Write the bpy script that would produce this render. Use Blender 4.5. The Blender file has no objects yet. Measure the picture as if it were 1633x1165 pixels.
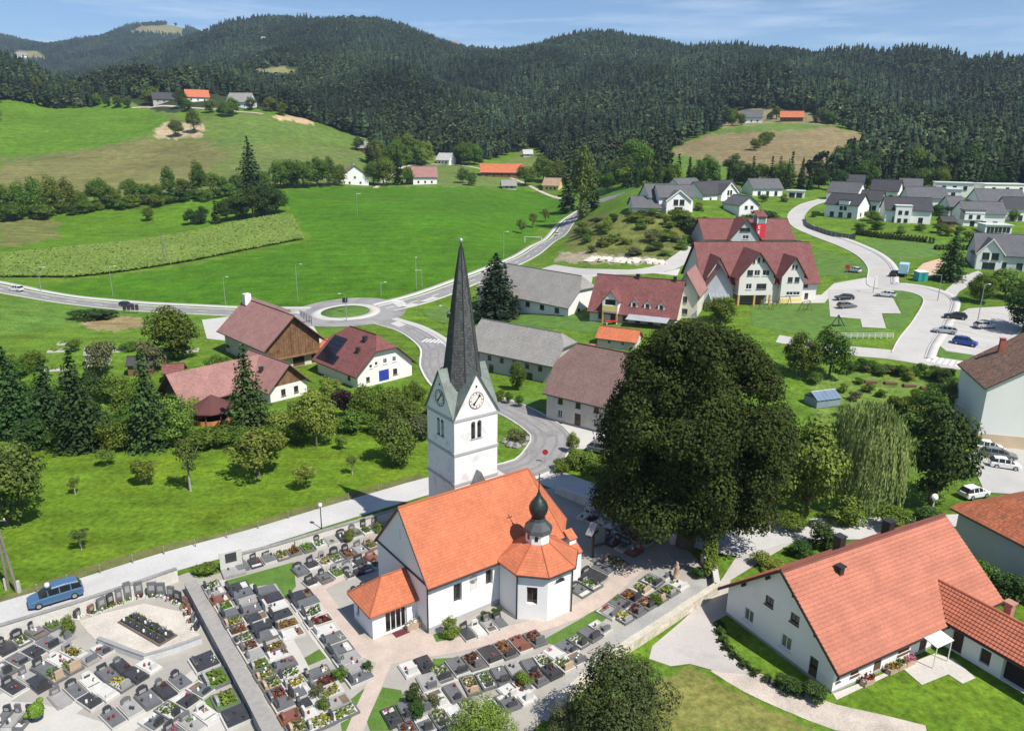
import bpy, math, random
import numpy as np
from mathutils import Vector, Matrix
from mathutils.geometry import delaunay_2d_cdt

random.seed(7)
RNG = np.random.default_rng(7)
R = math.radians
SC = bpy.context.scene
COL = SC.collection

# ------------------------------------------------------------------ camera
F_PX, PITCH, ROLL, CAM_H = 1200.0, R(16.622), R(0.771), 43.0
PW, PH = 1633.0, 1165.0
_fw = np.array([0, math.cos(PITCH), -math.sin(PITCH)])
_rt0 = np.array([1.0, 0, 0]); _up0 = np.cross(_rt0, _fw)
_rt = math.cos(ROLL) * _rt0 + math.sin(ROLL) * _up0
_up = -math.sin(ROLL) * _rt0 + math.cos(ROLL) * _up0
CAM = np.array([0, 0, CAM_H])
cd = bpy.data.cameras.new('camera')
cd.sensor_width = 36.0
cd.lens = F_PX / PW * 36.0
cd.clip_start = 0.5
cd.clip_end = 20000
cam = bpy.data.objects.new('camera', cd)
COL.objects.link(cam)
cam.matrix_world = Matrix(((_rt[0], _up[0], -_fw[0], 0), (_rt[1], _up[1], -_fw[1], 0), (_rt[2], _up[2], -_fw[2], CAM_H), (0, 0, 0, 1)))
SC.camera = cam

# ------------------------------------------------------------------ sky, sun, exposure
SUN_EL, SUN_AZ = R(55), R(-44)          # azimuth of the sun, counted from +x towards +y
world = bpy.data.worlds.new('World')
SC.world = world
world.use_nodes = True
nt = world.node_tree
nt.nodes.clear()
sky = nt.nodes.new('ShaderNodeTexSky')
sky.sky_type = 'NISHITA'
sky.sun_disc = False
sky.sun_elevation = SUN_EL
sky.sun_rotation = math.pi / 2 - SUN_AZ
sky.altitude = 400
sky.air_density = 0.85
sky.dust_density = 0.0
sky.ozone_density = 6.0
bg = nt.nodes.new('ShaderNodeBackground')
bg.inputs['Strength'].default_value = 0.1
wo = nt.nodes.new('ShaderNodeOutputWorld')
# thin high cloud: pale streaks over the whole sky
tc = nt.nodes.new('ShaderNodeTexCoord')
mp = nt.nodes.new('ShaderNodeMapping')
mp.inputs['Scale'].default_value = (1.5, 1.5, 16.0)
no = nt.nodes.new('ShaderNodeTexNoise')
no.inputs['Scale'].default_value = 3.0
no.inputs['Detail'].default_value = 5.0
no.inputs['Roughness'].default_value = 0.6
ra = nt.nodes.new('ShaderNodeValToRGB')
ra.color_ramp.elements[0].position = 0.48
ra.color_ramp.elements[0].color = (0, 0, 0, 1)
ra.color_ramp.elements[1].position = 0.74
ra.color_ramp.elements[1].color = (0.36, 0.36, 0.36, 1)
mx = nt.nodes.new('ShaderNodeMixRGB')
mx.inputs[2].default_value = (8.5, 9.3, 10.0, 1)
nt.links.new(tc.outputs['Generated'], mp.inputs[0])
nt.links.new(mp.outputs[0], no.inputs['Vector'])
nt.links.new(no.outputs['Fac'], ra.inputs[0])
nt.links.new(ra.outputs[0], mx.inputs[0])
nt.links.new(sky.outputs[0], mx.inputs[1])
nt.links.new(mx.outputs[0], bg.inputs[0])
nt.links.new(bg.outputs[0], wo.inputs[0])

sl = bpy.data.lights.new('sun', 'SUN')
sl.energy = 5.0
sl.angle = R(0.53)
sl.color = (1.0, 0.95, 0.865)
sun = bpy.data.objects.new('sun', sl)
COL.objects.link(sun)
_sd = Vector((math.cos(SUN_EL) * math.cos(SUN_AZ), math.cos(SUN_EL) * math.sin(SUN_AZ), math.sin(SUN_EL)))
sun.rotation_euler = _sd.to_track_quat('Z', 'Y').to_euler()
sun.location = (40, -40, 120)
SC.view_settings.view_transform = 'Standard'
SC.view_settings.look = 'None'
SC.view_settings.exposure = 0.4
SC.view_settings.gamma = 1.0
SC.view_settings.use_curve_mapping = False
SC.cycles.max_bounces = 6
SC.cycles.diffuse_bounces = 3
SC.cycles.glossy_bounces = 2
SC.cycles.transmission_bounces = 3
SC.cycles.volume_bounces = 0
SC.cycles.transparent_max_bounces = 6
SC.cycles.use_denoising = True
SC.cycles.caustics_reflective = False
SC.cycles.caustics_refractive = False

# ------------------------------------------------------------------ pixel <-> place
def ray(u, v):
    return _fw + (u - PW / 2) / F_PX * _rt - (v - PH / 2) / F_PX * _up

def at_depth(u, v, d):
    return CAM + ray(u, v) * d

def at_z(u, v, z=0.0):
    d = ray(u, v)
    return CAM + d * ((z - CAM_H) / d[2])

def project(P):
    d = np.asarray(P, float) - CAM
    z = d @ _fw
    zz = np.where(z > 0.1, z, 0.1)
    return PW / 2 + F_PX * (d @ _rt) / zz, PH / 2 - F_PX * (d @ _up) / zz, z

# terrain control points: picture columns of (row, distance along the view axis)
_T = {
    -260: [(455, 240), (400, 295), (340, 370), (280, 460), (230, 540), (150, 690), (138, 900), (168, 1400), (135, 2200), (80, 3200)],
    0: [(640, 138), (560, 165), (490, 208), (455, 235), (400, 290), (340, 360), (280, 450), (230, 530), (148, 680), (138, 900), (165, 1400), (125, 2200), (68, 3200)],
    130: [(650, 135), (560, 165), (470, 232), (340, 368), (250, 500), (190, 600), (158, 680), (140, 950), (160, 1450), (115, 2300), (70, 3300)],
    240: [(650, 135), (560, 165), (480, 226), (430, 263), (340, 370), (300, 410), (250, 500), (190, 600), (162, 680), (136, 1000), (142, 1500), (95, 2300), (46, 3300)],
    400: [(620, 142), (560, 165), (490, 215), (440, 250), (380, 310), (310, 400), (290, 430), (240, 520), (190, 600), (170, 680), (112, 1150), (72, 1600), (46, 2200)],
    600: [(620, 142), (560, 168), (500, 203), (440, 245), (380, 305), (320, 400), (295, 470), (255, 560), (215, 650), (150, 900), (78, 1450), (40, 1700)],
    750: [(600, 148), (500, 203), (420, 260), (350, 350), (300, 470), (265, 570), (205, 780), (135, 1100), (84, 1650)],
    900: [(600, 146), (530, 172), (470, 205), (425, 240), (370, 330), (340, 390), (300, 480), (255, 600), (192, 800), (118, 1200), (74, 1650)],
    1000: [(600, 145), (520, 172), (470, 197), (430, 222), (405, 240), (345, 278), (312, 340), (290, 420), (255, 520), (192, 750), (118, 1150), (71, 1600)],
    1200: [(600, 142), (520, 168), (475, 198), (400, 246), (345, 285), (320, 330), (290, 400), (255, 470), (225, 530), (200, 590), (190, 640), (140, 850), (101, 1400)],
    1400: [(700, 118), (600, 143), (540, 160), (480, 186), (430, 215), (390, 245), (350, 280), (320, 330), (290, 400), (230, 520), (165, 800), (104, 1200)],
    1600: [(740, 112), (600, 141), (550, 155), (500, 172), (440, 205), (360, 275), (320, 330), (290, 400), (210, 560), (124, 1150)],
    1880: [(740, 112), (600, 141), (500, 172), (440, 205), (360, 275), (300, 390), (210, 560), (132, 1150)],
}
_pts = []
for _u, _l in _T.items():
    for _v, _d in _l:
        _pts.append(at_depth(_u, _v, _d))
    _q = _pts[-1]
    _k = math.hypot(_q[0], _q[1])
    _pts.append(np.array([_q[0] * 1.35, _q[1] * 1.35, _q[2] * 0.9]))
    _pts.append(np.array([_q[0] * 2.4, _q[1] * 2.4, _q[2] * 0.7]))
for _a in range(-180, 181, 12):
    for _r in (12, 40, 80, 105):
        _pts.append(np.array([_r * math.sin(R(_a)), _r * math.cos(R(_a)), 0.0]))
    if abs(_a) > 58:
        for _r in (200, 500, 1500, 4000):
            _pts.append(np.array([_r * math.sin(R(_a)), _r * math.cos(R(_a)), 0.0 if abs(_a) > 100 or _r < 400 else min(200.0, _r * 0.08)]))
_pts = np.array(_pts)

def _par(x, y):
    r = np.sqrt(x * x + y * y) + 1e-6
    return np.stack([np.arctan2(x, y) * 1.7, np.log(r)], -1)

_C = _par(_pts[:, 0], _pts[:, 1])
def _ker(A, B):
    d2 = ((A[:, None, :] - B[None, :, :]) ** 2).sum(-1)
    return -np.sqrt(d2 + 0.012)
_K = _ker(_C, _C)
_n = len(_C)
_M = np.zeros((_n + 3, _n + 3))
_M[:_n, :_n] = _K - np.eye(_n) * 0.004
_M[:_n, _n] = 1; _M[:_n, _n + 1:] = _C; _M[_n, :_n] = 1; _M[_n + 1:, :_n] = _C.T
_wt = np.linalg.solve(_M, np.concatenate([_pts[:, 2], [0, 0, 0]]))

def terr(x, y):
    x = np.atleast_1d(np.asarray(x, float)); y = np.atleast_1d(np.asarray(y, float))
    out = np.empty(len(x))
    for i in range(0, len(x), 20000):
        A = _par(x[i:i + 20000], y[i:i + 20000])
        out[i:i + 20000] = _ker(A, _C) @ _wt[:_n] + _wt[_n] + A @ _wt[_n + 1:]
    r = np.sqrt(x * x + y * y)
    k = np.clip((r - 98) / 45, 0, 1); k = k * k * (3 - 2 * k)
    # gullies and spurs running down the forested hills
    az = np.arctan2(x, y)
    g = np.clip((r - 640) / 260, 0, 1)
    wob = 0.06 * np.sin(r / 170.0) + 0.03 * np.sin(r / 71.0 + 2.0)
    gul = np.abs(np.sin((az + wob) * 13.0 + 0.6)) * 20 + np.abs(np.sin((az - wob * .7) * 29.0 + 1.9)) * 9 + 7 * np.sin(r / 95.0 + az * 17) - 16
    amp = np.where(r > 2000, 1.8, 1.0) * np.clip(1.25 - np.abs(r - 1050) / 900, 0.35, 1)
    return out * k + gul * g * amp

_ST = np.concatenate([np.linspace(40, 160, 120), np.geomspace(161, 6000, 420)])
def G(u, v):
    """where the view through a pixel meets the ground"""
    d = ray(u, v)
    P = CAM[None] + _ST[:, None] * d[None]
    h = P[:, 2] - terr(P[:, 0], P[:, 1])
    w = np.where(h < 0)[0]
    if len(w) == 0:
        return at_depth(u, v, 3000)
    i = max(w[0], 1)
    a, b = _ST[i - 1], _ST[i]
    for _ in range(4):
        t = np.linspace(a, b, 9)
        P = CAM[None] + t[:, None] * d[None]
        h = P[:, 2] - terr(P[:, 0], P[:, 1])
        k = np.where(h < 0)[0]
        j = max(k[0], 1) if len(k) else 8
        a, b = t[j - 1], t[j]
    p = CAM + d * (a + b) / 2
    p[2] = terr(p[0], p[1])[0]
    return p

def depth_of(p):
    return float((np.asarray(p) - CAM) @ _fw)

def m_per_px(p):
    return depth_of(p) / F_PX

# ------------------------------------------------------------------ materials
MATS = {}
def _nodes(name):
    m = bpy.data.materials.new(name)
    m.use_nodes = True
    t = m.node_tree
    b = t.nodes['Principled BSDF']
    return m, t, b

def mat(name, col, rough=0.75, var=0.12, scale=0.6, fine=6.0, bump=0.0, metal=0.0, spec=0.3, coat=0.0, rnd=0.0, dirt=None):
    """plain surface with two octaves of colour variation (object space, metres)"""
    if name in MATS:
        return MATS[name]
    m, t, b = _nodes(name)
    L = t.links.new
    tcn = t.nodes.new('ShaderNodeTexCoord')
    n1 = t.nodes.new('ShaderNodeTexNoise'); n1.inputs['Scale'].default_value = scale; n1.inputs['Detail'].default_value = 4
    n2 = t.nodes.new('ShaderNodeTexNoise'); n2.inputs['Scale'].default_value = fine; n2.inputs['Detail'].default_value = 3
    L(tcn.outputs['Object'], n1.inputs['Vector']); L(tcn.outputs['Object'], n2.inputs['Vector'])
    ad = t.nodes.new('ShaderNodeMath'); ad.operation = 'ADD'
    L(n1.outputs['Fac'], ad.inputs[0]); L(n2.outputs['Fac'], ad.inputs[1])
    mr = t.nodes.new('ShaderNodeMapRange')
    mr.inputs[1].default_value = 0.7; mr.inputs[2].default_value = 1.3
    mr.inputs[3].default_value = 1 - var; mr.inputs[4].default_value = 1 + var
    L(ad.outputs[0], mr.inputs[0])
    last = mr.outputs[0]
    if rnd:
        oi = t.nodes.new('ShaderNodeObjectInfo')
        m2 = t.nodes.new('ShaderNodeMapRange'); m2.inputs[3].default_value = 1 - rnd; m2.inputs[4].default_value = 1 + rnd
        L(oi.outputs['Random'], m2.inputs[0])
        mu = t.nodes.new('ShaderNodeMath'); mu.operation = 'MULTIPLY'
        L(last, mu.inputs[0]); L(m2.outputs[0], mu.inputs[1]); last = mu.outputs[0]
    vm = t.nodes.new('ShaderNodeVectorMath'); vm.operation = 'SCALE'
    vm.inputs[0].default_value = col
    L(last, vm.inputs['Scale'])
    out = vm.outputs[0]
    if dirt:
        nd = t.nodes.new('ShaderNodeTexNoise'); nd.inputs['Scale'].default_value = dirt[1]; nd.inputs['Detail'].default_value = 6; nd.inputs['Roughness'].default_value = 0.65
        L(tcn.outputs['Object'], nd.inputs['Vector'])
        rr = t.nodes.new('ShaderNodeMapRange'); rr.inputs[1].default_value = dirt[2]; rr.inputs[2].default_value = dirt[2] + 0.16; rr.inputs[4].default_value = dirt[3]
        L(nd.outputs['Fac'], rr.inputs[0])
        mm = t.nodes.new('ShaderNodeMixRGB'); mm.inputs[2].default_value = (*dirt[0], 1)
        L(rr.outputs[0], mm.inputs[0]); L(out, mm.inputs[1]); out = mm.outputs[0]
    L(out, b.inputs['Base Color'])
    b.inputs['Roughness'].default_value = rough
    b.inputs['Metallic'].default_value = metal
    b.inputs['Specular IOR Level'].default_value = spec
    b.inputs['Coat Weight'].default_value = coat
    if bump:
        bp = t.nodes.new('ShaderNodeBump'); bp.inputs['Strength'].default_value = bump; bp.inputs['Distance'].default_value = 0.05
        L(n2.outputs['Fac'], bp.inputs['Height']); L(bp.outputs[0], b.inputs['Normal'])
    MATS[name] = m
    return m

def tile_mat(name, col, row=0.34, brick=0.24, var=0.22, moss=None, rough=0.8, bump=0.6, gap=0.02, dark=0.55):
    """roof covering laid in courses, from the UV map (metres along the eaves, metres down the slope)"""
    if name in MATS:
        return MATS[name]
    m, t, b = _nodes(name)
    L = t.links.new
    uv = t.nodes.new('ShaderNodeUVMap'); uv.uv_map = 'UVMap'
    br = t.nodes.new('ShaderNodeTexBrick')
    br.inputs['Scale'].default_value = 1.0
    br.inputs['Brick Width'].default_value = brick
    br.inputs['Row Height'].default_value = row
    br.inputs['Mortar Size'].default_value = gap
    br.inputs['Mortar Smooth'].default_value = 0.4
    br.inputs['Color1'].default_value = (*[min(1, c * (1 + var)) for c in col], 1)
    br.inputs['Color2'].default_value = (*[c * (1 - var) for c in col], 1)
    br.inputs['Mortar'].default_value = (*[c * dark for c in col], 1)
    L(uv.outputs[0], br.inputs['Vector'])
    nz = t.nodes.new('ShaderNodeTexNoise'); nz.inputs['Scale'].default_value = 0.35; nz.inputs['Detail'].default_value = 7; nz.inputs['Roughness'].default_value = 0.7
    L(uv.outputs[0], nz.inputs['Vector'])
    mr = t.nodes.new('ShaderNodeMapRange'); mr.inputs[1].default_value = 0.3; mr.inputs[2].default_value = 0.7; mr.inputs[3].default_value = 0.82; mr.inputs[4].default_value = 1.14
    L(nz.outputs['Fac'], mr.inputs[0])
    vm = t.nodes.new('ShaderNodeVectorMath'); vm.operation = 'SCALE'
    L(br.outputs['Color'], vm.inputs[0]); L(mr.outputs[0], vm.inputs['Scale'])
    out = vm.outputs[0]
    if moss:
        n3 = t.nodes.new('ShaderNodeTexNoise'); n3.inputs['Scale'].default_value = moss[1]; n3.inputs['Detail'].default_value = 8; n3.inputs['Roughness'].default_value = 0.75
        L(uv.outputs[0], n3.inputs['Vector'])
        r3 = t.nodes.new('ShaderNodeMapRange'); r3.inputs[1].default_value = moss[2]; r3.inputs[2].default_value = moss[2] + 0.14; r3.inputs[4].default_value = moss[3]
        L(n3.outputs['Fac'], r3.inputs[0])
        mm = t.nodes.new('ShaderNodeMixRGB'); mm.inputs[2].default_value = (*moss[0], 1)
        L(r3.outputs[0], mm.inputs[0]); L(out, mm.inputs[1]); out = mm.outputs[0]
    L(out, b.inputs['Base Color'])
    b.inputs['Roughness'].default_value = rough
    b.inputs['Specular IOR Level'].default_value = 0.25
    # each course is thicker at its lower edge
    sx = t.nodes.new('ShaderNodeSeparateXYZ'); L(uv.outputs[0], sx.inputs[0])
    dv = t.nodes.new('ShaderNodeMath'); dv.operation = 'DIVIDE'; dv.inputs[1].default_value = row; L(sx.outputs[1], dv.inputs[0])
    fr = t.nodes.new('ShaderNodeMath'); fr.operation = 'FRACT'; L(dv.outputs[0], fr.inputs[0])
    bp = t.nodes.new('ShaderNodeBump'); bp.inputs['Strength'].default_value = bump; bp.inputs['Distance'].default_value = 0.05
    L(fr.outputs[0], bp.inputs['Height']); L(bp.outputs[0], b.inputs['Normal'])
    MATS[name] = m
    return m

def leaf_mat(name, col, col2=None, trans=0.25, obj_var=0.18, leaf_var=0.45, clump=6.0, wide=False):
    if name in MATS:
        return MATS[name]
    m, t, b = _nodes(name)
    L = t.links.new
    col2 = col2 or tuple(c * 0.6 for c in col)
    ge = t.nodes.new('ShaderNodeNewGeometry')
    oi = t.nodes.new('ShaderNodeObjectInfo')
    tcn = t.nodes.new('ShaderNodeTexCoord')
    nz = t.nodes.new('ShaderNodeTexNoise'); nz.inputs['Scale'].default_value = clump; nz.inputs['Detail'].default_value = 3
    L(tcn.outputs['Object'], nz.inputs['Vector'])
    m0 = t.nodes.new('ShaderNodeMapRange'); m0.inputs[1].default_value = 0.35; m0.inputs[2].default_value = 0.65
    L(nz.outputs['Fac'], m0.inputs[0])
    mm = t.nodes.new('ShaderNodeMixRGB'); mm.inputs[1].default_value = (*col2, 1); mm.inputs[2].default_value = (*col, 1)
    L(m0.outputs[0], mm.inputs[0])
    m1 = t.nodes.new('ShaderNodeMapRange'); m1.inputs[3].default_value = 1 - leaf_var; m1.inputs[4].default_value = 1 + leaf_var
    L(ge.outputs['Random Per Island'], m1.inputs[0])
    m2 = t.nodes.new('ShaderNodeMapRange'); m2.inputs[3].default_value = 1 - obj_var; m2.inputs[4].default_value = 1 + obj_var
    L(oi.outputs['Random'], m2.inputs[0])
    mu = t.nodes.new('ShaderNodeMath'); mu.operation = 'MULTIPLY'
    L(m1.outputs[0], mu.inputs[0]); L(m2.outputs[0], mu.inputs[1])
    if wide:      # stands of lighter and darker trees over the hillside
        for sc_, lo_, hi_ in ((0.006, 0.6, 1.45), (0.03, 0.7, 1.3)):
            nw = t.nodes.new('ShaderNodeTexNoise'); nw.inputs['Scale'].default_value = sc_; nw.inputs['Detail'].default_value = 4
            L(ge.outputs['Position'], nw.inputs['Vector'])
            mw = t.nodes.new('ShaderNodeMapRange'); mw.inputs[1].default_value = 0.36; mw.inputs[2].default_value = 0.64; mw.inputs[3].default_value = lo_; mw.inputs[4].default_value = hi_
            L(nw.outputs['Fac'], mw.inputs[0])
            m3 = t.nodes.new('ShaderNodeMath'); m3.operation = 'MULTIPLY'
            L(mu.outputs[0], m3.inputs[0]); L(mw.outputs[0], m3.inputs[1]); mu = m3
    vm = t.nodes.new('ShaderNodeVectorMath'); vm.operation = 'SCALE'
    L(mm.outputs[0], vm.inputs[0]); L(mu.outputs[0], vm.inputs['Scale'])
    hs = t.nodes.new('ShaderNodeHueSaturation')
    hv = t.nodes.new('ShaderNodeMath'); hv.operation = 'MULTIPLY'; hv.inputs[1].default_value = 7.31
    L(oi.outputs['Random'], hv.inputs[0])
    hf = t.nodes.new('ShaderNodeMath'); hf.operation = 'FRACT'; L(hv.outputs[0], hf.inputs[0])
    hm = t.nodes.new('ShaderNodeMapRange'); hm.inputs[3].default_value = 0.475; hm.inputs[4].default_value = 0.525
    L(hf.outputs[0], hm.inputs[0]); L(hm.outputs[0], hs.inputs['Hue']); L(vm.outputs[0], hs.inputs['Color'])
    L(hs.outputs[0], b.inputs['Base Color'])
    b.inputs['Roughness'].default_value = 0.7
    b.inputs['Specular IOR Level'].default_value = 0.08
    if trans:
        tr = t.nodes.new('ShaderNodeBsdfTranslucent')
        L(hs.outputs[0], tr.inputs[0])
        ms = t.nodes.new('ShaderNodeMixShader'); ms.inputs[0].default_value = trans
        L(b.outputs[0], ms.inputs[1]); L(tr.outputs[0], ms.inputs[2])
        L(ms.outputs[0], t.nodes['Material Output'].inputs[0])
    MATS[name] = m
    return m

def glass_mat(name='window_glass', col=(0.02, 0.025, 0.03)):
    if name in MATS:
        return MATS[name]
    m, t, b = _nodes(name)
    b.inputs['Base Color'].default_value = (*col, 1)
    b.inputs['Roughness'].default_value = 0.08
    b.inputs['Specular IOR Level'].default_value = 0.6
    MATS[name] = m
    return m

# ------------------------------------------------------------------ objects
def prop(o, label=None, cat=None, group=None, kind=None):
    if label: o['label'] = label
    if cat: o['category'] = cat
    if group: o['group'] = group
    if kind: o['kind'] = kind
    return o

def thing(name, label, cat, loc=(0, 0, 0), rz=0.0, group=None, scale=None):
    o = bpy.data.objects.new(name, None)
    o.empty_display_size = 0.2
    COL.objects.link(o)
    o.location = [float(c) for c in loc]
    o.rotation_euler = (0, 0, rz)
    if scale is not None:
        o.scale = (scale, scale, scale) if np.isscalar(scale) else scale
    return prop(o, label, cat, group)

def link(name, me, parent=None, loc=(0, 0, 0), rot=(0, 0, 0), scale=None):
    o = bpy.data.objects.new(name, me)
    COL.objects.link(o)
    o.location = [float(c) for c in loc]
    o.rotation_euler = rot
    if scale is not None:
        o.scale = (scale, scale, scale) if np.isscalar(scale) else scale
    if parent is not None:
        o.parent = parent
    return o

class MB:
    """collects faces of one part"""
    def __init__(s):
        s.v = []; s.f = []; s.uv = []
    def face(s, pts, uv=None):
        i = len(s.v)
        s.v += [tuple(float(c) for c in p) for p in pts]
        s.f.append(tuple(range(i, i + len(pts))))
        s.uv += list(uv) if uv else [(0.0, 0.0)] * len(pts)
        return s
    def box(s, x0, y0, z0, x1, y1, z1):
        p = [(x0, y0, z0), (x1, y0, z0), (x1, y1, z0), (x0, y1, z0), (x0, y0, z1), (x1, y0, z1), (x1, y1, z1), (x0, y1, z1)]
        for q in ((0, 3, 2, 1), (4, 5, 6, 7), (0, 1, 5, 4), (1, 2, 6, 5), (2, 3, 7, 6), (3, 0, 4, 7)):
            s.face([p[k] for k in q])
        return s
    def cbox(s, cx, cy, z0, w, d, h, rz=0.0):
        c, n = math.cos(rz), math.sin(rz)
        P = [(cx + a * c - b * n, cy + a * n + b * c) for a, b in ((-w / 2, -d / 2), (w / 2, -d / 2), (w / 2, d / 2), (-w / 2, d / 2))]
        return s.prism(P, z0, z0 + h)
    def prism(s, P, z0, z1):
        lo = [(x, y, z0) for x, y in P]; hi = [(x, y, z1) for x, y in P]
        s.face(hi); s.face(lo[::-1])
        for i in range(len(P)):
            j = (i + 1) % len(P)
            s.face([lo[i], lo[j], hi[j], hi[i]])
        return s
    def extrude(s, pts, d):
        """polygon pts (3D) swept along vector d"""
        d = np.array(d, float); a = [np.array(p, float) for p in pts]; b = [p + d for p in a]
        s.face(a[::-1]); s.face(b)
        for i in range(len(a)):
            j = (i + 1) % len(a)
            s.face([a[i], a[j], b[j], b[i]])
        return s
    def tube(s, pts, rad, n=8, cap=True):
        pts = [np.array(p, float) for p in pts]
        rr = rad if isinstance(rad, (list, tuple)) else [rad] * len(pts)
        rings = []
        for i, p in enumerate(pts):
            d = pts[min(i + 1, len(pts) - 1)] - pts[max(i - 1, 0)]
            d /= (np.linalg.norm(d) + 1e-9)
            a = np.cross(d, [0, 0, 1.0] if abs(d[2]) < 0.9 else [1.0, 0, 0]); a /= np.linalg.norm(a)
            b = np.cross(d, a)
            rings.append([p + rr[i] * (math.cos(6.2831853 * k / n) * a + math.sin(6.2831853 * k / n) * b) for k in range(n)])
        for i in range(len(rings) - 1):
            for k in range(n):
                s.face([rings[i][k], rings[i][(k + 1) % n], rings[i + 1][(k + 1) % n], rings[i + 1][k]])
        if cap:
            s.face(rings[0]); s.face(rings[-1][::-1])
        return s
    def lathe(s, prof, n=16, cx=0, cy=0, a0=0.0):
        rings = [[(cx + r * math.cos(a0 + 6.2831853 * k / n), cy + r * math.sin(a0 + 6.2831853 * k / n), z) for k in range(n)] for r, z in prof]
        for i in range(len(rings) - 1):
            for k in range(n):
                s.face([rings[i][k], rings[i][(k + 1) % n], rings[i + 1][(k + 1) % n], rings[i + 1][k]])
        if prof[0][0] > 1e-4: s.face(rings[0][::-1])
        if prof[-1][0] > 1e-4: s.face(rings[-1])
        return s
    def roof_poly(s, pts, th=0.2, u_dir=None):
        """sloping roof face with thickness; UV in metres along / down the slope"""
        P = [np.array(p, float) for p in pts]
        n = np.zeros(3)
        for i in range(len(P)):
            n += np.cross(P[i] - P[0], P[(i + 1) % len(P)] - P[0])
        n /= np.linalg.norm(n)
        if n[2] < 0:
            P = P[::-1]; n = -n
        h = np.cross([0, 0, 1.0], n)
        if np.linalg.norm(h) < 1e-6: h = np.array([1.0, 0, 0])
        h /= np.linalg.norm(h)
        dn = np.cross(h, n)
        if dn[2] > 0: dn = -dn
        uv = [(float(p @ h), float(p @ dn)) for p in P]
        s.face(P, uv)
        lo = [p - np.array([0, 0, th]) for p in P]
        s.face(lo[::-1])
        for i in range(len(P)):
            j = (i + 1) % len(P)
            s.face([lo[i], lo[j], P[j], P[i]])
        return s
    def mesh(s, name, material, smooth=False, merge=False):
        me = bpy.data.meshes.new(name)
        me.from_pydata(s.v, [], s.f)
        uvl = me.uv_layers.new(name='UVMap')
        uvl.data.foreach_set('uv', np.array(s.uv, dtype=np.float32).ravel())
        if material is not None: me.materials.append(material)
        if merge or smooth:
            import bmesh
            bm = bmesh.new(); bm.from_mesh(me)
            bmesh.ops.remove_doubles(bm, verts=bm.verts, dist=1e-4)
            bm.to_mesh(me); bm.free()
        if smooth:
            me.polygons.foreach_set('use_smooth', [True] * len(me.polygons))
        me.update()
        return me
    def obj(s, name, material, parent=None, loc=(0, 0, 0), rot=(0, 0, 0), smooth=False, scale=None):
        return link(name, s.mesh(name, material, smooth), parent, loc, rot, scale)

def mesh_np(name, V, F, material, smooth=False):
    """fast mesh from arrays; F is (n,3) or (n,4)"""
    me = bpy.data.meshes.new(name)
    V = np.asarray(V, dtype=np.float32); F = np.asarray(F, dtype=np.int32)
    k = F.shape[1]
    me.vertices.add(len(V)); me.vertices.foreach_set('co', V.ravel())
    me.loops.add(F.size); me.loops.foreach_set('vertex_index', F.ravel())
    me.polygons.add(len(F))
    me.polygons.foreach_set('loop_start', np.arange(0, F.size, k, dtype=np.int32))
    try:
        me.polygons.foreach_set('loop_total', np.full(len(F), k, dtype=np.int32))
    except Exception:
        pass
    if smooth:
        me.polygons.foreach_set('use_smooth', np.ones(len(F), dtype=bool))
    me.update(calc_edges=True)
    if material is not None: me.materials.append(material)
    return me

def in_poly(u, v, poly):
    inside = np.zeros(len(u), bool)
    n = len(poly)
    for i in range(n):
        x0, y0 = poly[i]; x1, y1 = poly[(i + 1) % n]
        if y0 == y1: continue
        c = ((y0 > v) != (y1 > v)) & (u < (x1 - x0) * (v - y0) / (y1 - y0) + x0)
        inside ^= c
    return inside

# ------------------------------------------------------------------ sheets laid on the ground
def sheet_poly(name, pxs, material, lift=0.03, step=None, world=False, hole=None):
    """a flat patch: outline in picture pixels (or metres), draped over the terrain"""
    P = [np.array(p[:2], float) for p in pxs] if world else [G(*p)[:2] for p in pxs]
    P = np.array(P)
    H_ = None
    if hole is not None:
        H_ = np.array([G(*p)[:2] for p in hole])
    out = []
    for i in range(len(P)):
        a, b = P[i], P[(i + 1) % len(P)]
        n = max(1, int(np.linalg.norm(b - a) / (step or 6.0)))
        for k in range(n):
            out.append(a + (b - a) * k / n)
    nb = len(out)
    edges = [(i, (i + 1) % nb) for i in range(nb)]
    cx0, cy0 = P.min(0); cx1, cy1 = P.max(0)
    st = step or max(3.0, (cx1 - cx0 + cy1 - cy0) / 60)
    gx, gy = np.meshgrid(np.arange(cx0, cx1, st), np.arange(cy0, cy1, st))
    gx = gx.ravel(); gy = gy.ravel()
    k = in_poly(gx, gy, P)
    pts = [Vector((float(a), float(b))) for a, b in out] + [Vector((float(a), float(b))) for a, b in zip(gx[k], gy[k])]
    r = delaunay_2d_cdt(pts, edges, [], 1, 1e-4)
    V = np.array([(p[0], p[1]) for p in r[0]]); Fs = [f for f in r[2]]
    z = terr(V[:, 0], V[:, 1]) + lift
    me = bpy.data.meshes.new(name)
    me.from_pydata([(float(a), float(b), float(c)) for (a, b), c in zip(V, z)], [], [tuple(f) for f in Fs])
    # face up
    me.update()
    fl = [p.index for p in me.polygons if p.normal.z < 0]
    if fl:
        me.flip_normals() if len(fl) == len(me.polygons) else None
    me.materials.append(material)
    return prop(link(name, me), kind='structure')

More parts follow.
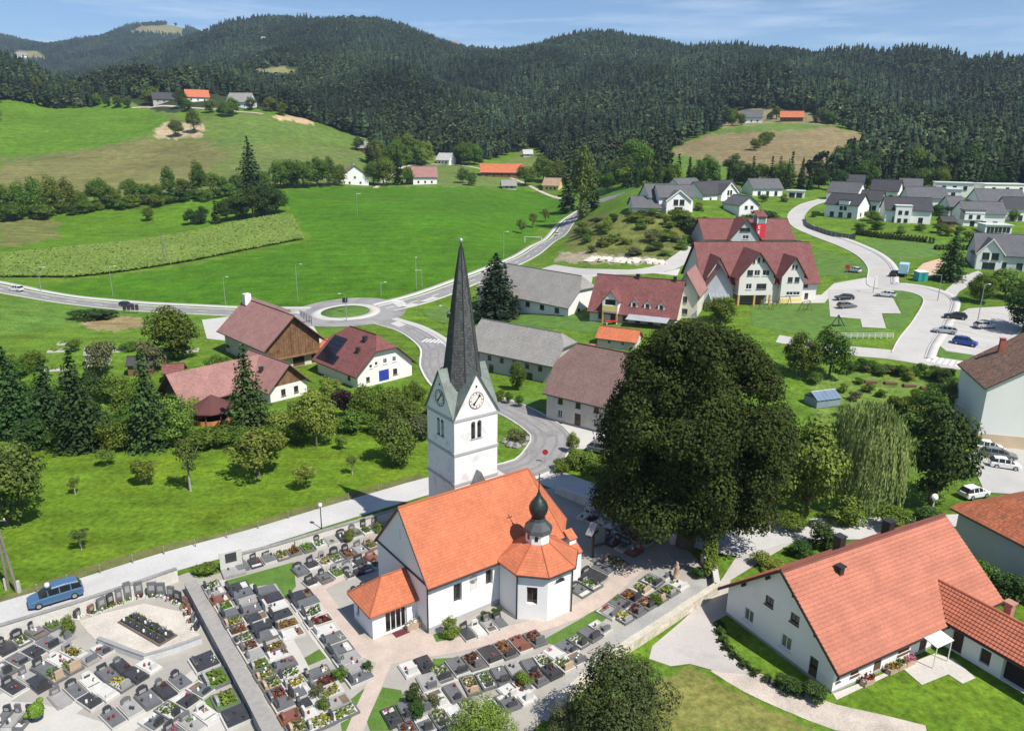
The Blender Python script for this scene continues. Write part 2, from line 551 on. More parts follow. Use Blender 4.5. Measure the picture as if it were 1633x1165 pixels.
def smooth_line(P, step):
    """Catmull-Rom through points, resampled"""
    P = np.array(P, float)
    Q = np.vstack([2 * P[0] - P[1], P, 2 * P[-1] - P[-2]])
    out = []
    for i in range(1, len(Q) - 2):
        n = max(2, int(np.linalg.norm(Q[i + 1] - Q[i]) / step))
        for k in range(n):
            t = k / n
            out.append(0.5 * (2 * Q[i] + (Q[i + 1] - Q[i - 1]) * t + (2 * Q[i - 1] - 5 * Q[i] + 4 * Q[i + 1] - Q[i + 2]) * t * t + (3 * Q[i] - Q[i - 1] - 3 * Q[i + 1] + Q[i + 2]) * t ** 3))
    out.append(P[-1])
    return np.array(out)

def strip_xy(P, w0, w1, step=2.0):
    """left/right edge lines of a ribbon; offsets w0 (left) .. w1 (right) in metres"""
    L = smooth_line(P, step)
    T = np.gradient(L, axis=0); T /= np.linalg.norm(T, axis=1)[:, None] + 1e-9
    Nn = np.stack([-T[:, 1], T[:, 0]], -1)
    return L + Nn * w0, L + Nn * w1, L

def ribbon(name, pxs, w0, w1, material, lift=0.04, step=2.0, world=False, thick=0.0, kind='structure', across=2):
    P = np.array(pxs, float) if world else np.array([G(*p)[:2] for p in pxs])
    A, B, _ = strip_xy(P, w0, w1, step)
    rows = []
    for k in range(across + 1):
        X = A + (B - A) * k / across
        rows.append(np.column_stack([X, terr(X[:, 0], X[:, 1]) + lift]))
    n = len(A)
    V = np.vstack(rows)
    Fs = []
    for k in range(across):
        for i in range(n - 1):
            Fs.append((k * n + i, k * n + i + 1, (k + 1) * n + i + 1, (k + 1) * n + i))
    if thick:
        base = len(V)
        lo = np.vstack([rows[0], rows[-1]]) - np.array([0, 0, thick])
        V = np.vstack([V, lo])
        for i in range(n - 1):
            Fs.append((base + i, base + i + 1, i + 1, i))
            o = across * n
            Fs.append((o + i, o + i + 1, base + n + i + 1, base + n + i))
    me = mesh_np(name, V, Fs, material)
    if me.polygons[0].normal.z < 0:
        me.flip_normals()
    o = link(name, me)
    if kind: o['kind'] = kind
    return o

# ------------------------------------------------------------------ ground: one sheet to the horizon
def ground_material():
    m, t, b = _nodes('meadow_ground')
    L = t.links.new
    at = t.nodes.new('ShaderNodeVertexColor'); at.layer_name = 'zone'
    tcn = t.nodes.new('ShaderNodeTexCoord')
    def noise(s, d, r=0.6):
        n = t.nodes.new('ShaderNodeTexNoise'); n.inputs['Scale'].default_value = s; n.inputs['Detail'].default_value = d; n.inputs['Roughness'].default_value = r
        L(tcn.outputs['Object'], n.inputs['Vector']); return n
    a, c, d = noise(0.02, 5), noise(0.22, 6, 0.7), noise(1.5, 7, 0.75)
    def rng(n, lo, hi, f0=0.3, f1=0.7):
        q = t.nodes.new('ShaderNodeMapRange'); q.inputs[1].default_value = f0; q.inputs[2].default_value = f1; q.inputs[3].default_value = lo; q.inputs[4].default_value = hi
        L(n.outputs['Fac'], q.inputs[0]); return q.outputs[0]
    def mul(x, y):
        q = t.nodes.new('ShaderNodeMath'); q.operation = 'MULTIPLY'; L(x, q.inputs[0]); L(y, q.inputs[1]); return q.outputs[0]
    # mowing stripes and old tracks: long streaks in the grass
    mpn = t.nodes.new('ShaderNodeMapping'); mpn.inputs['Rotation'].default_value = (0, 0, 0.5); mpn.inputs['Scale'].default_value = (0.012, 0.35, 1.0)
    L(tcn.outputs['Object'], mpn.inputs[0])
    st = t.nodes.new('ShaderNodeTexNoise'); st.inputs['Scale'].default_value = 1.0; st.inputs['Detail'].default_value = 4; st.inputs['Roughness'].default_value = 0.65
    L(mpn.outputs[0], st.inputs['Vector'])
    k = mul(mul(mul(rng(st, 0.8, 1.2), rng(a, 0.82, 1.15)), rng(c, 0.68, 1.32)), rng(d, 0.45, 1.55))
    vm = t.nodes.new('ShaderNodeVectorMath'); vm.operation = 'SCALE'
    L(at.outputs['Color'], vm.inputs[0]); L(k, vm.inputs['Scale'])
    # drier tufts
    mm = t.nodes.new('ShaderNodeMixRGB'); mm.blend_type = 'MULTIPLY'; mm.inputs[2].default_value = (1.45, 1.08, 0.9, 1)
    e = noise(0.09, 6, 0.75)
    L(rng(e, 0.0, 0.55, 0.5, 0.72), mm.inputs[0]); L(vm.outputs[0], mm.inputs[1])
    L(mm.outputs[0], b.inputs['Base Color'])
    b.inputs['Roughness'].default_value = 0.9
    b.inputs['Specular IOR Level'].default_value = 0.1
    bp = t.nodes.new('ShaderNodeBump'); bp.inputs['Strength'].default_value = 0.5; bp.inputs['Distance'].default_value = 0.12
    L(d.outputs['Fac'], bp.inputs['Height']); L(bp.outputs[0], b.inputs['Normal'])
    return m

GRASS = (0.095, 0.172, 0.018)
ZONES = [
    # (picture polygon, colour)
    ([(0, 300), (0, 130), (130, 140), (300, 190), (420, 180), (600, 225), (560, 290), (330, 320), (0, 345)], (0.115, 0.155, 0.042)),      # hill pasture
    ([(0, 140), (90, 140), (200, 168), (268, 183), (275, 200), (235, 215), (150, 236), (0, 252)], (0.085, 0.17, 0.015)),                # mown slope
    ([(330, 190), (440, 184), (560, 215), (570, 235), (400, 232), (330, 222)], (0.105, 0.165, 0.034)),
    ([(0, 262), (60, 252), (230, 222), (330, 225), (370, 250), (300, 290), (120, 310), (0, 300)], (0.15, 0.15, 0.055)),                   # dry pasture
    ([(240, 217), (252, 202), (275, 194), (300, 198), (318, 190), (328, 206), (322, 218), (270, 222)], (0.36, 0.29, 0.18)),                                                  # bare sandy bank
    ([(432, 186), (470, 182), (510, 200), (480, 196), (440, 190)], (0.45, 0.34, 0.2)),
    ([(570, 215), (600, 235), (585, 232)], (0.5, 0.45, 0.38)),
    ([(0, 330), (100, 320), (330, 305), (440, 292), (470, 300), (450, 340), (300, 372), (110, 392), (0, 405)], (0.08, 0.165, 0.012)),    # meadow by the hedge
    ([(0, 352), (60, 345), (90, 350), (95, 378), (30, 392), (0, 395)], (0.13, 0.145, 0.045)),
    ([(40, 470), (80, 455), (300, 425), (488, 386), (492, 372), (462, 338), (446, 312), (470, 300), (620, 296), (800, 297), (905, 312), (922, 336), (862, 366), (832, 402), (780, 428), (700, 458), (620, 476), (500, 490), (350, 492), (200, 480)], (0.058, 0.15, 0.008)),   # bright field
    ([(560, 230), (640, 225), (760, 275), (880, 300), (760, 298), (560, 298)], (0.11, 0.16, 0.04)),
    ([(800, 258), (850, 235), (865, 258), (840, 275)], (0.12, 0.16, 0.04)),
    ([(905, 415), (905, 360), (960, 340), (1100, 345), (1120, 360), (1090, 400), (1060, 420)], (0.125, 0.145, 0.04)),                    # scrub bank
    ([(890, 402), (930, 402), (1060, 412), (1060, 422), (960, 420), (890, 418)], (0.3, 0.26, 0.18)),
    ([(1038, 256), (1100, 225), (1160, 205), (1240, 196), (1330, 202), (1390, 218), (1380, 250), (1330, 285), (1210, 285), (1110, 270)], (0.2, 0.165, 0.085)),  # stubble hill
    ([(1130, 215), (1160, 203), (1240, 194), (1320, 198), (1300, 206), (1200, 210)], (0.1, 0.17, 0.035)),
    ([(1038, 256), (1070, 245), (1150, 262), (1210, 280), (1110, 275)], (0.1, 0.17, 0.035)),
    ([(945, 308), (960, 298), (1020, 302), (1000, 314)], (0.09, 0.19, 0.03)),
    ([(0, 480), (60, 468), (200, 500), (330, 512), (300, 530), (180, 520), (80, 520), (0, 540)], (0.1, 0.19, 0.03)),
    ([(118, 508), (160, 502), (232, 506), (226, 520), (180, 528), (140, 524)], (0.25, 0.2, 0.1)),
    ([(860, 1165), (1040, 1090), (1100, 1060), (1180, 1105), (1300, 1165)], (0.17, 0.175, 0.05)),                                       # dry lawn in front
    ([(0, 690), (200, 680), (680, 640), (690, 770), (350, 870), (0, 960)], (0.104, 0.18, 0.014)),                                     # orchard meadow
    ([(1150, 1000), (1350, 1110), (1530, 1060), (1633, 1080), (1633, 1165), (1350, 1165)], (0.1, 0.18, 0.016)),
    ([(1290, 600), (1500, 590), (1540, 620), (1500, 680), (1300, 680)], (0.115, 0.185, 0.035)),
]
FOREST_FLOOR = (0.035, 0.05, 0.02)
CLEAR = [  # openings in the far forest (picture polygons)
    [(200, 55), (225, 42), (270, 40), (300, 46), (290, 55), (240, 56)],
    [(10, 92), (30, 80), (60, 82), (80, 95), (40, 100)],
    [(395, 112), (450, 106), (480, 116), (460, 132), (410, 128)],
    [(695, 66), (715, 54), (775, 62), (800, 72), (770, 82), (705, 72)],
    [(1150, 205), (1160, 180), (1200, 172), (1290, 178), (1330, 200), (1240, 196)],
]
angs = np.concatenate([np.linspace(-180, -48, 34)[:-1], np.linspace(-48, 48, 601), np.linspace(48, 180, 34)[1:]])
rads = np.concatenate([[0.5, 8, 16, 24], np.geomspace(30, 1500, 400), np.geomspace(1515, 5200, 90)])
_A, _Rr = np.meshgrid(np.radians(angs), rads, indexing='ij')
_X = (_Rr * np.sin(_A)).ravel(); _Y = (_Rr * np.cos(_A)).ravel()
_Z = terr(_X, _Y)
gp = np.column_stack([_X, _Y, _Z])
na, nr = len(angs), len(rads)
_i = np.arange(na * nr).reshape(na, nr)
gf = np.stack([_i[:-1, :-1].ravel(), _i[1:, :-1].ravel(), _i[1:, 1:].ravel(), _i[:-1, 1:].ravel()], -1)[:, ::-1]
pu, pv, pz = project(gp)
zc = np.tile(np.array(GRASS), (len(gp), 1))
_rf = np.hypot(_X, _Y)
zc[_rf > 700] = FOREST_FLOOR
infront = pz > 5
_wu = 3.2 * np.sin(pv * 0.23 + pu * 0.05) + 2.4 * np.sin(pu * 0.11 - pv * 0.37 + 1.3) + 1.8 * np.sin(pu * 0.41 + pv * 0.52)
_wv = 1.2 * np.sin(pu * 0.19 + 0.7) + 1.0 * np.sin(pu * 0.43 + pv * 0.3)
for poly, colr in ZONES:
    k = in_poly(pu + _wu, pv + _wv, poly) & infront
    zc[k] = colr
for poly in CLEAR:
    k = in_poly(pu, pv, poly) & infront & (_rf > 500)
    zc[k] = (0.2, 0.19, 0.09)
gme = mesh_np('ground', gp, gf, ground_material(), smooth=True)
ca = gme.color_attributes.new('zone', 'FLOAT_COLOR', 'POINT')
ca.data.foreach_set('color', np.column_stack([zc, np.ones(len(zc))]).astype(np.float32).ravel())
prop(link('ground', gme), kind='structure')

# ------------------------------------------------------------------ plants
BARK = mat('bark', (0.13, 0.10, 0.075), 0.9, 0.3, 1.5, 9)
BIRCH = mat('pale_bark', (0.34, 0.31, 0.27), 0.9, 0.3, 1.5, 9)
LEAF = {
    'linden': leaf_mat('leaf_linden', (0.062, 0.088, 0.021), (0.036, 0.054, 0.014), 0.28, 0.18, 0.35, 0.45),
    'mid': leaf_mat('leaf_mid', (0.15, 0.225, 0.036), (0.078, 0.135, 0.022), 0.36),
    'light': leaf_mat('leaf_light', (0.235, 0.31, 0.06), (0.14, 0.21, 0.04), 0.4),
    'olive': leaf_mat('leaf_olive', (0.17, 0.205, 0.045), (0.1, 0.135, 0.03), 0.34),
    'dark': leaf_mat('leaf_dark', (0.062, 0.105, 0.026), (0.036, 0.064, 0.017), 0.15),
    'spruce': leaf_mat('needle_spruce', (0.052, 0.09, 0.025), (0.028, 0.052, 0.016), 0.08, 0.25, 0.4),
    'black': leaf_mat('needle_black', (0.03, 0.05, 0.022), (0.018, 0.032, 0.015), 0.05),
    'willow': leaf_mat('leaf_willow', (0.28, 0.38, 0.13), (0.19, 0.28, 0.09), 0.3, 0.05, 0.25),
    'thuja': leaf_mat('leaf_thuja', (0.17, 0.28, 0.04), (0.12, 0.2, 0.03), 0.2),
    'purple': leaf_mat('leaf_purple', (0.05, 0.022, 0.028), (0.03, 0.015, 0.02), 0.15),
    'grey': leaf_mat('leaf_grey', (0.15, 0.165, 0.075), (0.09, 0.10, 0.045), 0.2),
    'far_spruce': leaf_mat('needle_far', (0.02, 0.037, 0.02), (0.011, 0.021, 0.012), 0.0, 0.5, 0.3, wide=True),
    'far_spruce2': leaf_mat('needle_far_olive', (0.03, 0.045, 0.02), (0.016, 0.027, 0.012), 0.0, 0.55, 0.3, wide=True),
    'far_leaf2': leaf_mat('leaf_far_pale', (0.075, 0.095, 0.04), (0.045, 0.06, 0.026), 0.0, 0.4, 0.3, wide=True),
    'far_leaf': leaf_mat('leaf_far', (0.055, 0.08, 0.03), (0.03, 0.046, 0.018), 0.0, 0.45, 0.3, wide=True),
    'corn': leaf_mat('leaf_corn', (0.215, 0.265, 0.06), (0.18, 0.235, 0.05), 0.2, 0.0, 0.2, 0.05),
    'front': leaf_mat('leaf_front', (0.105, 0.125, 0.042), (0.06, 0.075, 0.026), 0.2),
    'yellow': leaf_mat('petal_yellow', (0.62, 0.46, 0.03), (0.4, 0.32, 0.03), 0.1),
}

def leaf_quads(P, N, size, rng, aspect=1.0, curl=0.0):
    """one small rhombus per point, facing roughly along N"""
    n = len(P)
    N = N / (np.linalg.norm(N, axis=1)[:, None] + 1e-9)
    rv = rng.normal(size=(n, 3))
    A = np.cross(N, rv); A /= np.linalg.norm(A, axis=1)[:, None] + 1e-9
    B = np.cross(N, A)
    s = size * rng.uniform(0.6, 1.35, n)
    a = A * (s * aspect)[:, None]; b = B * s[:, None]
    dr = N * (s * 0.25)[:, None]
    V = np.stack([P - a - dr, P - b * rng.uniform(.6, 1, n)[:, None], P + a - dr, P + b], 1).reshape(-1, 3)
    Fq = np.arange(4 * n).reshape(n, 4)
    return V, Fq

def lump_crown(rng, lumps, n, size, up=0.55, rand=0.5, shell=(0.72, 1.06)):
    """leaves over a set of ellipsoidal lumps [(centre, radii)]"""
    C = np.array([l[0] for l in lumps], float); Rd = np.array([l[1] for l in lumps], float)
    area = (Rd[:, 0] * Rd[:, 2]) ** 1.0
    ni = np.maximum(6, (n * area / area.sum()).astype(int))
    P, N = [], []
    for c, r, k in zip(C, Rd, ni):
        d = rng.normal(size=(k, 3)); d /= np.linalg.norm(d, axis=1)[:, None]
        low = d[:, 2] < -0.55
        d[low, 2] *= 0.4
        f = rng.uniform(shell[0], shell[1], k) * (1 + 0.09 * np.sin(d[:, 0] * 9 + c[0] * 5) * np.cos(d[:, 1] * 8 + c[2] * 3))
        P.append(c + d * r * f[:, None])
        N.append(d / r * r.mean())
    P = np.vstack(P); N = np.vstack(N)
    ctr = C.mean(0)
    Nn = N / (np.linalg.norm(N, axis=1)[:, None] + 1e-9)
    Nn = Nn + rand * rng.normal(size=P.shape) * 0.6 + np.array([0, 0, up])
    return leaf_quads(P, Nn, size, rng)

def crown_lumps(rng, k, rx, rz, zc, lump=(0.26, 0.46), flat=0.8):
    out = [((0, 0, zc), (rx * 0.62, rx * 0.62, rz * 0.66))]
    for i in range(k):
        d = rng.normal(size=3); d /= np.linalg.norm(d)
        if d[2] < -0.5 and rng.uniform() < 0.35: d[2] *= -0.6
        f = rng.uniform(0.55, 0.84)
        r = rng.uniform(*lump)
        out.append(((d[0] * rx * f, d[1] * rx * f, zc + d[2] * rz * f), (rx * r, rx * r, rz * r * flat)))
    return out

def trunk_mesh(name, h, r, limbs, rng, material, spread=0.5, lean=0.05):
    b = MB()
    top = np.array([rng.normal() * lean * h, rng.normal() * lean * h, h])
    b.tube([(0, 0, -0.3 * r * 2), (0, 0, 0.03 * h), top * 0.5 + [r * .3, 0, 0], top], [r * 1.5, r * 1.05, r * 0.8, r * 0.35], 8)
    for i in range(limbs):
        a = 6.283 * i / max(limbs, 1) + rng.uniform(-.4, .4)
        z0 = h * rng.uniform(0.4, 0.8)
        L = h * spread * rng.uniform(0.6, 1.1)
        p0 = top * (z0 / h)
        p1 = p0 + np.array([math.cos(a) * L * .5, math.sin(a) * L * .5, L * .35]); p2 = p0 + np.array([math.cos(a) * L, math.sin(a) * L, L * .9])
        b.tube([p0, p1, p2], [r * .45, r * .3, r * .1], 6)
    return b.mesh(name, material, smooth=True)

TREE = {}   # kind -> list of (crown mesh, trunk mesh); unit = 1 m high tree, scaled on use
def add_tree(kind, leafname, n, leaf, rx, zc, rz, k, variants=3, trunk=(0.3, 0.022), limbs=5, lump=(0.26, 0.46), bark=None, **kw):
    TREE[kind] = []
    for q in range(variants):
        rng = np.random.default_rng(abs(hash_str(kind)) + q)
        V, Fq = lump_crown(rng, crown_lumps(rng, k, rx, rz, zc, lump), n, leaf, **kw)
        cm = mesh_np('crown', V, Fq, LEAF[leafname])
        tm = trunk_mesh('trunk', trunk[0], trunk[1], limbs, rng, bark or BARK)
        TREE[kind].append((cm, tm))

def hash_str(s):
    h = 5381
    for c in s: h = (h * 33 + ord(c)) % 1000003
    return h

add_tree('round', 'mid', 5700, 0.020, 0.44, 0.52, 0.50, 26, 3, (0.5, 0.026))
add_tree('light', 'light', 5700, 0.020, 0.44, 0.52, 0.50, 26, 3, (0.5, 0.024))
add_tree('olive', 'olive', 5320, 0.020, 0.44, 0.52, 0.50, 26, 2, (0.5, 0.024))
add_tree('darkround', 'dark', 6840, 0.018, 0.44, 0.52, 0.50, 28, 2, (0.5, 0.028))
add_tree('tall', 'mid', 4200, 0.017, 0.25, 0.52, 0.52, 26, 2, (0.6, 0.018), 6, (0.3, 0.55))
add_tree('tallolive', 'olive', 3900, 0.017, 0.25, 0.52, 0.52, 26, 2, (0.6, 0.018), 6, (0.3, 0.55))
add_tree('orchard', 'light', 2700, 0.023, 0.48, 0.56, 0.44, 18, 3, (0.6, 0.028), 7, (0.2, 0.38))
add_tree('sparse', 'olive', 1080, 0.023, 0.40, 0.66, 0.32, 12, 2, (0.75, 0.03), 8, (0.18, 0.32), bark=BIRCH)
add_tree('bush', 'mid', 3060, 0.033, 0.62, 0.46, 0.50, 14, 3, (0.35, 0.03), 4, (0.3, 0.5))
add_tree('lightbush', 'light', 3060, 0.033, 0.62, 0.46, 0.50, 14, 2, (0.35, 0.03), 4, (0.3, 0.5))
add_tree('darkbush', 'dark', 3400, 0.032, 0.62, 0.46, 0.50, 14, 2, (0.35, 0.03), 4, (0.3, 0.5))
add_tree('greybush', 'grey', 2550, 0.032, 0.62, 0.46, 0.50, 14, 2, (0.35, 0.03), 5, (0.3, 0.5))
add_tree('purplebush', 'purple', 2550, 0.033, 0.5, 0.5, 0.50, 12, 1, (0.35, 0.03), 4, (0.3, 0.5))
add_tree('topiary', 'thuja', 2200, 0.035, 0.47, 0.52, 0.50, 2, 1, (0.2, 0.03), 0, (0.2, 0.3), shell=(0.9, 1.02), rand=0.4)
add_tree('columnar', 'thuja', 2200, 0.018, 0.13, 0.51, 0.50, 4, 1, (0.2, 0.015), 0, (0.5, 0.7), shell=(0.85, 1.03), rand=0.5)

def conifer(rng, n_tier, per, R0, leaf, zlo=0.06, sag=0.35, power=0.85):
    """tiers of drooping boughs, each a fan of needle sprays"""
    P, N = [], []
    for i in range(n_tier):
        f = i / (n_tier - 1)
        z = zlo + (0.985 - zlo) * f
        rr = R0 * (1 - f) ** power * rng.uniform(0.86, 1.12) + 0.008
        k = max(4, int(per * (rr / R0) ** 0.8))
        for j in range(k):
            a = 6.283 * (j + rng.uniform(-.45, .45)) / k + i * 1.7
            L = rr * rng.uniform(0.68, 1.14)
            m = max(2, int(7 * L / R0) + 1)
            t = np.linspace(0.25, 1, m)
            x = np.cos(a) * L * t; y = np.sin(a) * L * t
            zz = z + 0.02 * t - sag * L * t * t * 0.9 + rng.normal(size=m) * 0.006
            P.append(np.column_stack([x, y, zz]))
            N.append(np.column_stack([np.cos(a) * 0.6 * np.ones(m), np.sin(a) * 0.6 * np.ones(m), np.ones(m)]))
    P = np.vstack(P); N = np.vstack(N)
    P = P + rng.normal(size=P.shape) * 0.008
    return leaf_quads(P, N + 0.45 * rng.normal(size=N.shape), leaf, rng, aspect=0.75)

def add_conifer(kind, leafname, tiers, per, R0, leaf, variants=2, sag=0.35, power=0.85):
    TREE[kind] = []
    for q in range(variants):
        rng = np.random.default_rng(hash_str(kind) + q)
        V, Fq = conifer(rng, tiers, per, R0, leaf, sag=sag, power=power)
        cm = mesh_np('crown', V, Fq, LEAF[leafname])
        b = MB(); b.tube([(0, 0, -0.02), (0, 0, 0.5), (0, 0, 0.97)], [0.022, 0.012, 0.002], 6)
        TREE[kind].append((cm, b.mesh('trunk', BARK, smooth=True)))
add_conifer('spruce', 'spruce', 30, 22, 0.20, 0.022, 3)
add_conifer('spruce_fat', 'spruce', 30, 26, 0.27, 0.024, 2, sag=0.3, power=0.75)
add_conifer('black_fir', 'black', 34, 34, 0.30, 0.026, 1, sag=0.2, power=0.62)
add_conifer('spruce_far', 'spruce', 14, 9, 0.17, 0.05, 3)

add_tree('front_olive', 'front', 17000, 0.0105, 0.5, 0.5, 0.52, 46, 1, (0.5, 0.02), 6, (0.18, 0.36))
add_tree('front_light', 'light', 12000, 0.012, 0.5, 0.5, 0.52, 36, 1, (0.5, 0.02), 6, (0.2, 0.4))
add_tree('front_grey', 'grey', 9000, 0.012, 0.5, 0.5, 0.52, 36, 1, (0.5, 0.02), 8, (0.18, 0.34))
# willow: long hanging strands
def willow_mesh():
    rng = np.random.default_rng(5)
    P, N = [], []
    heads = rng.normal(size=(26, 3)); heads /= np.linalg.norm(heads, axis=1)[:, None]; hr_ = rng.uniform(0.72, 1.12, 26)
    for i in range(1100):
        q_ = rng.integers(0, 26)
        d = heads[q_] + rng.normal(size=3) * 0.22; d /= np.linalg.norm(d); d[2] = abs(d[2]) * 0.9 + 0.05
        r = hr_[q_] * rng.uniform(0.85, 1.05)
        top = np.array([d[0] * 0.40 * r, d[1] * 0.40 * r, 0.62 + d[2] * 0.36 * r])
        m = int(rng.uniform(9, 22))
        L = rng.uniform(0.22, 0.5) * (0.5 + math.hypot(d[0], d[1]) * 0.8)
        t = np.linspace(0, 1, m)
        q = np.column_stack([top[0] * (1 + 0.28 * t ** 0.6), top[1] * (1 + 0.28 * t ** 0.6), np.maximum(0.05, top[2] - L * t)])
        P.append(q); N.append(np.tile([d[0], d[1], 0.35], (m, 1)))
    P = np.vstack(P) + rng.normal(size=(sum(len(p) for p in P), 3)) * 0.006
    N = np.vstack(N)
    n = len(P)
    Nn = N + 0.35 * rng.normal(size=(n, 3)); Nn /= np.linalg.norm(Nn, axis=1)[:, None]
    A = np.cross(Nn, [0, 0, 1.0]); A /= np.linalg.norm(A, axis=1)[:, None]
    B = np.array([0, 0, 1.0])[None] + 0.15 * rng.normal(size=(n, 3))
    a = A * 0.008 * rng.uniform(.7, 1.4, n)[:, None]; b = B * 0.022 * rng.uniform(.7, 1.3, n)[:, None]
    V = np.stack([P - a, P - b, P + a, P + b], 1).reshape(-1, 3)
    return mesh_np('crown', V, np.arange(4 * n).reshape(n, 4), LEAF['willow'])
TREE['willow'] = [(willow_mesh(), trunk_mesh('trunk', 0.6, 0.03, 6, np.random.default_rng(2), BARK))]

TREE_COUNT = {}
def plant(kind, p, h, label, cat='tree', name='tree', group=None, wide=1.0, variant=None, rz=None, sink=0.0):
    """one tree or bush of height h metres standing at p; wide scales its width"""
    L = TREE[kind]
    n = TREE_COUNT.get(kind, 0); TREE_COUNT[kind] = n + 1
    cm, tm = L[(n if variant is None else variant) % len(L)]
    rr = random.Random(n * 31 + hash_str(kind))
    o = thing(name, label, cat, (p[0], p[1], p[2] - sink), rr.uniform(0, 6.28) if rz is None else rz, group, (h * wide, h * wide, h))
    link('crown', cm, o)
    link('trunk', tm, o)
    return o

def plant_px(kind, u, v, hpx, label, cat='tree', name='tree', group=None, wpx=None, **kw):
    """base pixel, height and (optionally) width in pixels"""
    p = G(u, v)
    s = m_per_px(p)
    c = math.cos(math.atan2(CAM_H - p[2], math.hypot(p[0], p[1])))
    h = hpx * s / max(c, 0.6)
    w0 = {'tall': .5, 'tallolive': .5, 'spruce': .4, 'spruce_fat': .54, 'black_fir': .6, 'spruce_far': .36, 'columnar': .28, 'front_olive': 1.05, 'front_light': 1.05, 'front_grey': 1.05, 'round': .95, 'bush': 1.3, 'lightbush': 1.3, 'darkbush': 1.3, 'greybush': 1.3, 'purplebush': 1.1}.get(kind, 0.9)
    wide = 1.0 if wpx is None else wpx * s / (w0 * h)
    return plant(kind, p, h, label, cat, name, group, wide, **kw)

# ------------------------------------------------------------------ forest on the hills (one mass)
def far_conifer(q):
    rng = np.random.default_rng(100 + q)
    V, Fs = [], []
    nseg = 7
    for i in range(6):
        f = i / 6
        z0 = 0.10 + 0.80 * f; z1 = z0 + 0.30 * (1 - f * 0.55)
        r = (0.15 + 0.025 * q) * (1 - f) ** 0.8 * rng.uniform(.82, 1.18) + 0.015
        o = len(V)
        for k in range(nseg):
            a = 6.283 * k / nseg + i * 0.5
            rr = r * rng.uniform(0.65, 1.2)
            V.append((rr * math.cos(a), rr * math.sin(a), z0 + rng.uniform(-.03, .02)))
        V.append((rng.normal() * .008, rng.normal() * .008, min(z1, 1.0)))
        for k in range(nseg):
            Fs.append((o + k, o + (k + 1) % nseg, o + nseg))
    return mesh_np('far_conifer', V, Fs, LEAF[('far_spruce', 'far_spruce2')[q % 2]])

def far_broadleaf(q):
    rng = np.random.default_rng(200 + q)
    V, Fq = lump_crown(rng, crown_lumps(rng, 9, 0.34, 0.44, 0.52, (0.34, 0.55)), 170, 0.115, up=0.5, rand=0.5)
    return mesh_np('far_broadleaf', V, Fq, LEAF[('far_leaf', 'far_leaf2', 'far_leaf')[q % 3]])

def proto(me):
    return bpy.data.objects.new(me.name, me)      # only a source of geometry for the forest below

def scatter(name, P, S, protos, label, cat):
    me = bpy.data.meshes.new(name)
    me.from_pydata([tuple(p) for p in P], [], [])
    a = me.attributes.new('tree_size', 'FLOAT', 'POINT')
    a.data.foreach_set('value', np.asarray(S, dtype=np.float32))
    o = link(name, me)
    prop(o, label, cat, kind='stuff')
    g = bpy.data.node_groups.new(name, 'GeometryNodeTree')
    g.interface.new_socket('Geometry', in_out='INPUT', socket_type='NodeSocketGeometry')
    g.interface.new_socket('Geometry', in_out='OUTPUT', socket_type='NodeSocketGeometry')
    N = g.nodes.new
    gi, go = N('NodeGroupInput'), N('NodeGroupOutput')
    iop = N('GeometryNodeInstanceOnPoints')
    gti = N('GeometryNodeGeometryToInstance')
    for pr in protos:
        oi = N('GeometryNodeObjectInfo'); oi.inputs['Object'].default_value = pr
        g.links.new(oi.outputs['Geometry'], gti.inputs[0])
    na_ = N('GeometryNodeInputNamedAttribute'); na_.data_type = 'FLOAT'; na_.inputs['Name'].default_value = 'tree_size'
    rv = N('FunctionNodeRandomValue'); rv.data_type = 'FLOAT_VECTOR'
    rv.inputs[0].default_value = (-0.03, -0.03, 0); rv.inputs[1].default_value = (0.03, 0.03, 6.283)
    ri = N('FunctionNodeRandomValue'); ri.data_type = 'INT'
    ri.inputs[4].default_value = 0; ri.inputs[5].default_value = len(protos) - 1; ri.inputs['Seed'].default_value = 3
    lk = g.links.new
    lk(gi.outputs[0], iop.inputs['Points']); lk(gti.outputs[0], iop.inputs['Instance'])
    iop.inputs['Pick Instance'].default_value = True
    lk(ri.outputs[2], iop.inputs['Instance Index'])
    lk(rv.outputs[0], iop.inputs['Rotation'])
    lk(na_.outputs['Attribute'], iop.inputs['Scale'])
    lk(iop.outputs[0], go.inputs[0])
    md = o.modifiers.new('forest', 'NODES'); md.node_group = g
    return o

OPEN_MID = [  # open land between 480 and 760 m (picture polygons): no forest here
    [(-300, 345), (-300, 150), (0, 136), (60, 138), (130, 146), (180, 156), (225, 160), (250, 152), (330, 150), (400, 158), (440, 178), (520, 200), (600, 228), (590, 250), (640, 262), (740, 280), (880, 300), (915, 330), (700, 480), (-300, 480)],
    [(1032, 262), (1095, 226), (1150, 205), (1160, 180), (1290, 178), (1330, 200), (1392, 219), (1385, 245), (1320, 280), (1240, 292), (1110, 285)],
    [(640, 262), (700, 248), (760, 262), (830, 240), (862, 234), (872, 262), (905, 290), (900, 310), (700, 300)],
]
def forest_points(rmin, rmax, spacing, amin=-42, amax=42):
    rng = np.random.default_rng(int(rmin))
    area = (rmax ** 2 - rmin ** 2) / 2 * math.radians(amax - amin)
    n = int(area / spacing ** 2)
    r = np.sqrt(rng.uniform(rmin ** 2, rmax ** 2, n)); a = np.radians(rng.uniform(amin, amax, n))
    x, y = r * np.sin(a), r * np.cos(a)
    z = terr(x, y)
    return np.column_stack([x, y, z])
fp = np.vstack([forest_points(430, 760, 4.7), forest_points(760, 1150, 5.1), forest_points(1150, 1900, 6.3), forest_points(1900, 4300, 11.0)])
fu, fv, fz = project(fp)
fr = np.hypot(fp[:, 0], fp[:, 1])
keep = np.ones(len(fp), bool)
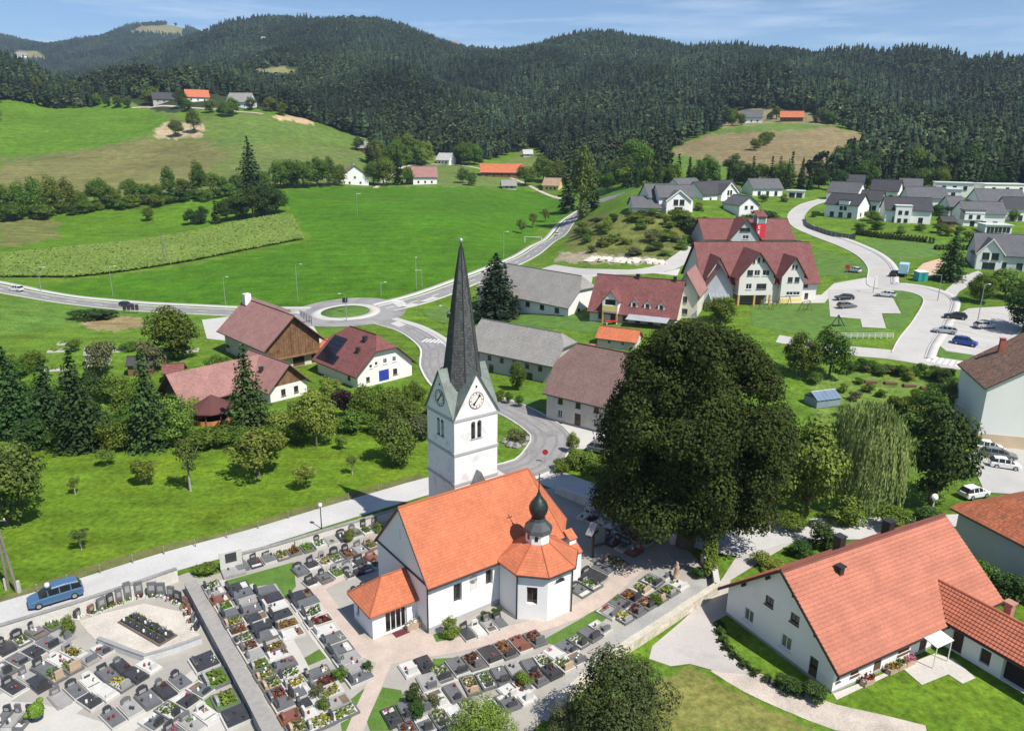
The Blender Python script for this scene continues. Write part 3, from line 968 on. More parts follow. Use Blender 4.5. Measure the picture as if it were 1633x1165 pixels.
for poly in OPEN_MID:
    keep &= ~(in_poly(fu, fv, poly) & (fr < 800))
for poly in CLEAR:
    keep &= ~(in_poly(fu, fv, poly) & (fr > 500))
# near edge of the wood
keep &= ~((fr < 560) & (fu < 640))
keep &= ~((fr < 500) & (fu >= 640) & (fu < 960))
keep &= ~((fr < 455) & (fu >= 960))
# ground hidden behind the crest keeps trees; drop points far below what any view over the crest shows
fp, fu, fv, fr = fp[keep], fu[keep], fv[keep], fr[keep]
rng = np.random.default_rng(11)
# broadleaf patches: lower slopes and the paler stands of the photograph
patch = 0.26 + 0.22 * np.clip(np.sin(fp[:, 0] / 83.0 + 1.7 * np.sin(fp[:, 1] / 131.0)) * np.sin(fp[:, 1] / 67.0 + 0.9), 0, 1)
for (cu, cv, ru, rv_, amt) in [(690, 215, 120, 70, 0.75), (840, 200, 60, 60, 0.45), (700, 160, 110, 40, 0.5), (1180, 180, 60, 45, 0.6), (1480, 250, 160, 40, 0.6), (1360, 190, 90, 25, 0.45), (560, 190, 60, 30, 0.5), (450, 120, 60, 25, 0.4), (960, 270, 110, 35, 0.45), (1590, 150, 80, 40, 0.2), (900, 100, 90, 40, 0.2)]:
    patch = np.maximum(patch, amt * np.exp(-((fu - cu) / ru) ** 2 - ((fv - cv) / rv_) ** 2))
broad = rng.uniform(size=len(fp)) < patch
hs_ = np.where(broad, rng.uniform(10, 16, len(fp)), rng.uniform(8, 22, len(fp)) * (0.9 + 0.18 * np.sin(fp[:, 0] / 41.0 + fp[:, 1] / 57.0)))
hs_ = hs_ * np.where(fr > 1900, 1.25, 1.0)
scatter('spruce_forest', fp[~broad], hs_[~broad], [proto(far_conifer(q)) for q in range(4)], 'dense dark spruce forest covering the far hills', 'forest')
scatter('broadleaf_forest', fp[broad], hs_[broad], [proto(far_broadleaf(q)) for q in range(3)], 'paler broadleaf stands within the forested hills', 'forest')

# ------------------------------------------------------------------ roads, paths, paving
ASPHALT = mat('asphalt', (0.27, 0.26, 0.255), 0.9, 0.12, 0.25, 5, 0.1, dirt=((0.15, 0.145, 0.14), 0.2, 0.5, 0.75))
LANE = mat('lane_asphalt', (0.47, 0.46, 0.445), 0.9, 0.12, 0.2, 5, 0.1, dirt=((0.38, 0.365, 0.34), 0.3, 0.55, 0.5))
CONCRETE = mat('paving_concrete', (0.42, 0.405, 0.38), 0.9, 0.1, 0.2, 4, dirt=((0.3, 0.28, 0.25), 0.25, 0.58, 0.5))
WALKWAY = mat('walkway', (0.48, 0.46, 0.43), 0.9, 0.08, 0.5, 5)
KERB = mat('kerb_stone', (0.5, 0.49, 0.46), 0.85, 0.12)
GRAVEL = mat('white_gravel', (0.34, 0.32, 0.285), 0.95, 0.13, 0.35, 9, 0.4, dirt=((0.28, 0.265, 0.235), 0.3, 0.54, 0.6))
TRACK = mat('gravel_track', (0.46, 0.40, 0.34), 0.95, 0.25, 0.5, 7, 0.4, dirt=((0.2, 0.2, 0.09), 0.35, 0.58, 0.6))
PINK = mat('pink_paving', (0.46, 0.375, 0.32), 0.9, 0.14, 0.7, 6, 0.2, dirt=((0.40, 0.33, 0.29), 0.5, 0.55, 0.6))
PAINT = mat('road_paint', (0.75, 0.75, 0.73), 0.7, 0.1)
LAWN = mat('lawn', (0.085, 0.165, 0.026), 0.9, 0.34, 0.5, 8, 0.6)
SAND = mat('pale_rubble', (0.62, 0.57, 0.48), 0.95, 0.25, 0.3, 3, 0.5)

def road(name, px, w, m=ASPHALT, lift=0.06, step=2.5, **kw):
    return ribbon(name, px, -w / 2, w / 2, m, lift, step, **kw)

RB = G(551, 498)          # middle of the roundabout
main_w = [(-120, 446), (0, 461), (70, 474), (150, 485), (230, 492), (330, 497), (430, 500), (480, 500)]
main_e = [(615, 492), (672, 478), (735, 455), (800, 428), (850, 404), (880, 384), (902, 362), (916, 345), (935, 331), (955, 321), (990, 311)]
south = [(610, 512), (655, 527), (690, 553), (694, 585), (725, 622), (770, 636), (805, 648), (845, 668), (878, 694), (872, 718), (850, 742), (805, 756)]
cemetery_road = [(-60, 1000), (0, 980), (118, 944), (265, 897), (400, 860), (520, 823), (620, 793), (700, 770), (790, 752), (850, 742)]
east_lane = [(840, 748), (880, 762), (960, 793), (1040, 824), (1110, 855), (1165, 868), (1220, 852), (1290, 844), (1400, 842), (1545, 836), (1660, 830)]
street = [(1318, 318), (1288, 327), (1270, 343), (1276, 360), (1306, 374), (1351, 391), (1383, 407), (1402, 427), (1404, 455), (1440, 459), (1475, 466), (1495, 480), (1480, 514), (1458, 545), (1448, 567)]
lower_street = [(1240, 540), (1344, 558), (1416, 565), (1485, 576), (1560, 586), (1640, 600)]
back_street = [(872, 426), (930, 433), (1000, 434), (1055, 428), (1092, 408), (1110, 396)]
road('main_road', main_w, 7.0)
road('main_road', main_e, 7.0, lift=0.07)
road('village_road', south, 6.2, lift=0.08)
road('cemetery_road', cemetery_road, 4.6, LANE, 0.05)
road('shaded_lane', east_lane, 5.0, LANE, 0.065)
road('estate_street', street, 6.0, CONCRETE, 0.06)
road('lower_street', lower_street, 5.0, CONCRETE, 0.075)
road('back_street', back_street, 6.0, CONCRETE, 0.085)
ribbon('cycle_path', main_w, 5.2, 7.4, WALKWAY, 0.16, thick=0.2)
ribbon('cycle_path', main_e[:9], 4.8, 7.0, WALKWAY, 0.16, thick=0.2)
ribbon('pavement', street[3:], 3.1, 4.8, WALKWAY, 0.17, thick=0.2)
ribbon('pavement', south[:5], 3.3, 4.9, WALKWAY, 0.17, thick=0.2)
for px, off in ((main_w, 3.2), (main_w, -3.2), (main_e, 3.2), (main_e, -3.2), (south[:7], 2.9), (south[:7], -2.9)):
    ribbon('edge_line', px, off - 0.09, off + 0.09, PAINT, 0.12, across=1)
def dashes(px, off, step=9, ln=3.5, w=0.14, lift=0.12):
    P = np.array([G(*p)[:2] for p in px]); A, B, L = strip_xy(P, off - w, off + w, 1.0)
    V, Fs = [], []
    i = 0
    while i + ln < len(L) - 1:
        for k in range(int(ln)):
            o = len(V)
            for X in (A[i + k], B[i + k], B[i + k + 1], A[i + k + 1]):
                V.append((X[0], X[1], terr(X[0], X[1])[0] + lift))
            Fs.append((o, o + 1, o + 2, o + 3))
        i += step
    me = mesh_np('centre_line', V, Fs, PAINT)
    if me.polygons[0].normal.z < 0: me.flip_normals()
    prop(link('centre_line', me), kind='structure')
for px_, w_, m_ in ((main_w, 3.5, KERB), (main_e, 3.5, KERB), (south, 3.1, KERB), (street, 3.0, KERB)):
    for s_ in (-1, 1):
        ribbon('kerb', px_, s_ * w_ - 0.12, s_ * w_ + 0.12, m_, 0.18, thick=0.2, across=1)
# darker wheel tracks worn into the lanes
TRACKM = mat('worn_asphalt', (0.22, 0.213, 0.208), 0.85, 0.2, 0.4, 5)
for px_ in (main_w, main_e, south):
    for o_ in (-2.3, -0.9, 0.9, 2.3):
        ribbon('wheel_track', px_, o_ - 0.22, o_ + 0.22, TRACKM, 0.094, across=1)
dashes(main_w, 0); dashes(main_e, 0)

def disc(name, c, r0, r1, m, lift, n=64, thick=0.0):
    a = np.linspace(0, 2 * math.pi, n, endpoint=False)
    rows = []
    for r in ((r0, (r0 + r1) / 2, r1) if r0 > 0 else (0.01, r1 / 2, r1)):
        X = c[0] + r * np.cos(a); Y = c[1] + r * np.sin(a)
        rows.append(np.column_stack([X, Y, terr(X, Y) + lift]))
    if thick:
        rows.append(rows[-1] - [0, 0, thick])
        if r0 > 0: rows.insert(0, rows[0] - [0, 0, thick])
    V = np.vstack(rows); Fs = []
    for k in range(len(rows) - 1):
        for i in range(n):
            Fs.append((k * n + i, (k + 1) * n + i, (k + 1) * n + (i + 1) % n, k * n + (i + 1) % n))
    return prop(link(name, mesh_np(name, V, Fs, m)), kind='structure')
disc('roundabout_road', RB, 8.5, 16.2, ASPHALT, 0.10)
disc('roundabout_apron', RB, 6.4, 9.3, WALKWAY, 0.26, thick=0.25)
disc('roundabout_island', RB, 0, 6.5, LAWN, 0.34, thick=0.2)
for k in range(20):
    pass
# splitter islands and zebra crossings
def zebra(c_px, d_px, n=8, wlen=3.2, gap=1.0, bar=0.5, lift=0.13):
    a = G(*c_px); b = G(*d_px)
    d = (b - a)[:2]; d /= np.linalg.norm(d); nn = np.array([-d[1], d[0]])
    V, Fs = [], []
    for i in range(n):
        c = a[:2] + d * i * gap
        o = len(V)
        for s, t in ((0, -wlen / 2), (bar, -wlen / 2), (bar, wlen / 2), (0, wlen / 2)):
            X = c + d * s + nn * t
            V.append((X[0], X[1], terr(X[0], X[1])[0] + lift))
        Fs.append((o, o + 1, o + 2, o + 3))
    me = mesh_np('zebra_crossing', V, Fs, PAINT)
    if me.polygons[0].normal.z < 0: me.flip_normals()
    prop(link('zebra_crossing', me), kind='structure')
zebra((676, 543), (722, 546), 7)
zebra((632, 480), (655, 497), 7)
zebra((1480, 572), (1520, 580), 6)
for poly in ([(622, 517), (634, 513), (648, 519), (636, 523)], [(640, 489), (655, 484), (668, 486), (650, 491)], [(668, 482), (690, 474), (700, 476), (680, 482)], [(478, 497), (462, 499), (478, 502)]):
    sheet_poly('splitter_island', poly, WALKWAY, 0.2, 1.5)
for poly in ([(672, 495), (712, 488), (724, 505), (705, 515), (685, 508)], [(820, 502), (905, 502), (1010, 520), (1008, 533), (930, 530), (822, 518)], [(800, 640), (838, 632), (868, 645), (850, 655), (820, 652)], [(1195, 480), (1320, 480), (1326, 506), (1370, 515), (1376, 524), (1415, 526), (1412, 536), (1300, 540), (1200, 520)],
             [(1424, 462), (1462, 466), (1474, 474), (1452, 505), (1436, 528), (1415, 524), (1408, 502), (1438, 501)], [(1304, 395), (1385, 420), (1384, 440), (1300, 440)], [(1370, 384), (1500, 385), (1500, 408), (1430, 418), (1404, 408)], [(1484, 545), (1560, 560), (1556, 582), (1500, 570)]):
    sheet_poly('lawn', poly, LAWN, 0.05, 2.5)
sheet_poly('car_park', [(1320, 462), (1416, 461), (1437, 500), (1406, 500), (1413, 524), (1375, 522), (1372, 509), (1324, 505)], CONCRETE, 0.09, 3)
sheet_poly('car_park', [(1509, 560), (1485, 540), (1500, 515), (1545, 492), (1640, 488), (1640, 520), (1575, 570)], CONCRETE, 0.09, 3)
sheet_poly('forecourt', [(915, 428), (1000, 436), (1060, 434), (1085, 428), (1080, 440), (945, 442), (940, 480), (912, 500), (905, 470)], WALKWAY, 0.07, 3)
sheet_poly('forecourt', [(1090, 480), (1195, 474), (1310, 470), (1330, 452), (1400, 440), (1400, 460), (1330, 465), (1315, 483), (1200, 482)], WALKWAY, 0.065, 3)
sheet_poly('farm_court', [(322, 510), (400, 500), (500, 520), (515, 545), (480, 560), (330, 540)], WALKWAY, 0.05, 3)
sheet_poly('village_court', [(880, 680), (960, 660), (1020, 690), (1020, 720), (900, 715)], WALKWAY, 0.06, 2.5)
sheet_poly('car_park', [(1540, 720), (1640, 700), (1650, 790), (1570, 785)], CONCRETE, 0.06, 2.5)
sheet_poly('building_plot', [(1455, 437), (1472, 420), (1500, 412), (1510, 420), (1475, 448)], mat('bare_soil', (0.5, 0.36, 0.25), 0.95, 0.2), 0.06, 2.5)
sheet_poly('driveway', [(1500, 470), (1535, 440), (1560, 432), (1575, 440), (1530, 465), (1520, 480)], CONCRETE, 0.07, 2.5)
# yard and track by the farmhouse
sheet_poly('yard', [(1150, 925), (1182, 875), (1225, 850), (1290, 850), (1230, 885), (1165, 925), (1160, 980), (1140, 990), (1143, 1012), (1165, 1045), (1200, 1075), (1150, 1072), (1100, 1058), (1070, 1062), (1035, 1050), (1040, 1030), (1085, 992), (1135, 945)], mat('yard_asphalt', (0.44, 0.41, 0.39), 0.9, 0.1, 0.15, 5, 0.1, dirt=((0.30, 0.27, 0.245), 0.2, 0.5, 0.6)), 0.035, 2)
ribbon('gravel_track', [(1150, 1058), (1200, 1088), (1260, 1115), (1330, 1142), (1400, 1158), (1480, 1178)], -1.5, 1.5, TRACK, 0.03)
sheet_poly('terrace', [(1328, 1106), (1334, 1116), (1440, 1066), (1470, 1092), (1512, 1075), (1535, 1090), (1556, 1081), (1520, 1050), (1490, 1042)], mat('terrace_slabs', (0.5, 0.47, 0.43), 0.85, 0.12, 0.4, 4), 0.05, 2)

# painted parking bays
def bays(c_px, d_px, n, ln, lift=0.11):
    a, b = G(*c_px), G(*d_px)
    d = (b - a)[:2]; L_ = np.linalg.norm(d); d /= L_; nn = np.array([-d[1], d[0]])
    V, Fs = [], []
    for i in range(n + 1):
        c = a[:2] + d * L_ * i / n; o = len(V)
        for s_, t_ in ((-.06, 0), (.06, 0), (.06, ln), (-.06, ln)):
            X = c + d * s_ + nn * t_
            V.append((X[0], X[1], terr(X[0], X[1])[0] + lift))
        Fs.append((o, o + 1, o + 2, o + 3))
    me = mesh_np('parking_bay_line', V, Fs, PAINT)
    if me.polygons[0].normal.z < 0: me.flip_normals()
    prop(link('parking_bay_line', me), kind='structure')
bays((1326, 502), (1322, 466), 8, -4.6)
bays((1420, 498), (1404, 464), 8, 4.6)
bays((1508, 556), (1530, 500), 9, -4.6)
bays((1566, 560), (1610, 500), 8, 4.6)
# faint wheel ruts across the meadows
RUT = mat('worn_grass', (0.15, 0.165, 0.04), 0.95, 0.3, 0.5, 4)
for px_ in ([(470, 303), (560, 318), (680, 314), (800, 305), (880, 308)], [(210, 332), (300, 318), (420, 306)], [(340, 245), (430, 228), (520, 232), (570, 240)], [(20, 262), (120, 246), (230, 222)]):
    for o_ in (-0.9, 0.9):
        ribbon('wheel_rut', px_, o_ - 0.28, o_ + 0.28, RUT, 0.12, across=1)
ribbon('farm_track', [(598, 300), (640, 268), (700, 262), (760, 268), (830, 290), (900, 318)], -1.4, 1.4, TRACK, 0.14)
ribbon('farm_track', [(210, 172), (250, 170), (300, 172), (360, 176), (420, 182)], -1.6, 1.6, TRACK, 0.2)

# ------------------------------------------------------------------ buildings: shared builders
WHITE = mat('white_render', (0.80, 0.79, 0.76), 0.9, 0.03, 0.3, 3, dirt=((0.62, 0.60, 0.55), 0.18, 0.6, 0.35))
CREAM = mat('cream_render', (0.66, 0.62, 0.54), 0.9, 0.05, 0.3, 3, dirt=((0.52, 0.47, 0.38), 0.2, 0.56, 0.5))
OLDWALL = mat('old_render', (0.60, 0.56, 0.48), 0.92, 0.08, 0.3, 3, dirt=((0.38, 0.35, 0.29), 0.25, 0.5, 0.6))
GREYWALL = mat('grey_render', (0.42, 0.41, 0.39), 0.92, 0.08, 0.3, 3, dirt=((0.28, 0.27, 0.25), 0.3, 0.52, 0.6))
PLINTH = mat('plinth', (0.35, 0.34, 0.32), 0.9, 0.12)
PEACH = mat('peach_plinth', (0.62, 0.48, 0.33), 0.9, 0.08)
YELLOW = mat('yellow_render', (0.72, 0.58, 0.22), 0.9, 0.06)
WOOD = mat('weathered_boards', (0.20, 0.11, 0.055), 0.85, 0.35, 1.2, 5, dirt=((0.09, 0.05, 0.03), 0.7, 0.5, 0.7))
DARKWOOD = mat('dark_timber', (0.07, 0.045, 0.03), 0.8, 0.25)
FRAME_W = mat('white_frame', (0.75, 0.74, 0.71), 0.6, 0.04)
FRAME_B = mat('brown_frame', (0.12, 0.07, 0.04), 0.6, 0.15)
FRAME_G = mat('grey_frame', (0.10, 0.105, 0.11), 0.5, 0.1)
GLASS = glass_mat()
CURTAIN = glass_mat('curtained_glass', (0.16, 0.17, 0.13))
METAL_DK = mat('dark_sheet_metal', (0.045, 0.045, 0.048), 0.45, 0.2, metal=0.3)
GALV = mat('galvanised', (0.42, 0.43, 0.44), 0.45, 0.1, metal=0.6)
RED_ROOF = tile_mat('dark_red_tiles', (0.20, 0.078, 0.072), 0.34, 0.26, 0.2, ((0.10, 0.042, 0.04), 0.6, 0.55, 0.5))
ROSE_ROOF = tile_mat('faded_red_tiles', (0.32, 0.17, 0.15), 0.36, 0.3, 0.12, ((0.25, 0.135, 0.12), 0.5, 0.52, 0.5))
ORANGE_ROOF = tile_mat('orange_tiles', (0.52, 0.16, 0.075), 0.32, 0.22, 0.14, ((0.42, 0.15, 0.08), 0.5, 0.6, 0.4))
CHURCH_ROOF = tile_mat('church_tiles', (0.50, 0.158, 0.078), 0.30, 0.19, 0.11, ((0.38, 0.13, 0.075), 2.2, 0.55, 0.35), bump=0.6, gap=0.02, dark=0.78)
BROWN_ROOF = tile_mat('brown_tiles', (0.235, 0.15, 0.13), 0.34, 0.3, 0.12, ((0.16, 0.115, 0.10), 0.7, 0.55, 0.6))
GREY_ROOF = tile_mat('grey_slabs', (0.29, 0.275, 0.255), 0.34, 0.3, 0.12, ((0.19, 0.185, 0.165), 0.7, 0.5, 0.6))
SLATE_ROOF = tile_mat('slate_roof', (0.062, 0.062, 0.066), 0.34, 0.3, 0.1)
LSLATE_ROOF = tile_mat('pale_slate_roof', (0.12, 0.122, 0.128), 0.34, 0.3, 0.1)
OLDTILE_ROOF = tile_mat('old_brown_tiles', (0.20, 0.12, 0.085), 0.36, 0.25, 0.4, ((0.30, 0.24, 0.19), 0.9, 0.6, 0.5), dark=0.4)
OLDRED_ROOF = tile_mat('weathered_red_tiles', (0.40, 0.125, 0.06), 0.34, 0.25, 0.25, ((0.16, 0.09, 0.06), 0.9, 0.5, 0.7))

def wall_panel(b, o, dx, nrm, L, tops, holes, depth=0.16, z0=0.0):
    """wall face from z0 up to the profile tops [(s, z)...] with openings (s0, z0, s1, z1) and reveals"""
    o = np.array(o, float); dx = np.array(dx, float); nrm = np.array(nrm, float)
    ts = [t[0] for t in tops]; tz = [t[1] for t in tops]
    xs = sorted(set([0.0, L] + ts + [h[0] for h in holes] + [h[2] for h in holes]))
    xs = [x for x in xs if -1e-6 <= x <= L + 1e-6]
    top = lambda s: float(np.interp(s, ts, tz))
    P = lambda s, z, d=0.0: o + dx * s + np.array([0, 0, z]) - nrm * d
    flip = np.dot(np.cross(dx, [0, 0, 1.0]), nrm) < 0
    def q(pts):
        b.face(pts[::-1] if flip else pts)
    for a, c in zip(xs[:-1], xs[1:]):
        if c - a < 1e-5: continue
        mid = (a + c) / 2
        hs = sorted([h for h in holes if h[0] < mid < h[2]], key=lambda h: h[1])
        z = z0
        for h in hs:
            if h[1] > z + 1e-5: q([P(a, z), P(c, z), P(c, h[1]), P(a, h[1])])
            z = h[3]
        q([P(a, z), P(c, z), P(c, top(c)), P(a, top(a))])
    for s0, h0, s1, h1 in holes:
        q([P(s0, h0), P(s0, h0, depth), P(s0, h1, depth), P(s0, h1)][::1])
        q([P(s1, h0, depth), P(s1, h0), P(s1, h1), P(s1, h1, depth)])
        q([P(s0, h0, depth), P(s0, h0), P(s1, h0), P(s1, h0, depth)])
        q([P(s0, h1), P(s0, h1, depth), P(s1, h1, depth), P(s1, h1)])

_WIN = {}
def window_parts(w, h, kind):
    """meshes of a window: frame, pane, sill; x along the wall, -y outwards, origin at the middle of the bottom edge"""
    key = (round(w, 2), round(h, 2), kind)
    if key in _WIN: return _WIN[key]
    fm = {'w': FRAME_W, 'b': FRAME_B, 'g': FRAME_G, 'd': FRAME_B, 'wd': FRAME_W, 'c': FRAME_W, 'p': FRAME_G}[kind]
    f = MB(); t = min(0.09, w * 0.12)
    f.box(-w / 2, 0.02, 0, -w / 2 + t, 0.09, h); f.box(w / 2 - t, 0.02, 0, w / 2, 0.09, h)
    f.box(-w / 2 + t, 0.02, 0, w / 2 - t, 0.09, t); f.box(-w / 2 + t, 0.02, h - t, w / 2 - t, 0.09, h)
    if kind in ('w', 'b', 'g', 'c') and w > 0.7:
        f.box(-t * .4, 0.03, t, t * .4, 0.085, h - t)
    if kind in ('d', 'wd'):
        f.box(-w / 2 + t, 0.03, t, w / 2 - t, 0.06, h * 0.45)
    p = MB(); p.box(-w / 2 + t, 0.062, t, w / 2 - t, 0.075, h - t)
    s = MB()
    if kind not in ('d', 'wd', 'p'):
        s.box(-w / 2 - 0.06, -0.15 - 0.05, -0.05, w / 2 + 0.06, 0.02, -0.005)
    r = (f.mesh('window', fm), p.mesh('pane', CURTAIN if kind == 'c' else GLASS), s.mesh('sill', fm) if s.f else None)
    _WIN[key] = r
    return r

def put_window(root, side, L, w, s, z, ww, wh, kind='w', depth=0.14, name='window'):
    """window object in a wall of a house (local axes s along the ridge, t across)"""
    fr, pa, si = window_parts(ww, wh, kind)
    rz = {'S': 0, 'E': math.pi / 2, 'N': math.pi, 'W': -math.pi / 2}[side]
    loc = {'S': (s, depth, z), 'N': (s, w - depth, z), 'W': (depth, s, z), 'E': (L - depth, s, z)}[side]
    # the frame sits at the back of the reveal
    loc = {'S': (s, depth - 0.11, z), 'N': (s, w - depth + 0.11, z), 'W': (depth - 0.11, s, z), 'E': (L - depth + 0.11, s, z)}[side]
    o = link('door' if kind in ('d', 'wd') else name, fr, root, loc, (0, 0, rz))
    link('pane', pa, o)
    if si is not None:
        link('sill', si, o)
    return o

def gable_house(name, label, cat, o, az, w, L, e, h, wall=WHITE, roof=RED_ROOF, over=0.6, gover=0.4, wins=(), hip=(0, 0), hipz=None, th=0.22, plinth=None, chimneys=(), group=None, base=-0.4, gable=None, ridge_at=0.5, rows=None, wallmat2=None, soffit=None):
    """rectangular house: origin = one corner, s along the ridge (az), t across. wins: (side, s, z, w, h, kind). hip=(west, east) shortens the ridge"""
    root = thing(name, label, cat, o, az, group)
    wr = w * ridge_at
    hz = hipz if hipz is not None else e + (h - e) * 0.55
    holes = {k: [] for k in 'SNWE'}
    for q in wins:
        side, s, z, ww, wh = q[:5]
        holes[side].append((s - ww / 2, z, s + ww / 2, z + wh))
    def gtop(cut):
        if not cut: return [(0, e), (wr, h), (w, e)]
        k = (hz - e) / (h - e)
        return [(0, e), (wr * k, hz), (w - (w - wr) * k, hz), (w, e)]
    b = MB()
    wall_panel(b, (0, 0, 0), (1, 0, 0), (0, -1, 0), L, [(0, e), (L, e)], holes['S'], z0=base)
    wall_panel(b, (0, w, 0), (1, 0, 0), (0, 1, 0), L, [(0, e), (L, e)], holes['N'], z0=base)
    gb = b if gable is None else MB()
    if gable is None:
        wall_panel(b, (0, 0, 0), (0, 1, 0), (-1, 0, 0), w, gtop(hip[0]), holes['W'], z0=base)
        wall_panel(b, (L, 0, 0), (0, 1, 0), (1, 0, 0), w, gtop(hip[1]), holes['E'], z0=base)
    else:
        zc = gable[1]
        for x, nx, side, c in ((0, -1, 'W', hip[0]), (L, 1, 'E', hip[1])):
            lo = [q for q in holes[side] if q[1] < zc]; hi = [q for q in holes[side] if q[1] >= zc]
            wall_panel(b, (x, 0, 0), (0, 1, 0), (nx, 0, 0), w, [(0, zc), (w, zc)], lo, z0=base)
            if zc <= e:
                wall_panel(gb, (x + nx * 0.04, 0, 0), (0, 1, 0), (nx, 0, 0), w, gtop(c), hi, z0=zc)
        gb.obj('gable_boards', gable[0], root)
    b.obj('wall', wall, root)
    if plinth:
        pb = MB(); pm, ph = plinth
        pb.prism([(-0.05, -0.05), (L + .05, -0.05), (L + .05, w + .05), (-0.05, w + .05)], base, ph)
        pb.obj('plinth', pm, root)
    for q in wins:
        side, s, z, ww, wh = q[:5]
        put_window(root, side, L, w, s, z, ww, wh, q[5] if len(q) > 5 else 'w')
    # roof
    rb = MB()
    slS = (h - e) / wr; slN = (h - e) / (w - wr)
    zS, zN = e - over * slS + 0.12, e - over * slN + 0.12
    H = h + 0.12
    def slope(sgn):
        t0, z0 = (-over, zS) if sgn < 0 else (w + over, zN)
        pts = [(-gover, t0, z0), (L + gover, t0, z0)]
        for end, cut in ((L + gover, hip[1]), (-gover, hip[0])):
            if cut:
                k = (hz + 0.12 - z0) / (H - z0)
                tt = t0 + (wr - t0) * k
                seg = [(end, tt, hz + 0.12), (end - math.copysign(cut + gover, end), wr, H)]
            else:
                seg = [(end, wr, H)]
            pts += seg if end > 0 else seg[::-1]
        rb.roof_poly(pts, th)
    slope(-1); slope(1)
    for end, cut in ((L + gover, hip[1]), (-gover, hip[0])):
        if cut:
            kS = (hz + 0.12 - zS) / (H - zS); kN = (hz + 0.12 - zN) / (H - zN)
            rb.roof_poly([(end, -over + (wr + over) * kS, hz + .12), (end, w + over - (w + over - wr) * kN, hz + .12), (end - math.copysign(cut + gover, end), wr, H)], th)
    ro = rb.obj('roof', roof, root)
    cap = MB(); cap.tube([(hip[0] - (0 if hip[0] else gover), wr, H + 0.02), (L - hip[1] + (0 if hip[1] else gover), wr, H + 0.02)], 0.12, 6)
    cap.obj('ridge_cap', roof, ro)
    gut = MB()
    for t0, z0 in ((-over - 0.06, zS - 0.12), (w + over + 0.06, zN - 0.12)):
        gut.tube([(-gover, t0, z0), (L + gover, t0, z0)], 0.07, 6)
    gut.obj('gutter', METAL_DK, ro)
    for s, t, hh, cw, cm in chimneys:
        zb = (e + (h - e) * (1 - abs(t - wr) / (wr if t < wr else w - wr)))
        cb = MB(); cb.cbox(s, t, zb - 0.4, cw, cw, hh + 0.4); cb.cbox(s, t, zb + hh, cw + 0.16, cw + 0.16, 0.1)
        cb.obj('chimney', cm, ro)
    root['H_ridge'] = float(H)
    return root

def place3(c0, c1, c2):
    """house frame from three base-corner pixels: near corner, next corner along the ridge, next across; returns origin, az, w, L"""
    a, b, c = G(*c0), G(*c1), G(*c2)
    d = (b - a)[:2]; g = (c - a)[:2]
    az = math.atan2(d[1], d[0])
    L = float(np.linalg.norm(d)); w = float(np.linalg.norm(g))
    return a, az, w, L

def lift_obj(o, dz):
    o.location.z += dz

# ------------------------------------------------------------------ the church
CH_O, CH_AZ = np.array([-7.30, 58.71, 0.0]), 0.64
NW_, NL_, NE_, NH_ = 9.76, 14.72, 5.0, 10.43
COPPER = mat('copper_patina', (0.17, 0.20, 0.18), 0.55, 0.2, 0.8, 3, metal=0.25, dirt=((0.09, 0.10, 0.10), 0.5, 0.5, 0.6))
SHINGLE = tile_mat('grey_shingles', (0.075, 0.078, 0.078), 0.28, 0.2, 0.35, ((0.12, 0.125, 0.12), 0.9, 0.55, 0.6), rough=0.65)
LEADGREY = mat('grey_sheet', (0.20, 0.215, 0.22), 0.5, 0.15, metal=0.35)
CHWHITE = mat('church_render', (0.80, 0.795, 0.775), 0.9, 0.03, 0.3, 3, dirt=((0.66, 0.655, 0.63), 0.25, 0.58, 0.4))
TOWER_R = mat('tower_render', (0.78, 0.775, 0.76), 0.9, 0.04, 0.4, 3, dirt=((0.45, 0.45, 0.45), 0.8, 0.52, 0.55))
GREYBAND = mat('grey_band', (0.42, 0.42, 0.42), 0.85, 0.08)
GOLD = mat('gilding', (0.75, 0.55, 0.2), 0.3, 0.05, metal=0.8)
church = thing('church', 'white parish church with orange tiled roofs, onion-domed chapel and tall dark-spired tower', 'church', CH_O, CH_AZ)

# nave: gable to the west (s = 0), polygonal choir end to the east
nb = MB()
choir = [(NL_, 0.0), (NL_ + 0.9, 0.0), (NL_ + 3.3, 2.6), (NL_ + 3.3, NW_ - 2.6), (NL_ + 0.9, NW_), (NL_, NW_)]
S_h = [(2.75, 1.9, 3.65, 3.9), (6.35, 2.4, 7.15, 4.1)]
wall_panel(nb, (0, 0, 0), (1, 0, 0), (0, -1, 0), NL_, [(0, NE_), (NL_, NE_)], S_h, 0.35, z0=-0.3)
wall_panel(nb, (0, NW_, 0), (1, 0, 0), (0, 1, 0), NL_, [(0, NE_), (NL_, NE_)], [], z0=-0.3)
wall_panel(nb, (0, 0, 0), (0, 1, 0), (-1, 0, 0), NW_, [(0, NE_), (NW_ / 2, NH_), (NW_, NE_)], [(NW_ / 2 - 0.06, 7.2, NW_ / 2 + 0.06, 8.4)], z0=-0.3)
for (a, c) in zip(choir[:-1], choir[1:]):
    d = np.array([c[0] - a[0], c[1] - a[1], 0.0]); L_ = np.linalg.norm(d); d /= L_
    nn = np.array([d[1], -d[0], 0])
    wall_panel(nb, (a[0], a[1], 0), d, nn, L_, [(0, NE_), (L_, NE_)], [], z0=-0.3)
nb.obj('nave_wall', CHWHITE, church)
rb = MB()
ov = 0.35
sl = (NH_ - NE_) / (NW_ / 2)
ze = NE_ - ov * sl + 0.12
RZ = NH_ + 0.12
ap = (NL_ + 0.2, NW_ / 2, RZ)
e1, e2, e3, e4 = (NL_ + 1.05, -ov, ze), (NL_ + 3.3 + ov, 2.4, ze), (NL_ + 3.3 + ov, NW_ - 2.4, ze), (NL_ + 1.05, NW_ + ov, ze)
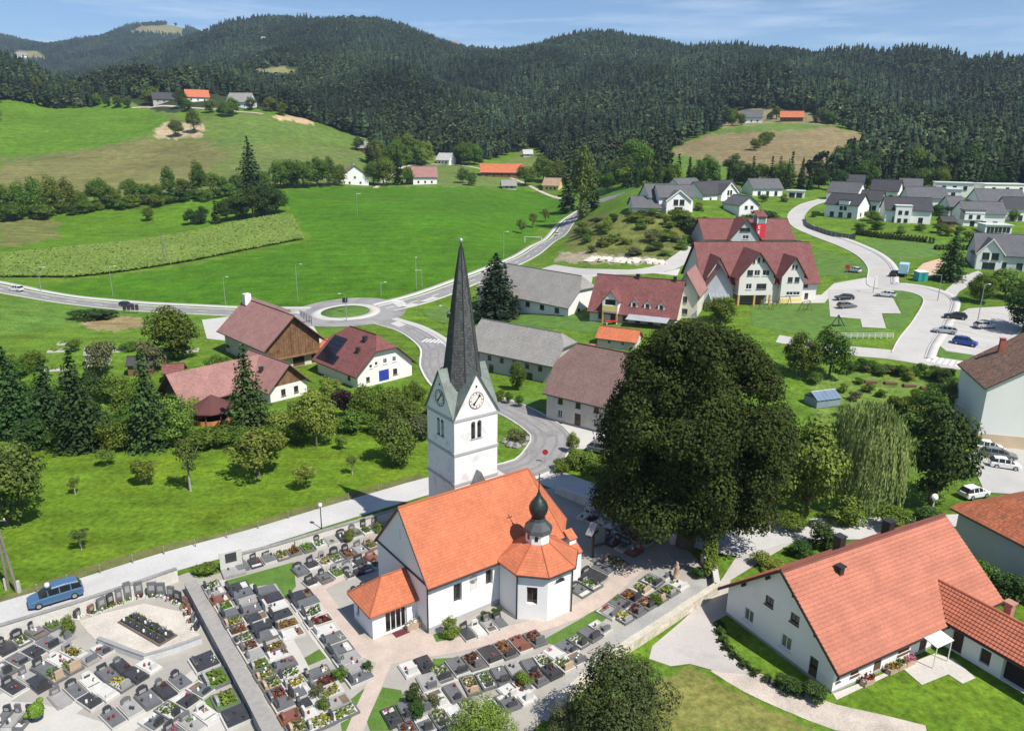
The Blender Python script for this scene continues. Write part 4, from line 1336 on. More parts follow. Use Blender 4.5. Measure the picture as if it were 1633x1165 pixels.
rb.roof_poly([(-0.12, -ov, ze), e1, ap, (-0.12, NW_ / 2, RZ)], 0.2)
rb.roof_poly([(-0.12, NW_ + ov, ze), (-0.12, NW_ / 2, RZ), ap, e4], 0.2)
rb.roof_poly([e1, e2, ap], 0.2); rb.roof_poly([e2, e3, ap], 0.2); rb.roof_poly([e3, e4, ap], 0.2)
nr = rb.obj('nave_roof', CHURCH_ROOF, church)
cp = MB(); cp.tube([(-0.12, NW_ / 2, RZ), ap], 0.11, 6); cp.tube([ap, e2], 0.09, 6); cp.tube([ap, e3], 0.09, 6); cp.tube([ap, e1], 0.07, 6)
cp.obj('ridge_tiles', CHURCH_ROOF, nr)
gt = MB(); gt.tube([(-0.1, -ov - 0.08, ze - 0.1), (NL_ + 1.05, -ov - 0.08, ze - .1), (e2[0] + .06, e2[1], ze - .1)], 0.09, 6)
gt.obj('gutter', METAL_DK, nr)
vg = MB()
for s in (1, -1):
    t0 = -ov if s > 0 else NW_ + ov
    vg.extrude([(-0.2, t0, ze - 0.16), (-0.2, NW_ / 2, RZ - 0.16), (-0.2, NW_ / 2, RZ + 0.06), (-0.2, t0, ze + 0.06)], (0.07, 0, 0))
vg.obj('verge_board', METAL_DK, nr)
bd = MB(); bd.box(-0.09, 0.0, NE_ - 0.22, 0.02, NW_, NE_ - 0.02); bd.obj('gable_ledge', METAL_DK, church)
dp = MB(); dp.tube([(-0.08, -0.12, ze - .1), (-0.08, -0.12, 0.1)], 0.07, 6); dp.obj('downpipe', METAL_DK, church)
pl = MB()
pl.box(-0.06, -0.06, -0.3, NL_ * 0.72, 0.0, 0.45); pl.box(-0.06, 0.0, -0.3, 0.0, NW_, 0.45); pl.obj('plinth', GREYBAND, church)
for s0, z0, s1, z1 in S_h:
    put_window(church, 'S', NL_, NW_, (s0 + s1) / 2, z0, s1 - s0, z1 - z0, 'b', 0.42)
# flat niche panel in greyer tones between the windows
sd_ = MB(); sd_.box(4.55, -0.03, 2.7, 5.35, 0.0, 3.7); so = sd_.obj('wall_niche', mat('niche_render', (0.66, 0.64, 0.60), 0.9, 0.08), church)
sa = MB(); sa.lathe([(0.45, 0), (0.45, 0.03)], 14); sa.obj('niche_arch', mat('niche_grey', (0.5, 0.49, 0.47), 0.9, 0.1), so, (4.95, 0.0, 3.7), (math.pi / 2, 0, 0))
# porch at the west front
PX0, PX1, PT0, PT1, PE = -4.55, 0.0, 1.95, 5.8, 2.75
pb = MB()
wall_panel(pb, (PX0, PT0, 0), (1, 0, 0), (0, -1, 0), PX1 - PX0, [(0, PE), (PX1 - PX0, PE)], [(1.3, 0.05, 3.45, 2.35)], 0.3, z0=-0.3)
wall_panel(pb, (PX0, PT1, 0), (1, 0, 0), (0, 1, 0), PX1 - PX0, [(0, PE), (PX1 - PX0, PE)], [], z0=-0.3)
wall_panel(pb, (PX0, PT0, 0), (0, 1, 0), (-1, 0, 0), PT1 - PT0, [(0, PE), (PT1 - PT0, PE)], [(2.7, 1.0, 3.2, 2.0)], z0=-0.3)
po = pb.obj('porch_wall', CHWHITE, church)
pr = MB(); po_ = 0.42; tm = (PT0 + PT1) / 2; pz = PE + 0.02; pt = 4.75
pr.roof_poly([(PX0 - po_, PT0 - po_, pz - .1), (PX1, PT0 - po_, pz - .1), (PX1, tm, pt), (PX0 + 2.0, tm, pt)], 0.16)
pr.roof_poly([(PX0 - po_, PT1 + po_, pz - .1), (PX0 + 2.0, tm, pt), (PX1, tm, pt), (PX1, PT1 + po_, pz - .1)], 0.16)
pr.roof_poly([(PX0 - po_, PT0 - po_, pz - .1), (PX0 + 2.0, tm, pt), (PX0 - po_, PT1 + po_, pz - .1)], 0.16)
pro = pr.obj('porch_roof', CHURCH_ROOF, church)
ph = MB()
for t_ in (PT0 - po_, PT1 + po_): ph.tube([(PX0 - po_, t_, pz - .06), (PX0 + 2.0, tm, pt + .04)], 0.07, 6)
ph.tube([(PX0 + 2.0, tm, pt + .04), (PX1, tm, pt + .04)], 0.07, 6); ph.obj('hip_tiles', CHURCH_ROOF, pro)
dr = MB()
dr.box(PX0 + 1.3, PT0 + 0.26, 0.05, PX0 + 3.45, PT0 + 0.30, 2.35)
do = dr.obj('porch_door', glass_mat('dark_glass', (0.012, 0.013, 0.014)), church)
df = MB()
for x in (1.3, 1.85, 2.37, 2.9, 3.37): df.box(PX0 + x, PT0 + 0.2, 0.05, PX0 + x + 0.08, PT0 + 0.26, 2.35)
df.box(PX0 + 1.3, PT0 + 0.2, 2.27, PX0 + 3.45, PT0 + 0.255, 2.35); df.obj('door_frame', FRAME_W, do)
mt = MB(); mt.box(PX0 + 1.8, PT0 - 1.0, 0.06, PX0 + 3.2, PT0 - 0.2, 0.09); mt.obj('door_mat', mat('maroon_mat', (0.12, 0.03, 0.04), 0.95), church)
put_window(church, 'W', NL_, NW_, PT0 + 2.95, 1.0, 0.5, 1.0, 'w', PX0 + 0.14)
# octagonal chapel on the south side
CX, CT, CR = 11.25, -1.6, 3.68
OA = math.pi / 8
octo = [(CX + CR * math.cos(OA + k * math.pi / 4), CT + CR * math.sin(OA + k * math.pi / 4)) for k in range(8)]
cb = MB(); CE = 5.0
for k in range(8):
    a, c = octo[k], octo[(k + 1) % 8]
    d = np.array([c[0] - a[0], c[1] - a[1], 0.0]); L_ = np.linalg.norm(d); d /= L_; nn = np.array([d[1], -d[0], 0])
    hl = []
    if k == 4: hl = [(L_ / 2 - 0.55, 1.7, L_ / 2 + 0.45, 3.5)]
    wall_panel(cb, (a[0], a[1], 0), d, nn, L_, [(0, CE), (L_, CE)], hl, 0.4, z0=-0.3)
cbo = cb.obj('chapel_wall', CHWHITE, church)
k = 4; a, c = octo[4], octo[5]
wm = (np.array(a) + np.array(c)) / 2; wd = np.array(c) - np.array(a); wd /= np.linalg.norm(wd); wn = np.array([wd[1], -wd[0]])
fr, pa, si = window_parts(1.0, 1.8, 'b')
wo_ = link('window', fr, church, (*(wm - wn * 0.3 - wd * 0.05), 1.7), (0, 0, math.atan2(wd[1], wd[0])))
link('pane', pa, wo_); link('sill', si, wo_)
a, c = octo[5], octo[6]
wm = (np.array(a) + np.array(c)) / 2; wd = np.array(c) - np.array(a); wd /= np.linalg.norm(wd); wn = np.array([wd[1], -wd[0]])
lun = MB(); lun.face([(0.55 * math.cos(q), -0.02, 0.5 * math.sin(q)) for q in np.linspace(0, math.pi, 9)])
lf = MB(); lf.tube([(0.58 * math.cos(q), -0.02, 0.53 * math.sin(q)) for q in np.linspace(0, math.pi, 9)], 0.06, 5)
lo_ = lun.obj('lunette_window', GLASS, church, (*(wm + wn * 0.01), 3.7), (0, 0, math.atan2(wd[1], wd[0]))); lf.obj('frame', GREYBAND, lo_)
rr = MB(); lr = 1.25
oe = [(CX + (CR + 0.4) * math.cos(OA + k * math.pi / 4), CT + (CR + 0.4) * math.sin(OA + k * math.pi / 4), CE - 0.1) for k in range(8)]
ot = [(CX + lr * math.cos(OA + k * math.pi / 4), CT + lr * math.sin(OA + k * math.pi / 4), 6.6) for k in range(8)]
for k in range(8):
    rr.roof_poly([oe[k], oe[(k + 1) % 8], ot[(k + 1) % 8], ot[k]], 0.16)
cro = rr.obj('chapel_roof', CHURCH_ROOF, church)
hp = MB()
for k in (4, 5, 6, 7, 0): hp.tube([np.array(oe[k]) + [0, 0, .03], np.array(ot[k]) + [0, 0, .03]], 0.06, 5)
hp.obj('hip_tiles', CHURCH_ROOF, cro)
cg = MB(); cg.tube([np.array(oe[k]) + [0, 0, -.13] for k in (4, 5, 6, 7, 0)], 0.09, 6); cg.obj('gutter', METAL_DK, cro)
for q in (4, 6):
    pq = MB(); x, y = octo[q]; nx, ny = math.cos(OA + q * math.pi / 4), math.sin(OA + q * math.pi / 4)
    pq.tube([(x + nx * .12, y + ny * .12, CE - .2), (x + nx * .12, y + ny * .12, 0.05)], 0.08, 6); pq.obj('downpipe', METAL_DK, church)
# lantern and onion dome
ln_ = MB(); ln_.lathe([(1.2, 5.9), (1.2, 7.75)], 8, CX, CT, OA); lno = ln_.obj('lantern_wall', CHWHITE, church)
for k in (3, 4, 6):
    aa = (k + 1) * math.pi / 4
    wv = MB(); wv.box(-0.15, -0.03, 6.95, 0.15, 0.04, 7.45)
    wv.obj('lantern_window', GLASS, church, (CX + 1.115 * math.cos(aa), CT + 1.115 * math.sin(aa), 0), (0, 0, aa + math.pi / 2))
lt = MB(); lt.lathe([(1.38, 7.62), (1.45, 7.72), (1.34, 8.0), (1.0, 8.35), (0.74, 8.65), (0.68, 8.95)], 8, CX, CT, OA); lt.obj('lantern_roof', mat('dark_lantern_sheet', (0.085, 0.092, 0.095), 0.5, 0.2, metal=0.3), church)
dm = MB(); dm.lathe([(0.6, 8.9), (0.6, 9.1), (0.78, 9.35), (0.9, 9.75), (0.9, 10.1), (0.74, 10.5), (0.48, 10.85), (0.24, 11.15), (0.1, 11.6), (0.04, 12.0)], 16, CX, CT)
dmo = dm.obj('onion_dome', mat('dark_dome_copper', (0.035, 0.045, 0.042), 0.4, 0.3, 0.8, 3, metal=0.4), church, smooth=True)
cx_ = MB(); cx_.box(CX - 0.035, CT - 0.035, 11.9, CX + 0.035, CT + 0.035, 13.4); cx_.box(CX - 0.32, CT - 0.03, 12.85, CX + 0.32, CT + 0.03, 12.93); cx_.obj('cross', METAL_DK, dmo)
# stepped buttress with tiled caps at the south-east
bt = MB(); bt.prism([(15.9, -1.7), (16.9, -1.7), (16.9, 0.0), (15.9, 0.0)], -0.3, 3.5); bt.obj('buttress', CHWHITE, church)
b2 = MB(); b2.prism([(15.95, -0.9), (16.85, -0.9), (16.85, 0.02), (15.95, 0.02)], 3.5, 4.7); b2.obj('buttress', CHWHITE, church)
for (u0, u1, ta, tb_, za, zb_) in ((15.82, 16.98, -1.82, -0.85, 3.45, 4.05), (15.87, 16.93, -1.0, 0.0, 4.65, 5.3)):
    bc = MB(); bc.roof_poly([(u0, ta, za), (u1, ta, za), (u1, tb_, zb_), (u0, tb_, zb_)], 0.1); bc.obj('buttress_cap', CHURCH_ROOF, church)
# tower on the north side
TS = 5.2
_tc = np.array([-5.04, 72.36])
_rel = _tc - CH_O[:2]
_d = np.array([math.cos(CH_AZ), math.sin(CH_AZ)]); _g = np.array([-math.sin(CH_AZ), math.cos(CH_AZ)])
TX, TT = float(_rel @ _d), float(_rel @ _g)
TE, TG = 16.95, 21.25           # eaves and gable peaks of the tower
x0, x1, t0, t1 = TX - TS / 2, TX + TS / 2, TT - TS / 2, TT + TS / 2
tb = MB()
top = [(0, TE), (TS / 2, TG), (TS, TE)]
bel = [(TS / 2 - 0.62, 14.4, TS / 2 - 0.12, 16.0), (TS / 2 + 0.12, 14.4, TS / 2 + 0.62, 16.0)]
wall_panel(tb, (x0, t0, 0), (1, 0, 0), (0, -1, 0), TS, top, bel, 0.4, z0=-0.3)
wall_panel(tb, (x0, t1, 0), (1, 0, 0), (0, 1, 0), TS, top, bel, 0.4, z0=-0.3)
wall_panel(tb, (x0, t0, 0), (0, 1, 0), (-1, 0, 0), TS, top, bel, 0.4, z0=-0.3)
wall_panel(tb, (x1, t0, 0), (0, 1, 0), (1, 0, 0), TS, top, bel, 0.4, z0=-0.3)
tb.obj('tower_wall', TOWER_R, church)
for nm, zz in (('string_course', 12.95), ('string_course', 16.55), ('string_course', 9.7)):
    cb_ = MB(); cb_.box(x0 - 0.08, t0 - 0.08, zz, x1 + 0.08, t0, zz + 0.28); cb_.box(x0 - 0.08, t0, zz, x0, t1, zz + 0.28); cb_.box(x1, t0, zz, x1 + 0.08, t1, zz + 0.28); cb_.box(x0 - .08, t1, zz, x1 + .08, t1 + .08, zz + .28)
    cb_.obj(nm, GREYBAND, church)
LOUV = mat('louvre_wood', (0.05, 0.048, 0.045), 0.8, 0.2)
for side in 'SW':
    for h0 in bel:
        sm = (h0[0] + h0[2]) / 2
        lb = MB(); lb.box(-0.26, 0.0, 0, 0.26, 0.03, 1.6)
        arch = MB()
        arch.extrude([(0.25 * math.cos(q), 0.02, 1.55 + 0.27 * math.sin(q)) for q in np.linspace(0, math.pi, 8)], (0, -0.035, 0))
        if side == 'S': loc, rz = (x0 + sm, t0 + 0.3, 14.4), 0
        else: loc, rz = (x0 + 0.3, t0 + sm, 14.4), -math.pi / 2
        l_ = lb.obj('belfry_window', LOUV, church, loc, (0, 0, rz))
        loc2 = (x0 + sm, t0, 14.4) if side == 'S' else (x0, t0 + sm, 14.4)
        ao = arch.obj('window_arch', LOUV, church, loc2, (0, 0, rz))
        for q in range(5):
            sb = MB(); sb.box(-0.25, -0.06, 0.12 + q * 0.29, 0.25, 0.0, 0.17 + q * 0.29); sb.obj('louvre', LOUV, l_)
        sl_ = MB(); sl_.box(-0.36, -0.38, -0.08, 0.36, 0.0, 0.0); sl_.obj('sill', GREYBAND, l_)
# clock faces
CLK = mat('clock_face', (0.78, 0.76, 0.72), 0.7, 0.04)
CLKR = mat('clock_numerals', (0.30, 0.13, 0.10), 0.7, 0.1)
CLKH = mat('clock_hands', (0.02, 0.02, 0.022), 0.5, 0.1)
for side in 'SW':
    loc, rz = ((TX, t0 - 0.03, 18.4), 0) if side == 'S' else ((x0 - 0.03, TT, 18.4), -math.pi / 2)
    cf = MB(); R_ = 0.84
    cf.extrude([(R_ * math.cos(q), 0.02, R_ * math.sin(q)) for q in np.linspace(0, 6.2832, 29)[:-1]], (0, -0.04, 0))
    cfo = cf.obj('clock_face', CLK, church, loc, (0, 0, rz))
    rg = MB(); rg.tube([(R_ * math.cos(q), -0.03, R_ * math.sin(q)) for q in np.linspace(0, 6.2832, 33)], 0.035, 5, False); rg.tube([(0.58 * math.cos(q), -0.02, 0.58 * math.sin(q)) for q in np.linspace(0, 6.2832, 33)], 0.02, 4, False)
    rg.obj('clock_ring', CLKR if side == 'S' else CLKH, cfo)
    for q in range(12):
        a_ = q * math.pi / 6
        nm_ = MB(); w_ = 0.03 if q % 3 else 0.05
        nm_.box(-w_, -0.035, 0.63, w_, -0.02, 0.78); nm_.obj('hour_mark', CLKR if side == 'S' else CLKH, cfo, (0, 0, 0), (0, a_, 0))
    for ang, ln2, ww in ((R(38), 0.70, 0.07), (R(222), 0.56, 0.08)):
        hb = MB(); hb.extrude([(-ww * .5, -0.06, -0.12), (ww * .5, -0.06, -0.12), (ww, -0.06, ln2 * 0.7), (ww * 2.1, -0.06, ln2 * 0.78), (0, -0.06, ln2), (-ww * 2.1, -0.06, ln2 * 0.78), (-ww, -0.06, ln2 * 0.7)], (0, -0.03, 0))
        hb.obj('clock_hand', CLKH, cfo, (0, 0, 0), (0, ang, 0))
    dd = MB(); dd.box(-0.08, -0.05, 0, 0.08, 0, 0.18); dd.obj('vent', CLKH, cfo, (0, 0, 1.35))
# crossed gable roofs over the four gables, then the spire
gr_ = MB(); o_ = 0.28; A_ = 0.12
sg = (TG - TE) / (TS / 2)
zE = TE - o_ * sg + A_
def vec(x, t, z): return (x, t, z + A_)
for (ex, et, px_, pt_) in (((x0, t0), (x1, t0), (TX, t0), None), ((x0, t1), (x1, t1), (TX, t1), None), ((x0, t0), (x0, t1), (x0, TT), None), ((x1, t0), (x1, t1), (x1, TT), None)):
    cA, cB, pk = np.array(ex), np.array(et), np.array(px_)
    ctr = np.array([TX, TT]); outw = (pk - ctr) / np.linalg.norm(pk - ctr) * 0.22
    for cc in (cA, cB):
        lowc = cc + (cc - pk) / np.linalg.norm(cc - pk) * 0.12
        gr_.roof_poly([(*(lowc + outw), TE - 0.12 * sg + A_), (*(pk + outw), TG + A_), (*ctr, TG + A_), (*cc, TE + A_)], 0.12)
gr_.obj('gable_roof', COPPER, church)
sp = MB(); n8 = 8; zb, r_b, zt = 20.6, 2.5, 34.0
lev = [(2.1, 19.3), (1.78, 21.6), (1.42, 24.4), (1.04, 27.4), (0.62, 30.4), (0.15, 33.2)]
for i in range(len(lev) - 1):
    for k in range(8):
        f0 = [(TX + lev[j][0] * math.cos(OA + kk * math.pi / 4), TT + lev[j][0] * math.sin(OA + kk * math.pi / 4), lev[j][1]) for j, kk in ((i, k), (i, k + 1), (i + 1, k + 1), (i + 1, k))]
        hu = k * 3.1
        wb, wt_ = lev[i][0] * 0.765, lev[i + 1][0] * 0.765
        sp.face(f0, [(hu - wb / 2, -lev[i][1]), (hu + wb / 2, -lev[i][1]), (hu + wt_ / 2, -lev[i + 1][1]), (hu - wt_ / 2, -lev[i + 1][1])])
spo = sp.obj('spire', SHINGLE, church)
sr = MB()
for k in range(8): sr.tube([(TX + r * math.cos(OA + k * math.pi / 4), TT + r * math.sin(OA + k * math.pi / 4), z) for r, z in lev], 0.045, 4)
sr.obj('spire_rib', METAL_DK, spo)
fn = MB(); fn.tube([(TX, TT, 32.9), (TX, TT, 33.7)], [0.13, 0.05], 6); fn.obj('finial', METAL_DK, spo)
bl = MB(); bl.lathe([(0.01, 33.5), (0.17, 33.6), (0.22, 33.77), (0.17, 33.95), (0.01, 34.05)], 10, TX, TT); bl.obj('finial_ball', GALV, spo, smooth=True)
for zz, a_, s_ in ((26.6, math.pi * 0.85, 0.34), (20.9, math.pi * 0.85, 0.34)):
    rr_ = float(np.interp(zz, [q[1] for q in lev], [q[0] for q in lev])) * 0.95
    dm_ = MB(); dm_.box(-s_, -s_ * .6, 0, s_, s_ * .6, s_ * 1.2); dm_.face([(-s_ * 1.2, -s_ * .8, s_ * 1.2), (s_ * 1.2, -s_ * .8, s_ * 1.2), (0, 0, s_ * 2.2)]); dm_.face([(s_ * 1.2, -s_ * .8, s_ * 1.2), (s_ * 1.2, s_ * .8, s_ * 1.2), (0, 0, s_ * 2.2)]); dm_.face([(s_ * 1.2, s_ * .8, s_ * 1.2), (-s_ * 1.2, s_ * .8, s_ * 1.2), (0, 0, s_ * 2.2)]); dm_.face([(-s_ * 1.2, s_ * .8, s_ * 1.2), (-s_ * 1.2, -s_ * .8, s_ * 1.2), (0, 0, s_ * 2.2)])
    dm_.obj('spire_dormer', METAL_DK, spo, (TX + rr_ * math.cos(a_), TT + rr_ * math.sin(a_), zz - 0.3), (0, 0, a_))
# small dark gablet where the tower meets the nave roof
gl = MB(); gl.extrude([(TX - 0.9, t0 - 0.9, 9.2), (TX + 0.9, t0 - 0.9, 9.2), (TX, t0 - 0.9, 11.0)], (0, 0.85, 0)); gl.obj('gablet', LEADGREY, church)

# ------------------------------------------------------------------ houses of the village
def zrow(P, v):
    """height above point P that is seen in picture row v"""
    lo, hi = P[2] - 2.0, P[2] + 60.0
    for _ in range(40):
        m = (lo + hi) / 2
        if project(np.array([P[0], P[1], m]))[1] > v: lo = m
        else: hi = m
    return m - P[2]

def fr_long(c0, c1):
    """frame from the near long side: left base corner, right base corner"""
    a, b = G(*c0), G(*c1)
    d = (b - a)[:2]
    return a, math.atan2(d[1], d[0]), float(np.linalg.norm(d))

def fr_gable(cr, cl):
    """frame from a gable facing the viewer: right base corner, left base corner -> origin, az (ridge points away), width"""
    a, b = G(*cr), G(*cl)
    t = (b - a)[:2]
    return a, math.atan2(t[1], t[0]) - math.pi / 2, float(np.linalg.norm(t))

def row_wins(side, L, z, ww, wh, n, kind='w', m=1.2):
    return [(side, m + (L - 2 * m) * (i + 0.5) / n, z, ww, wh, kind) for i in range(n)]

def tile_rows(roof, s0, s1, t0, z0, t1, z1, row, material, shrink=None, th=0.035, axis='s'):
    """separate courses of tiles lying on a roof slope, from the eaves (t0, z0) up to the ridge (t1, z1)"""
    Ls = math.hypot(t1 - t0, z1 - z0); n = int(Ls / row)
    dt, dz = (t1 - t0) / Ls, (z1 - z0) / Ls
    nt_, nz = -dz, dt
    if nz < 0: nt_, nz = -nt_, -nz
    for i in range(n):
        a = i * row; c = a + row - 0.012
        if shrink:
            ss0, ss1 = shrink(z0 + dz * (a + row / 2), t0 + dt * (a + row / 2))
        else:
            ss0, ss1 = s0, s1
        if ss1 - ss0 < 0.3: continue
        lo = [(t0 + dt * a, z0 + dz * a), (t0 + dt * c, z0 + dz * c)]
        P = lambda s, q, h: ((s, lo[q][0] + nt_ * h, lo[q][1] + nz * h) if axis == 's' else (lo[q][0] + nt_ * h, s, lo[q][1] + nz * h))
        b = MB()
        k = max(2, int((ss1 - ss0) / 0.30))
        # scalloped lower edge: one shallow wave per tile
        xs = np.linspace(ss0, ss1, 2 * k + 1)
        hh = [0.085 if j % 2 else 0.125 for j in range(len(xs))]
        for j in range(len(xs) - 1):
            u0, u1 = xs[j], xs[j + 1]
            b.face([P(u0, 0, hh[j]), P(u1, 0, hh[j + 1]), P(u1, 1, hh[j + 1] * .35 + 0.012), P(u0, 1, hh[j] * .35 + 0.012)], [(u0, -a), (u1, -a), (u1, -c), (u0, -c)])
            b.face([P(u0, 0, 0.0), P(u1, 0, 0.0), P(u1, 0, hh[j + 1]), P(u0, 0, hh[j])])
        b.obj('tile_row', material, roof)

# --- farmhouse in front on the right
FH_O, FH_AZ, FW, FL, FE, FHH = np.array([26.5, 51.45, 0.0]), 0.492, 12.18, 21.3, 3.0, 8.14
FTILE = mat('salmon_tiles', (0.42, 0.155, 0.10), 0.75, 0.16, 0.5, 4, rnd=0.06, dirt=((0.36, 0.15, 0.11), 0.5, 0.6, 0.25))
FTILE2 = mat('bright_salmon_tiles', (0.45, 0.145, 0.085), 0.75, 0.16, 0.5, 4, rnd=0.06, dirt=((0.36, 0.13, 0.09), 0.5, 0.56, 0.5))
FTILE3 = mat('underlay_tiles', (0.17, 0.06, 0.045), 0.85, 0.15)
fw_ = [('W', 2.02, 0.1, 0.85, 1.95, 'd'), ('W', 5.0, 0.95, 1.15, 1.3, 'c'), ('W', 9.4, 0.9, 1.15, 1.3, 'c'), ('W', 4.45, 3.85, 0.95, 0.9, 'b'), ('W', 7.3, 3.85, 0.95, 0.9, 'b'),
       ('S', 2.6, 0.85, 1.0, 1.2, 'b'), ('S', 5.5, 0.1, 0.95, 2.0, 'd'), ('S', 8.9, 0.85, 1.5, 1.2, 'b'), ('S', 11.6, 0.1, 1.0, 2.1, 'd'), ('S', 0.55, 1.0, 0.4, 0.35, 'b')]
fh = gable_house('farmhouse', 'big white farmhouse with salmon tiled roof right of the cemetery wall', 'house', FH_O, FH_AZ, FW, FL, FE, FHH, WHITE, FTILE3, 0.75, 0.55, fw_, chimneys=[(8.7, 7.6, 1.5, 0.75, METAL_DK), (15.6, 7.6, 1.4, 0.8, METAL_DK)], plinth=(PLINTH, 0.25))
fro = [c for c in fh.children if c.name.startswith('roof')][0]
_sl = (FHH - FE) / (FW / 2)
_zS = FE - 0.75 * _sl + 0.12
def _valley(z, t):
    return (-0.55, FL + 0.55) if t > 1.9 else (-0.55, min(FL + 0.55, 13.5 + (t + 0.75) * 0.62))
tile_rows(fro, -0.55, FL + 0.55, -0.75, _zS, FW / 2, FHH + 0.12, 0.36, FTILE)
tile_rows(fro, -0.55, FL + 0.55, FW + 0.75, _zS, FW / 2, FHH + 0.12, 0.36, FTILE2)
vt = MB(); vt.cbox(5.3, 4.7, 6.9, 0.5, 0.5, 0.9); vt.cbox(5.3, 4.7, 7.75, 0.75, 0.75, 0.12); vt.obj('roof_vent', METAL_DK, fro)
vb = MB()
for t0 in (-0.75, FW + 0.75):
    vb.extrude([(-0.62, t0, _zS - 0.2), (-0.62, FW / 2, FHH - 0.1), (-0.62, FW / 2, FHH + 0.2), (-0.62, t0, _zS + 0.1)], (0.08, 0, 0))
vb.obj('verge_board', DARKWOOD, fro)
pg = MB()
for t0 in (2.0, 4.6, 7.6, 10.2): pg.box(-0.5, t0 - .09, FE + (FHH - FE) * (1 - abs(t0 - FW / 2) / (FW / 2)) - 0.42, 0.1, t0 + .09, FE + (FHH - FE) * (1 - abs(t0 - FW / 2) / (FW / 2)) - 0.2)
pg.obj('purlin_ends', DARKWOOD, fro)
# side wing of the farmhouse
wa = MB()
wall_panel(wa, (14.2, 0.0, 0), (0, -1, 0), (-1, 0, 0), 9.5, [(0, 2.75), (9.5, 2.75)], [(0.9, 0.05, 1.9, 2.1), (3.4, 0.5, 4.3, 1.9), (5.3, 0.05, 9.2, 2.4)], 0.5, z0=-0.4)
wall_panel(wa, (17.2, 0.0, 0), (0, -1, 0), (1, 0, 0), 9.5, [(0, 2.75), (9.5, 2.75)], [], z0=-0.4)
wa.obj('wing_wall', WHITE, fh)
wr_ = MB(); wr_.roof_poly([(13.5, 0.0, 2.75), (13.5, -9.8, 2.75), (15.7, -9.8, 4.9), (15.7, 2.2, 4.9)], 0.18); wr_.roof_poly([(17.9, 0.5, 2.75), (15.7, 2.2, 4.9), (15.7, -9.8, 4.9), (17.9, -9.8, 2.75)], 0.18)
wro = wr_.obj('wing_roof', FTILE3, fh)
tile_rows(wro, -9.8, 0.0, 13.5, 2.77, 15.7, 4.92, 0.34, FTILE2, lambda z, t: (-9.8, -0.55 + (t - 13.5) * 1.25), axis='t')
tile_rows(wro, -9.8, 1.4, 17.9, 2.77, 15.7, 4.92, 0.34, FTILE2, axis='t')
wc = MB(); wc.tube([(15.7, -9.8, 4.97), (15.7, 2.0, 4.97)], 0.12, 6); wc.obj('ridge_cap', FTILE2, wro)
gv = MB(); gv.tube([(13.42, -9.8, 2.62), (13.42, -0.2, 2.62)], 0.07, 6); gv.obj('gutter', METAL_DK, wro)
wch = MB(); wch.cbox(16.9, -3.6, 3.2, 0.6, 0.6, 2.3); wch.cbox(16.9, -3.6, 5.5, 0.85, 0.85, 0.15); wch.obj('chimney', mat('brick_chimney', (0.42, 0.22, 0.16), 0.9, 0.2), wro)
for (ta, tb_, zz) in ((-1.9, -0.9, 2.1), (-4.3, -3.4, 1.9)):
    dd = MB(); dd.box(14.42, ta, 0.05 if ta > -3 else 0.5, 14.48, tb_, zz); dd.obj('wing_door', DARKWOOD, fh)
db = MB(); db.box(14.75, -9.2, 0.02, 17.1, -5.3, 2.4); db.obj('bay_shade_block', mat('bay_shade_black', (0.03, 0.025, 0.022), 0.9), fh)  # near-black block stands in for the shade inside the open bay
# canopy over the door, on posts
cn = MB(); cn.roof_poly([(10.2, -2.0, 2.25), (12.5, -2.0, 2.25), (12.5, -0.05, 2.55), (10.2, -0.05, 2.55)], 0.08); cno = cn.obj('door_canopy', mat('white_canopy', (0.72, 0.71, 0.70), 0.5), fh)
for x in (10.35, 12.35):
    q_ = MB(); q_.tube([(x, -1.9, 0), (x, -1.9, 2.25)], 0.05, 6); q_.obj('canopy_post', FRAME_W, cno)

def flat_roof_house(name, label, o, az, w, L, h, wall=WHITE, group=None, wins=(), roofm=None, over=0.35):
    root = thing(name, label, 'house', o, az, group)
    holes = {k: [(q[1] - q[3] / 2, q[2], q[1] + q[3] / 2, q[2] + q[4]) for q in wins if q[0] == k] for k in 'SNWE'}
    b = MB()
    wall_panel(b, (0, 0, 0), (1, 0, 0), (0, -1, 0), L, [(0, h), (L, h)], holes['S'], z0=-1)
    wall_panel(b, (0, w, 0), (1, 0, 0), (0, 1, 0), L, [(0, h), (L, h)], holes['N'], z0=-1)
    wall_panel(b, (0, 0, 0), (0, 1, 0), (-1, 0, 0), w, [(0, h), (w, h)], holes['W'], z0=-1)
    wall_panel(b, (L, 0, 0), (0, 1, 0), (1, 0, 0), w, [(0, h), (w, h)], holes['E'], z0=-1)
    b.obj('wall', wall, root)
    r = MB(); r.prism([(-over, -over), (L + over, -over), (L + over, w + over), (-over, w + over)], h, h + 0.3); ro = r.obj('roof', roofm or mat('pale_flat_roof', (0.55, 0.56, 0.57), 0.8, 0.08), root)
    e_ = MB(); e_.box(-over - .03, -over - .03, h + .1, L + over + .03, -over, h + 0.36); e_.obj('roof_edge', FRAME_W, ro)
    for q in wins: put_window(root, q[0], L, w, q[1], q[2], q[3], q[4], q[5] if len(q) > 5 else 'g')
    return root

